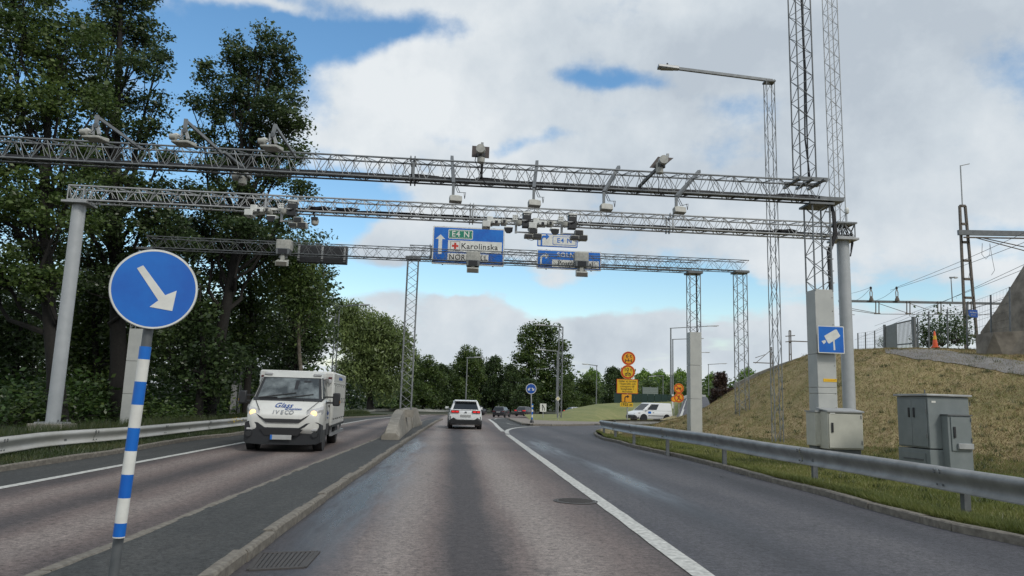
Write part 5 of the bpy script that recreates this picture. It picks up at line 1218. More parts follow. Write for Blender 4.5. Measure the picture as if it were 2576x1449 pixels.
# ------------------------------------------------------------------ cameras on the gantries
RZG = math.atan2(GX.y, GX.x)
def gcam_far(label, px, topy, boty):
    c = on(px, topy, D3-.35); s = D3/FOC; e = local('hooded_camera', c, label, 'camera', 'hooded cameras with lamps on the far gantry', rz=RZG)
    w = 17.5*s
    flat(e, 'hood', offw, lambda m: m.loft([[(-w*.9, -.02, -.10), (w*.9, -.02, -.10), (w*.8, -.02, -.02), (-w*.8, -.02, -.02)], [(-w, .0, -.42), (w, .0, -.42), (w, .0, -.02), (-w, .0, -.02)], [(-w*.95, .55, -.40), (w*.95, .55, -.40), (w*.95, .55, .02), (-w*.95, .55, .02)]]), bevel=.02)
    flat(e, 'hood_face', galvd, lambda m: m.plate([(-w, -.40), (-w*.9, -.62), (w*.9, -.62), (w, -.40), (w*.8, -.38), (-w*.8, -.38)], -.06, .3), bevel=.01)
    flat(e, 'window', lensm, lambda m: m.bx(-w*.62, w*.62, -.078, -.058, -.59, -.41))
    flat(e, 'stem', offw, lambda m: m.bx(-.075, .075, .0, .12, -(boty-topy-14)*s, -.6)); flat(e, 'stem_plate', galvl, lambda m: m.bx(-.16, .16, .12, .16, -.75, -.30))
    zb = -(boty-topy)*s
    flat(e, 'lamp', offw, lambda m: m.loft([[(-w*.86, -.12, zb+.02), (w*.86, -.12, zb+.02), (w*.86, -.12, zb+.22), (-w*.86, -.12, zb+.22)], [(-w*.8, .18, zb+.08), (w*.8, .18, zb+.08), (w*.8, .18, zb+.34), (-w*.8, .18, zb+.34)]]), bevel=.02)
    flat(e, 'lamp_glass', mat('ir lamp glass', (.10, .09, .07), .2), lambda m: m.bx(-w*.74, w*.74, -.135, -.122, zb+.045, zb+.195)); return e
gcam_far('left hooded camera on the far gantry, left of the dark message panel', 714, 601, 672)
gcam_far('middle hooded camera, in front of the NORRTULL sign', 1191, 631, 690)
gcam_far('right hooded camera, in front of the SOLNA sign', 1464, 633, 701)

def cluster(label, px, py):
    s = D2/FOC*1.13; c = on(px, py, D2-.35); e = local('camera_cluster', c, label, 'cameras', 'camera and lamp clusters on the second gantry', rz=RZG)
    B = lambda nm, m_, x0, x1, z0, z1, y0=0, y1=.3, bev=.015: flat(e, nm, m_, lambda m: m.bx(x0*s, x1*s, y0, y1, -z1*s, -z0*s), bevel=bev)
    # coordinates below are offsets right / down in centimetre-like steps of the gantry scale
    B('cross_rail', white, -70, 8, -2, 3, .12, .2, .004)
    B('housing', white, -78, -64, -4, 14, -.05, .3); B('hood', white, -88, -70, 8, 22, -.15, .25); B('camera_body', white, -66, -48, 6, 14, -.2, .2); B('camera_body', offw, -46, -33, 4, 13, -.2, .2)
    B('lens', lensm, -60, -54, 8, 14, -.215, -.2, .002); B('lens', lensm, -42, -37, 6, 12, -.215, -.2, .002)
    B('mount_plate', white, -20, -8, -12, 0, .05, .09, .004)
    for i in range(3):
        for j in range(2): B('plate_hole', blackp, -18+i*4, -16.6+i*4, -10+j*5, -8.6+j*5, .04, .05, 0)
    B('lamp_housing', white, 2, 22, -18, -14, -.1, .25, .006); B('lamp_face', blackp, 3, 21, -16, 0, -.08, .2, .006)
    for i in range(5): B('led_strip', white, 5+i*3, 6.5+i*3, -12, -10, -.09, -.08, 0)
    B('lamp_rail', galvl, 0, 24, 1, 3.5, -.1, .2, .003); B('lamp_face', blackp, 2, 20, 3.5, 17, -.10, .15, .006)
    B('down_bracket', galvl, -14, -9, 5, 30, .05, .12, .004)
    flat(e, 'dome', offw, lambda m: m.lathe([(.02, 0), (7*s, 0), (7*s, -7*s), (5*s, -11*s), (1*s, -13*s)], (-6*s, -.05, -3*s), 14), smooth=True)
    flat(e, 'camera_hood', white, lambda m: m.loft([[(-38*s, .25, -14*s), (-20*s, .25, -14*s), (-20*s, .25, -20*s), (-38*s, .25, -20*s)], [(-40*s, -.2, -20*s), (-19*s, -.2, -20*s), (-21*s, -.2, -30*s), (-38*s, -.2, -30*s)]]), bevel=.03)
    flat(e, 'camera_glass', lensm, lambda m: m.plate([(-39*s, -23*s), (-20*s, -22*s), (-21*s, -32*s), (-26*s, -36*s), (-34*s, -36*s), (-38*s, -31*s)], -.23, -.19), bevel=.01)
    B('lower_rail', galvl, -10, 34, 26, 29, .05, .10, .004)
    for x0, x1, z0, z1 in ((17, 36, 21, 32), (7, 26, 34, 42), (26, 46, 32, 43)):
        B('illuminator', offw, x0, x1, z0-1.2, z1, -.12, .12, .02); B('illuminator_glass', blackp, x0+1.2, x1-1.2, z0+.6, z1-.8, -.135, -.122, .012)
    mb = MB()
    for k in range(4): mb.path([(-60*s+.1*k, -.06, -3*s), (-70*s+.05*k, -.12, -12*s-.02*k), (-80*s, -.14, -20*s), (-74*s, -.1, -25*s+.02*k)], .008, 4)
    for k in range(3): mb.path([(4*s+k*.04, -.1, -8*s), (10*s, -.14, -3*s-.02*k), (20*s, -.12, -1*s), (24*s, -.05, -6*s+k*.03)], .008, 4)
    mb.path([(10*s, -.05, -36*s), (14*s, -.1, -46*s), (24*s, -.1, -48*s), (30*s, 0, -44*s)], .008, 4)
    o = mb.build('wiring', cable, e); o['kind'] = 'stuff'; return e
cluster('camera cluster on the second gantry, leftmost, in front of the dark trees', 722, 524)
cluster('middle camera cluster on the second gantry, above the E4 N sign', 1312, 553)
cluster('right camera cluster on the second gantry, above the SOLNA sign', 1427, 557)
def small_cam(label, px, py):
    s = D2/FOC; c = on(px, py, D2+.2); e = local('small_camera', c, label, 'camera', rz=RZG)
    flat(e, 'housing', offw, lambda m: m.lathe([(.02, 0), (.10, -.01), (.12, -.10), (.10, -.2), (.03, -.24)], (0, 0, 0), 14), smooth=True); flat(e, 'arm', blackp, lambda m: m.path([(0, 0, 0), (-.08, 0, .2), (-.22, .1, .42)], .025, 6))
    for k in range(1): pass
    flat(e, 'visor', blackp, lambda m: m.bx(-.10, .10, -.14, -.10, -.08, .01))
small_cam('small round camera hanging from the second gantry right of the leftmost cluster', 793, 549)

def antenna(label, tx, ty, mx_, my, bx_, by_):
    s = D1/FOC; a = on(tx, ty, D1-.02); 
    dd = -1.05 if True else 0
    b = on(mx_, my, D1-.0); box = on(bx_, by_, D1-.95)
    e = local('antenna_box', b, label, 'antenna', 'antenna boxes hung from the nearest gantry')
    top = Vector((b.x+.0, b.y+.75, a.z)); rt = ray(tx, ty); top = EYE+rt*((D1*GN.y+1.0)/rt.dot(GN)); rb = ray(mx_, my); low = EYE+rb*((D1*GN.y-.75)/rb.dot(GN))
    MB().beam(top, low, .075, .075).build('boom', galvd, e, world=True)
    bp = EYE+ray(bx_, by_)*((D1*GN.y-.80)/ray(bx_, by_).dot(GN)); w = .34; h = .135
    MB().beam(low, Vector((low.x, low.y, bp.z+.1)), .06, .06, (0, 1, 0)).build('hanger', galv, e, world=True)
    R = Euler((math.radians(-12), 0, RZG+.12)).to_matrix(); m = MB().box((0, 0, 0), (w*.82, .15, h)); m = placed(m, bp, R); m.build('box', offw, e, world=True, bevel=.012)
    placed(MB().box((0, 0, .072), (w*.5, .12, .02)), bp, R).build('box_lid', beige, e, world=True)
    for k in range(2): MB().path([low+Vector((.03*k, .02, .05)), low+Vector((.10+.05*k, 0, -.2)), bp+Vector((.22-.04*k, .05, .18)), bp+Vector((.2, .05, .04))], .008, 5).build('cable', cable, e, world=True)
    MB().path([bp+Vector((.02, 0, -.08)), bp+Vector((.0, 0, -.16)), bp+Vector((.06, 0, -.19))], .007, 4).build('cable', cable, e, world=True)
antenna('grey antenna box, leftmost of four, hung left of the plate camera', 1137, 395, 1141, 462, 1146, 502)
antenna('grey antenna box, second of four, hung right of the plate camera', 1351, 407, 1343, 474, 1344, 513)
antenna('grey antenna box, third of four, on a slanted boom', 1557, 420, 1519, 484, 1525, 523)
antenna('grey antenna box, rightmost of four, on the most slanted boom', 1759, 431, 1701, 496, 1709, 530)

def plate_cam(label, px, py, slant, flip=1):
    s = D1/FOC; r = ray(px, py); c = EYE+r*((D1*GN.y-.6)/r.dot(GN)); e = local('plate_camera', c, label, 'camera', 'pan cameras under weather plates'); sk = .35*slant
    pl_ = [(-.19, -.22, .02), (.19, -.22, .02), (.19+sk*.3, .25, .30), (-.19+sk*.3, .25, .30)]
    m = MB(); a = [Vector(p) for p in [(-.20-sk*.2, -.05, -.12), (.20-sk*.6, -.05, -.14), (.20+sk*.3, .0, .15), (-.20+sk*.4, .0, .17)]]
    m.add(a+[v+Vector((0, .02, .01)) for v in a], [(0,1,2,3),(7,6,5,4),(0,4,5,1),(1,5,6,2),(2,6,7,3),(3,7,4,0)]); m.build('weather_plate', mat('brown steel', (.07, .055, .05)) if 'brown steel' not in bpy.data.materials else bpy.data.materials['brown steel'], e)
    flat(e, 'stub', galvl, lambda m: m.bx(.0+sk*.4, .06+sk*.4, .0, .06, .14, .26))
    flat(e, 'camera_head', offw, lambda m: m.lathe([(.10, -.16), (.11, -.02), (.105, .04), (.02, .06)], (.01, -.18, 0), 18, 'y'), smooth=True)
    flat(e, 'camera_body', offw, lambda m: m.lathe([(.03, -.30), (.085, -.27), (.09, -.10), (.085, -.02)], (.02-sk*.2, -.12, -.0), 16), smooth=True); flat(e, 'black_collar', blackp, lambda m: m.lathe([(.10, -.16), (.10, -.08), (.09, -.05)], (.015-sk*.1, -.14, .02), 16), smooth=True)
    flat(e, 'boom', galvd, lambda m: m.beam((.05+sk*.2, .0, .1), (-sk*1.1, .75, -.36), .06, .06))
    flat(e, 'cable', cable, lambda m: m.path([(-.08, -.1, -.02), (-.12, -.05, -.2), (-.02, .1, -.4), (.08-sk*.2, .3, -.58), (.2, .5, -.62)], .010, 5))
plate_cam('pan camera under an upright brown plate, above the middle of the nearest gantry', 1209, 385, 0)
plate_cam('pan camera under a tilted brown plate near the right of the nearest gantry', 1662, 412, 1)

def boom_cam(label, hx, hy, tx, ty, bx_, by_):
    def P(px, py, off): r = ray(px, py); return EYE+r*((D1*GN.y+off)/r.dot(GN))
    top = P(tx, ty, -1.3); base = P(bx_, by_, .2); c = P(hx, hy, -1.3); e = local('boom_camera', c, label, 'camera', 'cameras reaching forward on booms over the left lane')
    MB().beam(top, base, .045, .065).build('boom', galv, e, world=True)
    MB().beam(top+Vector((0, 0, .04)), c+Vector((-.0, 0, .16)), .07, .055, (0, 1, 0)).build('hanger', galv, e, world=True)
    k = .78
    flat(e, 'tray', offw, lambda m: m.loft([[(-.26*k, -.15, -.11), (.20*k, -.15, -.11), (.20*k, -.15, -.05), (-.26*k, -.15, -.05)], [(-.24*k, .2, -.10), (.27*k, .2, -.10), (.27*k, .2, .0), (-.24*k, .2, .0)]]), bevel=.02)
    flat(e, 'camera_head', offw, lambda m: m.lathe([(.02, -.12), (.065, -.11), (.07, .02), (.04, .04)], (-.13, -.12, .02), 14, 'x'), smooth=True)
    flat(e, 'camera_head', white, lambda m: m.lathe([(.03, 0), (.07, .02), (.075, .10), (.02, .13)], (-.14, -.05, .0), 14), smooth=True)
    flat(e, 'fork_arm', galvl, lambda m: m.bx(-.05, -.01, -.06, .0, .0, .22)); flat(e, 'fork_arm', galvl, lambda m: m.plate([(.02, .20), (.07, .20), (.14, .02), (.08, .0)], -.06, .0)); flat(e, 'knuckle', galvd, lambda m: m.lathe([(.05, -.05), (.05, .05)], (.03, -.03, .19), 12, 'y'))
    flat(e, 'wiring', cable, lambda m: (m.path([(-.08, -.1, .06), (0, -.14, .0), (.05, -.1, .12)], .008, 5)))
boom_cam('boom camera on the nearest gantry, leftmost of three above the beam', 239, 340, 244, 294, 355, 374)
boom_cam('boom camera on the nearest gantry, middle of three above the beam', 462, 352, 468, 304, 556, 383)
boom_cam('boom camera on the nearest gantry, rightmost of three above the beam', 683, 363, 693, 317, 742, 392)
# camera hanging below the beam
def P1(px, py, off): r = ray(px, py); return EYE+r*((D1*GN.y+off)/r.dot(GN))
c = P1(606, 447, .9); e = local('hanging_camera', c, 'camera hanging below the nearest gantry on a slanted bar before the trees', 'camera')
MB().beam(P1(563, 382, -.2), P1(622, 430, .9), .07, .06).build('boom', galv, e, world=True); flat(e, 'camera_head', offw, lambda m: m.lathe([(.05, -.14), (.11, -.10), (.11, .06), (.04, .10)], (-.08, 0, .03), 16, 'x'), smooth=True)
flat(e, 'camera_body', offw, lambda m: m.lathe([(.03, -.20), (.10, -.16), (.10, .0), (.06, .04)], (.05, 0, -.0), 16), smooth=True); flat(e, 'weather_plate', galvl, lambda m: m.plate([(.0, .22), (.04, .25), (.24, .02), (.20, -.0)], -.1, .2)); flat(e, 'black_collar', blackp, lambda m: m.lathe([(.105, -.02), (.105, .02)], (.03, 0, -.02), 16))
# ------------------------------------------------------------------ vehicles
def wheel(parent, x, y, r, w, side):
    t = flat(parent, 'wheel', blackm, lambda m: m.lathe([(r*.62, -w/2), (r*.93, -w/2), (r, -w*.36), (r, w*.36), (r*.93, w/2), (r*.62, w/2)], (x, y, r), 24, 'x'), smooth=True)
    o = x+side*w*.5
    flat(t, 'rim', chrome, lambda m: m.lathe([(r*.62, -.015), (r*.60, .0), (r*.30, -.02), (r*.14, .01), (.01, .012)], (x+side*(w/2-.01), y, r), 20, 'x') if side > 0 else m.lathe([(r*.62, .015), (r*.60, .0), (r*.30, .02), (r*.14, -.01), (.01, -.012)], (x+side*(w/2-.01), y, r), 20, 'x'), smooth=True); return t
def car(name, label, cat, loc, rz, L_, W, Hh, belt, stations, roof, paint, group=None, zlow=.2, rear=None, wheels=None, glass_sides=None, clad=None, tails=True, wr=.33, extras=None):
    """local frame: rear bumper at y=0 facing -y, front at y=L.  stations: (y, halfwidth, zlow, ztop) of the lower body
    roof: (y0,y1,hw_bottom, t0,t1,hw_top): belt-line extent and roof extent of the greenhouse"""
    e = local(name, loc, label, cat, group, rz)
    secs = []
    for y, hw, zl, zt in stations:
        sh = zl+(zt-zl)*.62
        secs.append([(-hw*.86, y, zl), (hw*.86, y, zl), (hw*.97, y, zl+(zt-zl)*.18), (hw, y, sh-.08), (hw*.985, y, sh+.04), (hw*.93, y, zt), (-hw*.93, y, zt), (-hw*.985, y, sh+.04), (-hw, y, sh-.08), (-hw*.97, y, zl+(zt-zl)*.18)])
    flat(e, 'body', paint, lambda m: m.loft(secs), bevel=.035)
    y0, y1, hb, t0, t1, ht = roof; zb = belt-.02
    g = [(-hb, y0, zb), (hb, y0, zb), (hb, y1, zb), (-hb, y1, zb)]; tp = [(-ht, t0, Hh-.05), (ht, t0, Hh-.05), (ht, t1, Hh-.05), (-ht, t1, Hh-.05)]; tp2 = [(-ht*.82, t0+.12, Hh), (ht*.82, t0+.12, Hh), (ht*.82, t1-.15, Hh), (-ht*.82, t1-.15, Hh)]
    flat(e, 'roof', paint, lambda m: m.loft([g, tp, tp2]), bevel=.03)
    def quad(a, b, c, d, u0, u1, v0, v1, push):
        a, b, c, d = map(Vector, (a, b, c, d)); f = lambda u, v: a.lerp(b, u).lerp(d.lerp(c, u), v); n = (b-a).cross(d-a).normalized()*push
        q = [f(u0, v0), f(u1, v0), f(u1, v1), f(u0, v1)]; return [p+n for p in q]+[p-n*.5 for p in q]
    F = [(0,1,2,3),(7,6,5,4),(0,4,5,1),(1,5,6,2),(2,6,7,3),(3,7,4,0)]
    flat(e, 'rear_window', glass, lambda m: m.add(quad(g[0], g[1], tp[1], tp[0], .08, .92, (rear or .18), .86, .012), F))
    flat(e, 'windscreen', glass, lambda m: m.add(quad(g[2], g[3], tp[3], tp[2], .06, .94, .08, .92, .012), F))
    for a, b, c, d in ((g[1], g[2], tp[2], tp[1]), (g[3], g[0], tp[0], tp[3])):
        for (u0, u1) in (glass_sides or ((.08, .44), (.47, .9))):
            if a == g[3]: u0, u1 = 1-u1, 1-u0
            flat(e, 'side_window', glass, lambda m: m.add(quad(a, b, c, d, u0, u1, .14, .88, .012), F))
    for i, (wx, wy) in enumerate(wheels or ((-1, .75), (1, .75), (-1, L_-.8), (1, L_-.8))):
        flat(e, 'wheel_arch', blackp, lambda m: m.lathe([(wr+.07, -.08), (wr+.07, .08)], (wx*(W/2-.075), wy, wr+.01), 24, 'x')); wheel(e, wx*(W/2-.11), wy, wr, .2, wx)
    for s in (-1, 1): flat(e, 'mirror', paint if clad is None else blackp, lambda m: m.loft([[(s*(W/2-.03), roof[1]-.45, belt+.02), (s*(W/2+.17), roof[1]-.43, belt+.0), (s*(W/2+.17), roof[1]-.43, belt+.14), (s*(W/2-.03), roof[1]-.45, belt+.12)], [(s*(W/2-.03), roof[1]-.3, belt+.03), (s*(W/2+.13), roof[1]-.3, belt+.02), (s*(W/2+.13), roof[1]-.3, belt+.12), (s*(W/2-.03), roof[1]-.3, belt+.11)]]), bevel=.015)
    return e
road_rz = math.atan2(-HEAD.x, HEAD.y)
c = gp(1170, 1080); W_ = 1.73
cz = car('white_car', 'white compact car with red tail lights driving ahead in the lane', 'car', (c.x, c.y, 0), road_rz+.02, 4.15, W_, 1.49, .98,
    [(0, .80, .32, .62), (.05, .845, .24, .92), (.25, .865, .20, .98), (1.2, .865, .18, .98), (3.0, .865, .18, .98), (3.3, .86, .2, .96), (3.95, .82, .22, .84), (4.15, .70, .3, .62)],
    (.12, 3.25, .80, .42, 2.55, .62), carwhite, rear=.10, wheels=((-1, .72), (1, .72), (-1, 3.3), (1, 3.3)))
flat(cz, 'rear_bumper', blackp, lambda m: m.loft([[(-.84, .03, .24), (.84, .03, .24), (.84, .03, .46), (.62, -.04, .60), (.46, -.05, .50), (-.46, -.05, .50), (-.62, -.04, .60), (-.84, .03, .46)], [(-.78, -.07, .26), (.78, -.07, .26), (.76, -.08, .42), (.58, -.09, .56), (.44, -.09, .47), (-.44, -.09, .47), (-.58, -.09, .56), (-.76, -.08, .42)]]), bevel=.012)
flat(cz, 'sill_cladding', blackp, lambda m: m.bx(-.875, .875, .9, 2.95, .2, .36)); flat(cz, 'skid_plate', galvl, lambda m: m.loft([[(-.6, -.02, .22), (.6, -.02, .22), (.45, -.075, .27), (-.45, -.075, .27)], [(-.6, .05, .22), (.6, .05, .22), (.45, .05, .27), (-.45, .05, .27)]]))
for s in (-1, 1):
    t = flat(cz, 'tail_light', mat('dark red lens', (.10, .01, .012), .2) if 'dark red lens' not in bpy.data.materials else bpy.data.materials['dark red lens'], lambda m: m.bx(s*.76, s*.34, -.03, .06, .83, .95), bevel=.008)
    for k in range(2): flat(t, 'lamp_element', redlamp, lambda m: m.bx(s*(.73-.2*k), s*(.57-.2*k), -.04, -.028, .85, .93))
    flat(cz, 'bumper_slit', blackp, lambda m: m.bx(s*.79, s*.755, -.005, .06, .50, .66))
flat(cz, 'number_plate', plateg, lambda m: m.bx(-.27, .27, -.02, .02, .62, .74), bevel=.004)
flat(cz, 'chevron_badge', galvd, lambda m: (m.plate([(-.055, .855), (0, .90), (.055, .855), (.055, .875), (0, .92), (-.055, .875)], -.012, .03), m.plate([(-.055, .825), (0, .87), (.055, .825), (.055, .845), (0, .888), (-.055, .845)], -.014, .03)))
flat(cz, 'spoiler', carwhite, lambda m: m.loft([[(-.58, .22, 1.42), (.58, .22, 1.42), (.6, .55, 1.46), (-.6, .55, 1.46)], [(-.56, .22, 1.455), (.56, .22, 1.455), (.58, .55, 1.495), (-.58, .55, 1.495)]]), bevel=.01)
flat(cz, 'antenna', blackp, lambda m: m.tube((0, .6, 1.48), (0, .48, 1.58), .01, 6)); flat(cz, 'headrest', blackp, lambda m: m.bx(-.4, -.2, 1.1, 1.2, 1.15, 1.3)) if False else None
def simple_tail(e, W_, z, yy=0.0, lit=True):
    for s in (-1, 1): flat(e, 'tail_light', redlamp if lit else bpy.data.materials['dark red lens'], lambda m: m.loft([[(s*(W_/2-.03), yy-.02, z-.07), (s*(W_/2-.42), yy-.03, z-.06), (s*(W_/2-.42), yy-.03, z+.04), (s*(W_/2-.03), yy-.02, z+.07)], [(s*(W_/2-.0), yy+.2, z-.04), (s*(W_/2-.42), yy+.1, z-.06), (s*(W_/2-.42), yy+.1, z+.04), (s*(W_/2-.0), yy+.2, z+.08)]]))
    flat(e, 'number_plate', plateg, lambda m: m.bx(-.26, .26, yy-.03, yy+.02, z-.16, z-.05)); flat(e, 'rear_bumper', blackp, lambda m: m.bx(-W_/2+.06, W_/2-.06, yy-.05, yy+.1, .26, .42), bevel=.02)
c = at(1253, 1049, 106)
e = car('dark_car', 'dark blue estate car, left of the two dark cars at the bend', 'car', (c.x, c.y, c.z), road_rz-.30, 4.4, 1.78, 1.46, .95, [(0, .80, .34, .70), (.06, .87, .22, .92), (.3, .89, .2, .96), (3.0, .89, .18, .95), (3.7, .86, .2, .85), (4.25, .80, .24, .72), (4.4, .66, .34, .55)], (.12, 3.3, .82, .38, 2.5, .62), cardark, group='dark cars at the bend')
simple_tail(e, 1.78, .80, 0, False)
c = at(1307, 1046.5, 114)
e = car('dark_car', 'dark saloon car with red tail lights, right of the two dark cars at the bend', 'car', (c.x, c.y, c.z), road_rz-.50, 4.5, 1.8, 1.45, .93, [(0, .80, .34, .72), (.06, .87, .22, .95), (.5, .90, .2, .97), (3.0, .90, .18, .94), (3.7, .87, .2, .84), (4.35, .80, .24, .70), (4.5, .66, .34, .52)], (.35, 3.3, .82, .95, 2.4, .60), carbrown, group='dark cars at the bend')
simple_tail(e, 1.8, .82, 0, True)
c = at(1220, 1044, 122); e = car('dark_car', 'dark car mostly hidden behind the right side of the white car', 'car', (c.x, c.y, c.z), road_rz+1.1, 4.3, 1.75, 1.45, .93, [(0, .8, .34, .7), (.06, .86, .22, .93), (3, .88, .18, .94), (4.2, .8, .24, .7), (4.3, .7, .34, .55)], (.3, 3.3, .8, .8, 2.5, .6), cardark, group='dark cars at the bend')
c = at(1424, 1047, 118); e = car('silver_car', 'silver car peeping over the grass mound edge near the lamp masts', 'car', (c.x, c.y, c.z), road_rz-1.25, 4.3, 1.78, 1.45, .95, [(0, .8, .34, .7), (.06, .86, .22, .93), (3, .88, .18, .94), (4.2, .8, .24, .7), (4.3, .7, .34, .55)], (.3, 3.3, .8, .8, 2.5, .6), carsilver)
simple_tail(e, 1.78, .85, 0, True)
# small white panel van
c = at(1634, 1060, 74)
rzv = math.radians(90+25); fwdv = Vector((-math.sin(rzv), math.cos(rzv), 0)); base = Vector((c.x, c.y, c.z))-fwdv*2.15
cv = car('panel_van', 'small white panel van turning left behind the guardrail', 'van', base, rzv, 4.4, 1.78, 1.82, 1.05,
    [(0, .86, .34, 1.0), (.05, .89, .24, 1.08), (3.3, .89, .22, 1.08), (3.55, .88, .22, 1.02), (4.15, .84, .24, .90), (4.4, .74, .32, .66)],
    (.03, 3.55, .86, .10, 2.62, .74), carwhite, wheels=((-1, .72), (1, .72), (-1, 3.45), (1, 3.45)), glass_sides=((.56, .90),), wr=.33)
flat(cv, 'front_bumper', blackp, lambda m: m.loft([[(-.84, 4.0, .26), (.84, 4.0, .26), (.84, 4.0, .55), (-.84, 4.0, .55)], [(-.76, 4.45, .30), (.76, 4.45, .30), (.76, 4.44, .60), (-.76, 4.44, .60)]]), bevel=.03)
for s in (-1, 1):
    flat(cv, 'headlight', headclear, lambda m: m.loft([[(s*.83, 4.05, .72), (s*.84, 4.05, .86), (s*.86, 3.85, .88), (s*.86, 3.85, .76)], [(s*.55, 4.40, .64), (s*.55, 4.36, .76), (s*.54, 4.2, .80), (s*.54, 4.2, .66)]]))
    flat(cv, 'side_moulding', blackp, lambda m: m.bx(s*.888, s*.905, 1.1, 2.95, .55, .60)); flat(cv, 'rear_bumper', blackp, lambda m: m.bx(s*.60, s*.87, -.05, .25, .3, .52), bevel=.02); flat(cv, 'door_handle', blackp, lambda m: m.bx(s*.885, s*.91, 2.25, 2.40, .86, .90))
for i, (w, y, zz_) in enumerate(((1.05, 1.15, 1.38), (.7, 1.15, 1.29), (.9, 1.15, 1.20))): flat(cv, 'side_lettering', mat('grey print', (.35, .37, .38)) if 'grey print' not in bpy.data.materials else bpy.data.materials['grey print'], lambda m: m.bx(.800+.07*(1.38-zz_), .878, y-w/2, y+w/2, zz_-.012, zz_+.012)) if False else None
flat(cv, 'door_badge', signblue, lambda m: m.bx(.90, .906, 2.6, 2.95, .78, .98)); flat(cv, 'door_badge', signblue, lambda m: m.bx(-.906, -.90, 2.6, 2.95, .78, .98))

# ------------------------------------------------------------------ the white lorry
fr = gp(706, 1128); fr.y = 19.9; cxv = (706-PW/2)/FOC*19.9*1.0
ang = math.radians(-1.5)
iv = local('delivery_lorry', (at(706, 1120, 19.7).x, 19.7, 0), 'white chilled delivery lorry with lit headlamps coming towards the camera', 'lorry', rz=math.radians(7.5))
# local frame: front face at y=0 looking to -y, box reaches back to y=5.9
def sec(y, hw, z0, z1, ins): return [(-hw*.92, y, z0), (hw*.92, y, z0), (hw, y, z0+.2), (hw, y, z1-ins), (hw*.93, y, z1), (-hw*.93, y, z1), (-hw, y, z1-ins), (-hw, y, z0+.2)]
flat(iv, 'cab', vanwhite, lambda m: m.loft([sec(-.02, .80, .60, .98, .08), sec(.10, .93, .45, 1.06, .08), sec(.45, .985, .40, 1.26, .08), sec(.78, .99, .38, 1.40, .06), sec(1.95, .99, .38, 1.42, .04)]), bevel=.05)
cab_b = [(-.93, .68, 1.36), (.93, .68, 1.36), (.95, 1.95, 1.36), (-.95, 1.95, 1.36)]; cab_t = [(-.80, 1.25, 2.02), (.80, 1.25, 2.02), (.85, 1.95, 2.06), (-.85, 1.95, 2.06)]
flat(iv, 'cab_roof', vanwhite, lambda m: m.loft([cab_b, cab_t, [(-.74, 1.38, 2.15), (.74, 1.38, 2.15), (.82, 1.95, 2.16), (-.82, 1.95, 2.16)]]), bevel=.035)
Fq = [(0,1,2,3),(7,6,5,4),(0,4,5,1),(1,5,6,2),(2,6,7,3),(3,7,4,0)]
def qd(m, a, b, c, d, u0, u1, v0, v1, push, th=.008):
    a, b, c, d = map(Vector, (a, b, c, d)); f = lambda u, v: a.lerp(b, u).lerp(d.lerp(c, u), v); n = (b-a).cross(d-a).normalized(); q = [f(u0, v0), f(u1, v0), f(u1, v1), f(u0, v1)]; m.add([p+n*push for p in q]+[p+n*(push-th) for p in q], Fq)
flat(iv, 'windscreen_frame', blackp, lambda m: qd(m, cab_b[0], cab_b[1], cab_t[1], cab_t[0], .015, .985, .02, .93, .008))
wsn = flat(iv, 'windscreen', glassl, lambda m: qd(m, cab_b[0], cab_b[1], cab_t[1], cab_t[0], .06, .94, .06, .89, .014, .004))
def onws(u, v, push=.03): a, b, c, d = map(Vector, (cab_b[0], cab_b[1], cab_t[1], cab_t[0])); n = (b-a).cross(d-a).normalized(); return a.lerp(b, u).lerp(d.lerp(c, u), v)+n*push
flat(wsn, 'reflection_of_seats', blackp, lambda m: m.add([onws(.45, .30, .017), onws(.62, .26, .017), onws(.60, .74, .017), onws(.50, .70, .017)], [(0,1,2,3)])) if False else None
flat(iv, 'mirror_camera', blackp, lambda m: m.add([onws(.56, .42, .02), onws(.61, .42, .02), onws(.63, .80, .02), onws(.57, .80, .02), onws(.56, .42, .016), onws(.61, .42, .016), onws(.63, .80, .016), onws(.57, .80, .016)], Fq))
flat(iv, 'mirror_camera', blackp, lambda m: m.add([onws(.70, .72, .02), onws(.82, .73, .02), onws(.82, .80, .02), onws(.70, .80, .02), onws(.70, .72, .016), onws(.82, .73, .016), onws(.82, .80, .016), onws(.70, .80, .016)], Fq))
for a, b in (((.08, .03), (.60, .27)), ((.40, .02), (.86, .22)), ((.08, .03), (.34, .06))): flat(iv, 'wiper', blackp, lambda m: m.tube(onws(*a, .04), onws(*b, .03), .014, 6))
flat(iv, 'scuttle', blackp, lambda m: m.loft([[(-.90, .60, 1.31), (.90, .60, 1.31), (.90, .60, 1.34), (-.90, .60, 1.34)], [(-.93, .76, 1.38), (.93, .76, 1.38), (.93, .72, 1.41), (-.93, .72, 1.41)]]))
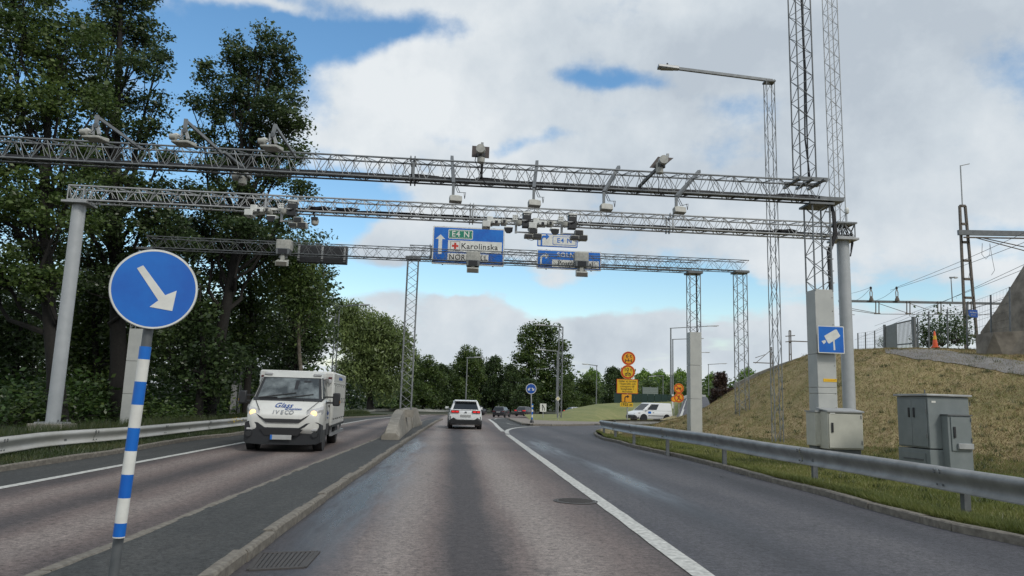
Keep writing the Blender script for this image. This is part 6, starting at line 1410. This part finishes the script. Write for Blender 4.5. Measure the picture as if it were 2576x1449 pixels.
for s in (-1, 1):
    a, b, c, d = ((cab_b[1], cab_b[2], cab_t[2], cab_t[1]) if s > 0 else (cab_b[3], cab_b[0], cab_t[0], cab_t[3])); u = (.22, .80) if s > 0 else (.20, .78)
    flat(iv, 'door_pillar', blackp, lambda m: qd(m, a, b, c, d, .0 if s > 0 else .80, .20 if s > 0 else 1.0, .02, .95, .008)); flat(iv, 'door_window', glass, lambda m: qd(m, a, b, c, d, u[0], u[1], .08, .88, .010))
    flat(iv, 'marker_lamp', headclear, lambda m: m.bx(s*.56, s*.78, 1.22, 1.30, 2.03, 2.10), bevel=.02)
    flat(iv, 'door_handle', blackp, lambda m: m.bx(s*.985, s*1.01, 1.60, 1.80, 1.18, 1.24)); flat(iv, 'lower_cladding', blackp, lambda m: m.bx(s*.975, s*1.0, 1.25, 1.94, .40, .72))
    mir = flat(iv, 'mirror', blackp, lambda m: m.bx(s*1.16, s*1.36, .92, 1.04, 1.22, 1.58), bevel=.035); flat(mir, 'mirror_arm', blackp, lambda m: m.bx(s*.95, s*1.20, .95, 1.0, 1.44, 1.48)); flat(mir, 'mirror_arm', blackp, lambda m: m.bx(s*.95, s*1.20, .95, 1.0, 1.28, 1.33)); flat(mir, 'indicator', signora, lambda m: m.bx(s*1.36, s*1.365, .94, 1.0, 1.30, 1.36))
    # headlamp: clear wedge sweeping back over the wing, warm bulb inside
    hl = flat(iv, 'headlight', headclear, lambda m: m.loft([[(s*.60, .0, .95), (s*.60, -.01, 1.0), (s*.62, .10, 1.10), (s*.62, .12, .96)], [(s*.86, .08, .90), (s*.90, .10, 1.10), (s*.90, .25, 1.18), (s*.86, .2, .9)], [(s*1.0, .35, 1.02), (s*1.0, .36, 1.14), (s*.99, .50, 1.24), (s*.98, .5, 1.1)]]), bevel=.01)
    flat(hl, 'bulb', headlamp, lambda m: m.lathe([(.085, -.02), (.075, -.05), (.02, -.07)], (s*.78, .075, 1.01), 16, 'y'))
    flat(iv, 'fog_lamp', headclear, lambda m: m.bx(s*.66, s*.90, .005 if True else 0, .06, .57, .62), bevel=.006); flat(iv, 'fog_recess', blackp, lambda m: m.lathe([(.075, -.03), (.075, .02)], (s*.84, .02, .47), 14, 'y'))
    wheel(iv, s*.84, .95, .36, .24, s); wheel(iv, s*.86, 4.35, .36, .26, s)
    flat(iv, 'wheel_arch', blackp, lambda m: m.lathe([(.44, -.12), (.44, .10)], (s*.885, .95, .40), 24, 'x'))
# bumper: dark, deeper at the ends, dipping under the white lip
flat(iv, 'front_bumper', mat('bumper plastic', (.022, .024, .027), .5), lambda m: m.loft([
    [(-.98, .14, .26), (-.90, .02, .22), (-.5, -.05, .20), (.5, -.05, .20), (.90, .02, .22), (.98, .14, .26), (.98, .14, .74), (.88, .02, .79), (.62, -.05, .76), (.44, -.07, .64), (-.44, -.07, .64), (-.62, -.05, .76), (-.88, .02, .79), (-.98, .14, .74)],
    [(-1.0, .5, .26), (-.92, .4, .22), (-.5, .4, .20), (.5, .4, .20), (.92, .4, .22), (1.0, .5, .26), (1.0, .5, .70), (.88, .4, .75), (.62, .4, .74), (.44, .4, .63), (-.44, .4, .63), (-.62, .4, .74), (-.88, .4, .75), (-1.0, .5, .70)]]), bevel=.012)
flat(iv, 'lower_grille', blackm, lambda m: m.plate([(-.55, .60), (.55, .60), (.42, .44), (-.42, .44)], -.085, -.06))
flat(iv, 'grille', blackm, lambda m: m.loft([[(-.70, -.01, 1.00), (-.48, -.045, .865), (.48, -.045, .865), (.70, -.01, 1.00), (.60, -.03, .90), (.42, -.06, .77), (-.42, -.06, .77), (-.60, -.03, .90)], [(-.70, .05, 1.00), (-.48, .05, .865), (.48, .05, .865), (.70, .05, 1.00), (.60, .05, .90), (.42, .05, .77), (-.42, .05, .77), (-.60, .05, .90)]]))
flat(iv, 'number_plate', plateg, lambda m: m.bx(-.27, .27, -.10, -.08, .33, .45), bevel=.004); flat(iv, 'plate_band', signblue, lambda m: m.bx(-.268, -.22, -.104, -.0985, .332, .448))
def on_hood(mb, y_of_z):    # lay flat lettering on the sloping bonnet
    mb.v = [(x, y_of_z(z)+y, z) for x, y, z in mb.v]; return mb
hood_y = lambda z: (-.02+(.10+.02)*(z-.98)/.08 if z < 1.06 else .10+.35*(z-1.06)/.20 if z < 1.26 else .45+.33*(z-1.26)/.14)
for ch, x in zip('IVECO', (-.235, -.14, -.015, .105, .225)): on_hood(text_mb(ch, .135, -.012, x-.02, 1.035, bold=.001, sx=1.2), lambda z: hood_y(z)-.02).build('badge_letter', chrome, iv)
lab = mat('blue lettering', (.01, .07, .30)); on_hood(text_mb('Glass', .17, -.012, -.06, 1.21, shear=.35, bold=.001, sx=1.3), lambda z: hood_y(z)-.016).build('bonnet_lettering', lab, iv)
on_hood(text_mb('Grossisten', .075, -.012, .22, 1.125, shear=.3, bold=.002, sx=1.2, spacing=1.1), lambda z: hood_y(z)-.016).build('bonnet_lettering', lab, iv)
# side lettering on the door
def side_text(body, size, x, y, z, m, rot=1, **k):
    t = text_mb(body, size, 0, 0, 0, **k); t.v = [(x-b, y+a, z+c_) for a, b, c_ in t.v]; return t.build('door_lettering', m, iv)
side_text('Glass', .17, .999, 1.45, 1.02, lab, shear=.35, bold=.004); side_text('Grossisten', .07, .999, 1.5, .88, lab, shear=.3)
# insulated box with ribbed doors
bx0, bx1, bz0, bz1, bh = 2.0, 5.95, .62, 2.20, 1.06
flat(iv, 'box_body', vanwhite, lambda m: m.bx(-bh, bh, bx0, bx1, bz0, bz1), bevel=.05)
flat(iv, 'box_roof_lip', vanwhite, lambda m: m.bx(-bh-.012, bh+.012, bx0+.03, bx1, bz1-.34, bz1-.30), bevel=.006)
for s in (-1, 1):
    n = 6; w = (bx1-bx0-.24)/n
    for i in range(n):
        y0 = bx0+.12+w*i
        dd_ = flat(iv, 'side_door', vanwhite, lambda m: m.bx(s*(bh-.01), s*(bh+.014), y0+.012, y0+w-.012, bz0+.22, bz1-.38), bevel=.008)
        flat(dd_, 'latch', blackp, lambda m: m.ring(0, 0, .055, .035, 0, .01, 12) if False else m.bx(s*(bh+.014), s*(bh+.026), y0+w-.20, y0+w-.04, 1.28, 1.44)); flat(dd_, 'latch_centre', vanwhite, lambda m: m.bx(s*(bh+.02), s*(bh+.032), y0+w-.165, y0+w-.075, 1.32, 1.40)); flat(dd_, 'hinge', blackp, lambda m: m.bx(s*(bh+.01), s*(bh+.03), y0+w*.5-.03, y0+w*.5+.03, bz1-.41, bz1-.375)); flat(dd_, 'hinge', blackp, lambda m: m.bx(s*(bh+.01), s*(bh+.03), y0+w*.5-.03, y0+w*.5+.03, bz0+.18, bz0+.215))
    flat(iv, 'side_rail', blankbar, lambda m: m.bx(s*(bh-.06), s*(bh+.02), 2.1, 5.9, .34, .42)); flat(iv, 'rail_strut', blankbar, lambda m: m.bx(s*(bh-.1), s*(bh-.04), 2.5, 2.56, .4, .64)); flat(iv, 'rail_strut', blankbar, lambda m: m.bx(s*(bh-.1), s*(bh-.04), 5.5, 5.56, .4, .64))
    flat(iv, 'box_sill', blackp, lambda m: m.bx(s*(bh-.02), s*(bh+.008), bx0+.05, bx1-.05, bz0-.03, bz0+.03)); flat(iv, 'work_lamp', headlamp if False else headclear, lambda m: m.lathe([(.03, 0), (.05, .02), (.05, .10), (.03, .12)], (s*.95, 1.93, 1.86), 12)); flat(iv, 'work_lamp', bpy.data.materials['dark red lens'], lambda m: m.bx(s*.90, s*1.0, 1.91, 1.99, 1.98, 2.04))
t = text_mb('Svenska Isotherm', .16, 0, 0, 0, bold=.003); t.v = [(bh+.004-b, bx0+2.0+a, bz1-.16+c_) for a, b, c_ in t.v]; t.build('box_lettering', lab, iv)
flat(iv, 'chassis', blackm, lambda m: m.bx(-.8, .8, .5, 5.9, .30, .60)); flat(iv, 'mud_guard', blackp, lambda m: m.bx(-1.0, 1.0, 3.85, 4.85, .60, .68))

# ------------------------------------------------------------------ cabinets
c = hhit(2112, 1140); zc = on(2110, 1131, D1-.5).z; bc = colc-GN*.45+GX*.12
e = local('beige_cabinet', (bc.x, bc.y, zc), 'beige utility cabinet with black handle fixed before the square column', 'cabinet', rz=RZG); s = D1/FOC; w = .78*1.03; h = .95
x0 = -.42; zt_ = on(2110, 1036, D1-.5).z-zc
flat(e, 'housing', beige, lambda m: m.bx(x0, x0+w+.04, -.30, .20, 0, zt_), bevel=.01); flat(e, 'door', beige, lambda m: m.bx(x0+.02, x0+w+.02, -.325, -.305, .03, zt_-.05), bevel=.008); flat(e, 'roof', galvl, lambda m: m.loft([[(x0-.02, -.35, zt_-.01), (x0+w+.06, -.35, zt_-.01), (x0+w+.06, .22, zt_+.06), (x0-.02, .22, zt_+.06)], [(x0-.02, -.35, zt_+.02), (x0+w+.06, -.35, zt_+.02), (x0+w+.06, .22, zt_+.09), (x0-.02, .22, zt_+.09)]]))
flat(e, 'handle', blackp, lambda m: m.bx(x0+.07, x0+.12, -.345, -.325, .38, .60), bevel=.005); flat(e, 'plinth', galvd, lambda m: m.bx(x0+.05, x0+w, -.25, .15, -1.1, -.0))
bc2 = bc-GX*.52+GN*.25; e = local('beige_cabinet', (bc2.x, bc2.y, zc+.05), 'shallow beige cabinet on the left side of the square column', 'cabinet', rz=RZG)
flat(e, 'housing', beige, lambda m: m.bx(-.02, .30, -.2, .25, 0, zt_*.92), bevel=.01); flat(e, 'door', beige, lambda m: m.bx(.0, .26, -.22, -.203, .03, zt_*.92-.03), bevel=.005); flat(e, 'lid', galvl, lambda m: m.bx(-.04, .32, -.24, .27, zt_*.92, zt_*.92+.03)); flat(e, 'plinth', galvd, lambda m: m.bx(.02, .26, -.15, .2, -1.0, 0))
# big grey cabinet
Yc = 15.2; cc = at(2340, 1128, Yc); zt_ = at(2340, 992, Yc).z; g0 = hz(cc.x+.3, cc.y+.5)-.15; rc = .10
e = local('grey_cabinet', (cc.x, Yc, g0), 'large dark grey equipment cabinet with black handles on the grass slope', 'cabinet', rz=rc); Wc, Dc, Hc = .90, 1.02, zt_-g0
jz = at(2340, 1129, Yc).z-g0
flat(e, 'base', cabgrey, lambda m: m.bx(-.01, Wc+.01, -.01, Dc+.01, -.2, jz-.02), bevel=.008); flat(e, 'housing', cabgrey, lambda m: m.bx(0, Wc, 0, Dc, jz, Hc-.04), bevel=.012); flat(e, 'roof', galvl, lambda m: m.bx(-.05, Wc+.05, -.05, Dc+.05, Hc-.035, Hc+.01), bevel=.01)
flat(e, 'side_door', cabgrey, lambda m: m.bx(-.022, -.003, .04, Dc/2-.005, jz+.03, Hc-.10), bevel=.005); flat(e, 'side_door', cabgrey, lambda m: m.bx(-.022, -.003, Dc/2+.005, Dc-.04, jz+.03, Hc-.10), bevel=.005)
for yy in (Dc/2-.09, Dc/2+.07): flat(e, 'handle', blackp, lambda m: m.plate([(0, 0)]*0 or [(-.03, 0), (-.023, 0), (-.023, .17), (-.03, .17)], yy-.03, yy+.03) if False else m.bx(-.045, -.022, yy-.022, yy+.022, jz+.62, jz+.82), bevel=.005)
flat(e, 'front_box', cabgrey, lambda m: m.bx(Wc*.30, Wc*.86, -.20, 0, -.1, Hc*.78-.03), bevel=.008); flat(e, 'front_box_door', cabgrey, lambda m: m.bx(Wc*.36, Wc*.84, -.222, -.203, jz-.02, Hc*.78-.06), bevel=.005); flat(e, 'front_box_lid', galvd, lambda m: m.bx(Wc*.28, Wc*.88, -.23, 0, Hc*.78-.03, Hc*.78-.005)); flat(e, 'handle', blackp, lambda m: m.bx(Wc*.40, Wc*.45, -.245, -.222, jz+.24, jz+.46), bevel=.005); flat(e, 'vent_cover', galvl, lambda m: m.bx(Wc*.48, Wc*.84, -.27, -.222, jz+.02, jz+.13), bevel=.006); flat(e, 'base_hatch', cabgrey, lambda m: m.bx(-.03, -.012, .12, Dc-.12, jz-.42, jz-.1)); flat(e, 'hatch_ridge', galvd, lambda m: m.bx(-.04, -.03, .18, Dc-.2, jz-.25, jz-.22))

# ------------------------------------------------------------------ covers in the road
q = [gp(px, py, .006) for px, py in [(658,1392),(800,1388),(765,1427),(626,1434)]]; c = sum(q, Vector())/4
dgr = local('drain_grate', (c.x, c.y, 0), 'rectangular cast drain grate in the road beside the median kerb', 'drain grate')
iron = mat('cast iron', (.085, .078, .074), .6, .4); MB().add([(p.x, p.y, .005) for p in q], [(0,1,2,3)]).build('pit', blackm, dgr, world=True)
u_ = (q[1]-q[0]); v_ = (q[3]-q[0])
for a, b in ((q[0], q[1]), (q[1], q[2]), (q[2], q[3]), (q[3], q[0])): MB().beam(a, b, .045, .014).build('frame_bar', iron, dgr, world=True)
for i in range(1, 12): MB().beam(q[0].lerp(q[1], i/12), q[3].lerp(q[2], i/12), .028, .010).build('grate_bar', iron, dgr, world=True)
c = gp(1448, 1260.5, .006); mh = local('manhole_cover', (c.x, c.y, 0), 'round iron manhole cover touching the white lane line', 'manhole cover')
flat(mh, 'cover', iron, lambda m: m.lathe([(.30, .003), (.30, .011), (.285, .013), (.01, .013)], (0, 0, 0), 28)); flat(mh, 'ring', iron, lambda m: m.lathe([(.345, .003), (.345, .010), (.31, .012), (.306, .003)], (0, 0, 0), 28))
for i in range(-4, 5): flat(mh, 'tread_bar', iron, lambda m: m.bx(-math.sqrt(.27**2-(i*.06)**2), math.sqrt(.27**2-(i*.06)**2), i*.06-.008, i*.06+.008, .013, .018))
# litter and leaves along the right kerb
mb = MB(); rr_ = random.Random(5)
for i in range(14):
    c = gp(1790+rr_.uniform(0, 120), 1172+rr_.uniform(0, 30), .006); a = rr_.uniform(0, 3); s = rr_.uniform(.02, .06); mb.add([(c.x+math.cos(a)*s, c.y+math.sin(a)*s, .012), (c.x-math.sin(a)*s*.5, c.y+math.cos(a)*s*.5, .02), (c.x-math.cos(a)*s, c.y-math.sin(a)*s, .012), (c.x+math.sin(a)*s*.5, c.y-math.cos(a)*s*.5, .010)], [(0,1,2,3)])
tag(mb.build('litter', rustm), 'bits of litter and dark debris along the right kerb', 'litter', kind='stuff')

# ------------------------------------------------------------------ the railway on top of the hill
wallm = wallconc
def wallseg(label, pts_bottom, pts_top, Y, th, name='concrete_wall', m=wallm, Ys=None):
    mb = MB(); a = [at(x, y, (Ys or [Y]*len(pts_bottom))[i]) for i, (x, y) in enumerate(pts_bottom)]; b = [at(x, y, (Ys or [Y]*len(pts_top))[i]) for i, (x, y) in enumerate(pts_top)]
    n = len(a); vs = a+b+[p+Vector((0, th, 0)) for p in a]+[p+Vector((0, th, 0)) for p in b]
    fs = []
    for i in range(n-1): fs += [(i, i+1, n+i+1, n+i), (2*n+i, 3*n+i, 3*n+i+1, 2*n+i+1), (n+i, n+i+1, 3*n+i+1, 3*n+i)]
    fs += [(0, n, 3*n, 2*n), (n-1, 3*n-1, 4*n-1, 2*n-1)]; mb.add(vs, fs); o = mb.build(name, m, loc=a[0]); return tag(o, label, 'wall')
wallseg('stained concrete retaining wall at the right edge above the gravel track', [(2477,895),(2530,910),(2576,925),(2760,965)], [(2477,839),(2500,836),(2576,832),(2760,825)], 0, .5, Ys=[27.5,27,26.6,25.2])
wallseg('upper sloping concrete wing wall rising to the right picture edge', [(2488,870),(2530,870),(2576,868),(2760,865)], [(2489,832),(2530,775),(2576,702),(2760,410)], 0, .6, Ys=[31,30,29,26])
wallseg('low grey wall along the left shoulder of the hill', [(1850,978),(1905,952),(1960,930),(2010,912)], [(1850,965),(1905,938),(1960,917),(2010,900)], 0, .3, m=concrete, Ys=[43,42,41,39])
# mesh fence along the hilltop
def fence_line(label, pts, hpx_top, wire_n=6, m=galvd):
    P = [at(x, y, Y) for x, y, Y in pts]; T = [at(x, yt, Y) for (x, y, Y), yt in zip(pts, hpx_top)]; e = local('wire_fence', P[0], label, 'fence')
    for p, t in zip(P, T): MB().tube(p+Vector((0, 0, -.6)), t, .035, 8).build('post', m, e, world=True)
    mb = MB(); n = 24
    for a, b, c_, d in zip(P, P[1:], T[1:], T):
        for k in range(wire_n+1): s = k/wire_n; mb.tube(a.lerp(d, s), b.lerp(c_, s), .006, 3, cap=False)
        L_ = (b-a).length; q = int(L_/.22)
        for k in range(q): s = k/q; mb.tube(a.lerp(b, s), d.lerp(c_, s), .0028, 3, cap=False)
    o = mb.build('mesh_wire', m, e, world=True); o['kind'] = 'stuff'; return e
fence_line('wire mesh fence on the hilltop left of the grey gate', [(2158,884,44),(2177,884,43),(2200,883,42),(2226,883,40)], [838,836,832,818])
fence_line('wire mesh fence on the hilltop between gate and concrete wall', [(2308,878,34),(2336,876,33.5),(2383,872,33),(2432,868,31.5),(2492,850,29.5),(2540,842,28)], [800,784,778,764,742,722])
gz = at(2268, 880, 37); gt = local('double_gate', gz, 'grey double gate on the hilltop, one leaf solid and one barred', 'gate')
def G3(px, py, Y): return at(px, py, Y)
gl = [(2228, 38.2), (2257, 37.4), (2303, 36.2)]
MB().tube(G3(2226, 884, 38.3), G3(2225, 817, 38.3), .07, 8).build('gate_post', galvd, gt, world=True); MB().tube(G3(2302, 880, 36.1), G3(2298, 797, 36.1), .10, 8).build('gate_post', galvd, gt, world=True)
a, b, c_, d = G3(2229, 882, 38.2), G3(2258, 881, 37.4), G3(2256, 812, 37.4), G3(2228, 821, 38.2); MB().add([a, b, c_, d]+[p+Vector((0, .06, 0)) for p in (a, b, c_, d)], Fq).build('solid_leaf', gateg, gt, world=True)
a, b, c_, d = G3(2258, 881, 37.4), G3(2298, 879, 36.3), G3(2295, 803, 36.3), G3(2256, 812, 37.4)
for k in range(13): s = k/12; MB().tube(a.lerp(b, s), d.lerp(c_, s), .02, 4).build('bar', galvl, gt, world=True)
for s in (.04, .2, .97): MB().tube(a.lerp(d, s), b.lerp(c_, s), .035, 6).build('gate_rail', galvd, gt, world=True)
MB().add([G3(2241, 852, 38.0)+Vector((0, -.12, 0)), G3(2246, 852, 38.0)+Vector((0, -.12, 0)), G3(2246, 846, 38.0)+Vector((0, -.12, 0)), G3(2241, 846, 38.0)+Vector((0, -.12, 0))], [(0,1,2,3)]).build('notice', beige, gt, world=True)
cn = at(2353, 874, 32.6); e = local('traffic_cone', cn, 'orange traffic cone standing on the hilltop by the fence', 'cone'); flat(e, 'cone', coneo, lambda m: m.lathe([(.12, .03), (.115, .06), (.03, .72), (.02, .73)], (0, 0, 0), 16), smooth=True); flat(e, 'base', coneo, lambda m: m.bx(-.14, .14, -.14, .14, -.02, .03), bevel=.01); flat(e, 'band', signyel, lambda m: m.lathe([(.082, .35), (.060, .52)], (0, 0, 0), 16))
for px, py, Y, sc, lab in ((2335, 872, 37, 1.1, 'left'), (2370, 868, 37, 1.5, 'middle'), (2400, 862, 36, 1.3, 'right')):
    p = at(px, py, Y); bush('hilltop_shrub', {'left': 'leafy shrub behind the traffic cone on the hilltop', 'middle': 'tallest leafy shrub behind the hilltop fence', 'right': 'leafy shrub at the foot of the railway mast'}[lab], 'shrub', p, (sc*.75, sc*.8, sc*1.1), {'left': 2, 'middle': 0, 'right': 3}[lab], 'shrubs behind the hilltop fence')
p = at(2222, 872, 41); bush('hilltop_shrub', 'small bush between the wire fence and the grey gate', 'shrub', p, (.35, .35, .6), 1)
# catenary masts
def cat_mast(label, bpx, by, tx, ty, Y, w0, w1, top=None, m=rustm, rungs=9):
    b = at(bpx, by, Y); t = at(tx, ty, Y); e = local('catenary_mast', b, label, 'railway mast')
    s = Y/FOC; L0 = b+Vector((-w0*s/2, 0, -1)); R0 = b+Vector((w0*s/2, 0, -1)); L1 = t+Vector((-w1*s/2, 0, 0)); R1 = t+Vector((w1*s/2, 0, 0))
    MB().beam(L0, L1, .10, .14, (0, 1, 0)).build('mast_leg', m, e, world=True); MB().beam(R0, R1, .10, .14, (0, 1, 0)).build('mast_leg', m, e, world=True)
    for k in range(rungs): q = .04+.96*k/(rungs-1); MB().beam(L0.lerp(L1, q), R0.lerp(R1, q), .14, .12).build('rung', m, e, world=True)
    if top: MB().tube(t, at(*top, Y), .035, 6).build('lightning_rod', galvl, e, world=True)
    return e
Ym_ = 40; cmast = cat_mast('riveted railway mast with a tall thin rod, right part of the picture', 2444, 862, 2421, 518, Ym_, 32, 14, (2416, 416))
MB().tube(at(2416, 417, Ym_), at(2439, 412, Ym_), .025, 5).build('rod_arm', galvl, cmast, world=True)
bsn = local('mast_number_plate', at(2437, 779, Ym_-.25), 'small blue plate fixed low on the riveted railway mast', 'plate'); flat(bsn, 'plate', signblue2, lambda m: m.bx(-.02, .48, 0, .02, -.42, 0)); text_mb('Karlberg', .10, -.004, .23, -.14).build('print', signw, bsn); text_mb('norra', .10, -.004, .23, -.28).build('print', signw, bsn)
def boom(label, a, b, Ya, Yb, th, name='catenary_beam'):
    p, q = at(*a, Ya), at(*b, Yb); e = local(name, p, label, 'railway beam'); MB().beam(p, q, .14, th).build('beam', galvd, e, world=True); return e, p, q
e, p, q = boom('upper catenary beam leaving the picture on the right', (2410, 585), (2800, 592), 39.7, 39.7, .28); MB().tube(p+Vector((.3, 0, -.26)), q+Vector((0, 0, -.26)), .05, 6).build('lower_tube', rustm, e, world=True)
MB().tube(at(2455, 598, 39.7), at(2800, 690, 39.7), .03, 5).build('stay', rustm, e, world=True); MB().tube(at(2470, 598, 39.7), at(2800, 670, 39.7), .03, 5).build('stay', rustm, e, world=True)
e, p, q = boom('long lower catenary beam crossing behind the round pole and the railway mast', (2110, 757), (2520, 764), 52, 52, .16)
for hx in (2206, 2284, 2362, 2438):
    for dxx in (-3, 5): MB().tube(at(hx+dxx, 758, 51.9), at(hx+dxx, 788, 51.9), .04, 5).build('hanger', rustm, e, world=True)
    MB().beam(at(hx-6, 789, 51.9), at(hx+8, 789, 51.9), .1, .08).build('hanger_foot', rustm, e, world=True)
mb = MB()
for x0_, y0_, x1_, y1_ in ((2110,770,2206,788),(2110,776,2206,790),(2212,764,2284,788),(2212,790,2520,792),(2290,764,2362,788),(2110,790,2150,792)): MB().tube(at(x0_, y0_, 51.9), at(x1_, y1_, 51.9), .02, 4).build('stay', rustm, e, world=True)
def insul(label, px):
    p = at(px, 757, 51.8); e = local('insulator', p, label, 'insulator', 'insulators on the lower catenary beam'); s = 52/FOC
    flat(e, 'foot', rustm, lambda m: m.lathe([(6*s, 0), (5*s, 5*s), (2.5*s, 12*s)], (0, 0, 0), 8)); flat(e, 'fork', galvl, lambda m: m.path([(-2.5*s, 0, 10*s), (-3*s, 0, 22*s), (0, 0, 31*s)], .04, 5)); flat(e, 'fork', galvl, lambda m: m.path([(2.5*s, 0, 10*s), (3*s, 0, 22*s), (0, 0, 31*s)], .04, 5)); flat(e, 'cap', blackp, lambda m: m.lathe([(2.8*s, 30*s), (3*s, 35*s), (1*s, 37*s)], (0, 0, 0), 8))
insul('left insulator fork standing on the lower catenary beam', 2192); insul('right insulator fork standing on the lower catenary beam', 2257)
def wires(label, segs, r=.012, name='overhead_wires'):
    o0 = at(segs[0][0], segs[0][1], segs[0][2]); e = local(name, o0, label, 'wires')
    for x0_, y0_, Y0, x1_, y1_, Y1 in segs:
        a, b = at(x0_, y0_, Y0), at(x1_, y1_, Y1); n = 7; MB().path([a.lerp(b, i/n)-Vector((0, 0, .15*math.sin(math.pi*i/n))) for i in range(n+1)], r, 4).build('wire', cable, e, world=True)
wires('contact wires running from far left up to the top right over the railway', [(2257,722,52,2800,480,26),(2240,730,52,2800,520,26),(2192,722,52,2150,757,60),(2257,722,52,2200,757,60),(2150,855,75,2800,560,28),(2200,820,70,2800,585,28),(2110,740,60,2192,722,52),(2430,800,45,2800,700,28),(2308,812,42,2700,690,26)])
e = local('dropper_loops', at(2475, 600, 39), 'thin drooping wire loops hanging beside the railway mast', 'wires')
for cx_ in (2490,): MB().path([at(2471, 612, 39), at(2470, 640, 39), at(2480, 652, 39), at(2490, 640, 39), at(2490, 612, 39), at(2496, 650, 39), at(2502, 680, 39), at(2494, 692, 39)], .012, 4).build('wire', cable, e, world=True)
MB().path([at(2435, 625, 39), at(2440, 680, 39), at(2437, 700, 39)], .012, 4).build('wire', cable, e, world=True)
lamp('slim railway lamp post beyond the lower catenary beam', (2396, 760), (2391, 698), 62, (2408, 698), .0, .3, pole_r=.05, group=None)
# far catenary left of the square column
e = cat_mast('distant catenary mast left of the lattice lamp post, over the low wall', 1988, 905, 1987, 832, 95, 5, 4, None, rungs=4)
for y in (846, 860): MB().tube(at(1976, y, 94.8), at(2000, y-2, 94.8), .06, 5).build('cross_arm', rustm, e, world=True)
MB().beam(at(1988, 858, 94.8), at(2100, 862, 94.8), .15, .12).build('portal_beam', rustm, e, world=True)
e = cat_mast('farther catenary mast behind the slope between two lattice legs', 1942, 935, 1940, 874, 120, 4, 3, None, rungs=4); MB().tube(at(1895, 912, 119), at(1945, 914, 119), .08, 5).build('cross_arm', rustm, e, world=True); MB().tube(at(1900, 914, 119), at(1938, 882, 119), .05, 5).build('stay', rustm, e, world=True); MB().tube(at(1900, 900, 119), at(1925, 892, 119), .05, 5).build('stay', rustm, e, world=True)
# details beyond the bend
e = local('netting_fence', at(1590, 1008, 96), 'low dark green netting fence behind the grass mound', 'fence')
for k in range(9):
    a, b = at(1545+k*17, 1012, 97), at(1545+(k+1)*17-1, 1012, 97); a.z = b.z = 1.0; hh = at(1600, 990, 97).z; MB().add([a, b, Vector((b.x, b.y, hh)), Vector((a.x, a.y, hh))]+[p+Vector((0, .05, 0)) for p in (a, b, Vector((b.x, b.y, hh)), Vector((a.x, a.y, hh)))], Fq).build('net_panel', brick, e, world=True)
rp0 = [at(x, y, Y) for x, y, Y in ((1716, 1002, 82), (1730, 996, 95), (1755, 995, 105), (1775, 996, 110))]
e = local('ramp_barrier', rp0[0], 'grey barrier rail along the far ramp behind the square column', 'guardrail')
for k, (a, b) in enumerate(zip(rp0, rp0[1:])):
    MB().beam(a, b, .06, .3).build('rail', galvl, e, world=True); MB().tube(a, Vector((a.x, a.y, a.z-1)), .05, 6).build('post', galvl, e, world=True)
for i, (px, py0, py1, Y, lab) in enumerate(((1692.5, 992, 1020, 76, 'white marker post left of the prohibition signs'), (1712, 985, 1003, 78, 'white marker post right of the prohibition signs'), (1654, 1002, 1009, 99, 'small white marker post on the mound right of the sign board'))):
    a, b = at(px, py1, Y), at(px, py0, Y); e = local('marker_post', a, lab, 'marker post'); flat(e, 'post', signw, lambda m: m.bx(-.10, .10, -.04, .04, -.3, b.z-a.z), bevel=.01); flat(e, 'reflector', blackp, lambda m: m.bx(-.10, .10, -.045, -.04, (b.z-a.z)*.7, (b.z-a.z)*.85))

for s_ in (-1, 1):
    flat(iv, 'door_seam', blackp, lambda m: m.bx(s_*.985, s_*.996, 1.90, 1.915, .45, 1.38)); flat(iv, 'door_seam', blackp, lambda m: m.bx(s_*.985, s_*.996, .98, .995, .8, 1.36))
    flat(iv, 'bonnet_seam', blackp, lambda m: m.add([(s_*.60, .02, 1.085), (s_*.612, .02, 1.085), (s_*.90, .74, 1.402), (s_*.888, .74, 1.402), (s_*.60, .0, 1.075), (s_*.612, .0, 1.075), (s_*.90, .72, 1.392), (s_*.888, .72, 1.392)], Fq))
    flat(iv, 'washer_jet', blackp, lambda m: m.bx(s_*.42-.02, s_*.42+.02, .60, .64, 1.34, 1.36))
    flat(cz, 'window_trim', blackp, lambda m: m.bx(s_*.80, s_*.872, .5, 2.9, .955, .985))

gc_ = [o for o in bpy.data.objects if o.name == 'grey_cabinet'][0]
for zz_ in (.25, .75, 1.15):
    flat(gc_, 'hinge', galvd, lambda m: m.tube((-.028, .035, jz+zz_-.04), (-.028, .035, jz+zz_+.04), .012, 8)); flat(gc_, 'hinge', galvd, lambda m: m.tube((Wc*.83, -.23, jz+zz_*.8-.04), (Wc*.83, -.23, jz+zz_*.8+.04), .010, 8))
flat(gc_, 'label_plate', signw, lambda m: m.bx(.08, .17, -.008, -.002, Hc-.17, Hc-.13)); flat(gc_, 'plinth_slab', concrete, lambda m: m.bx(-.12, Wc+.12, -.3, Dc+.1, -.35, -.04))
bcab = [o for o in bpy.data.objects if o.name == 'beige_cabinet'][0]
flat(bcab, 'label_plate', signw, lambda m: m.bx(-.37, -.25, -.332, -.326, .80, .83)); flat(bcab, 'hinge', galvd, lambda m: m.tube((.37, -.33, .12), (.37, -.33, .2), .01, 8)); flat(bcab, 'hinge', galvd, lambda m: m.tube((.37, -.33, .7), (.37, -.33, .78), .01, 8))
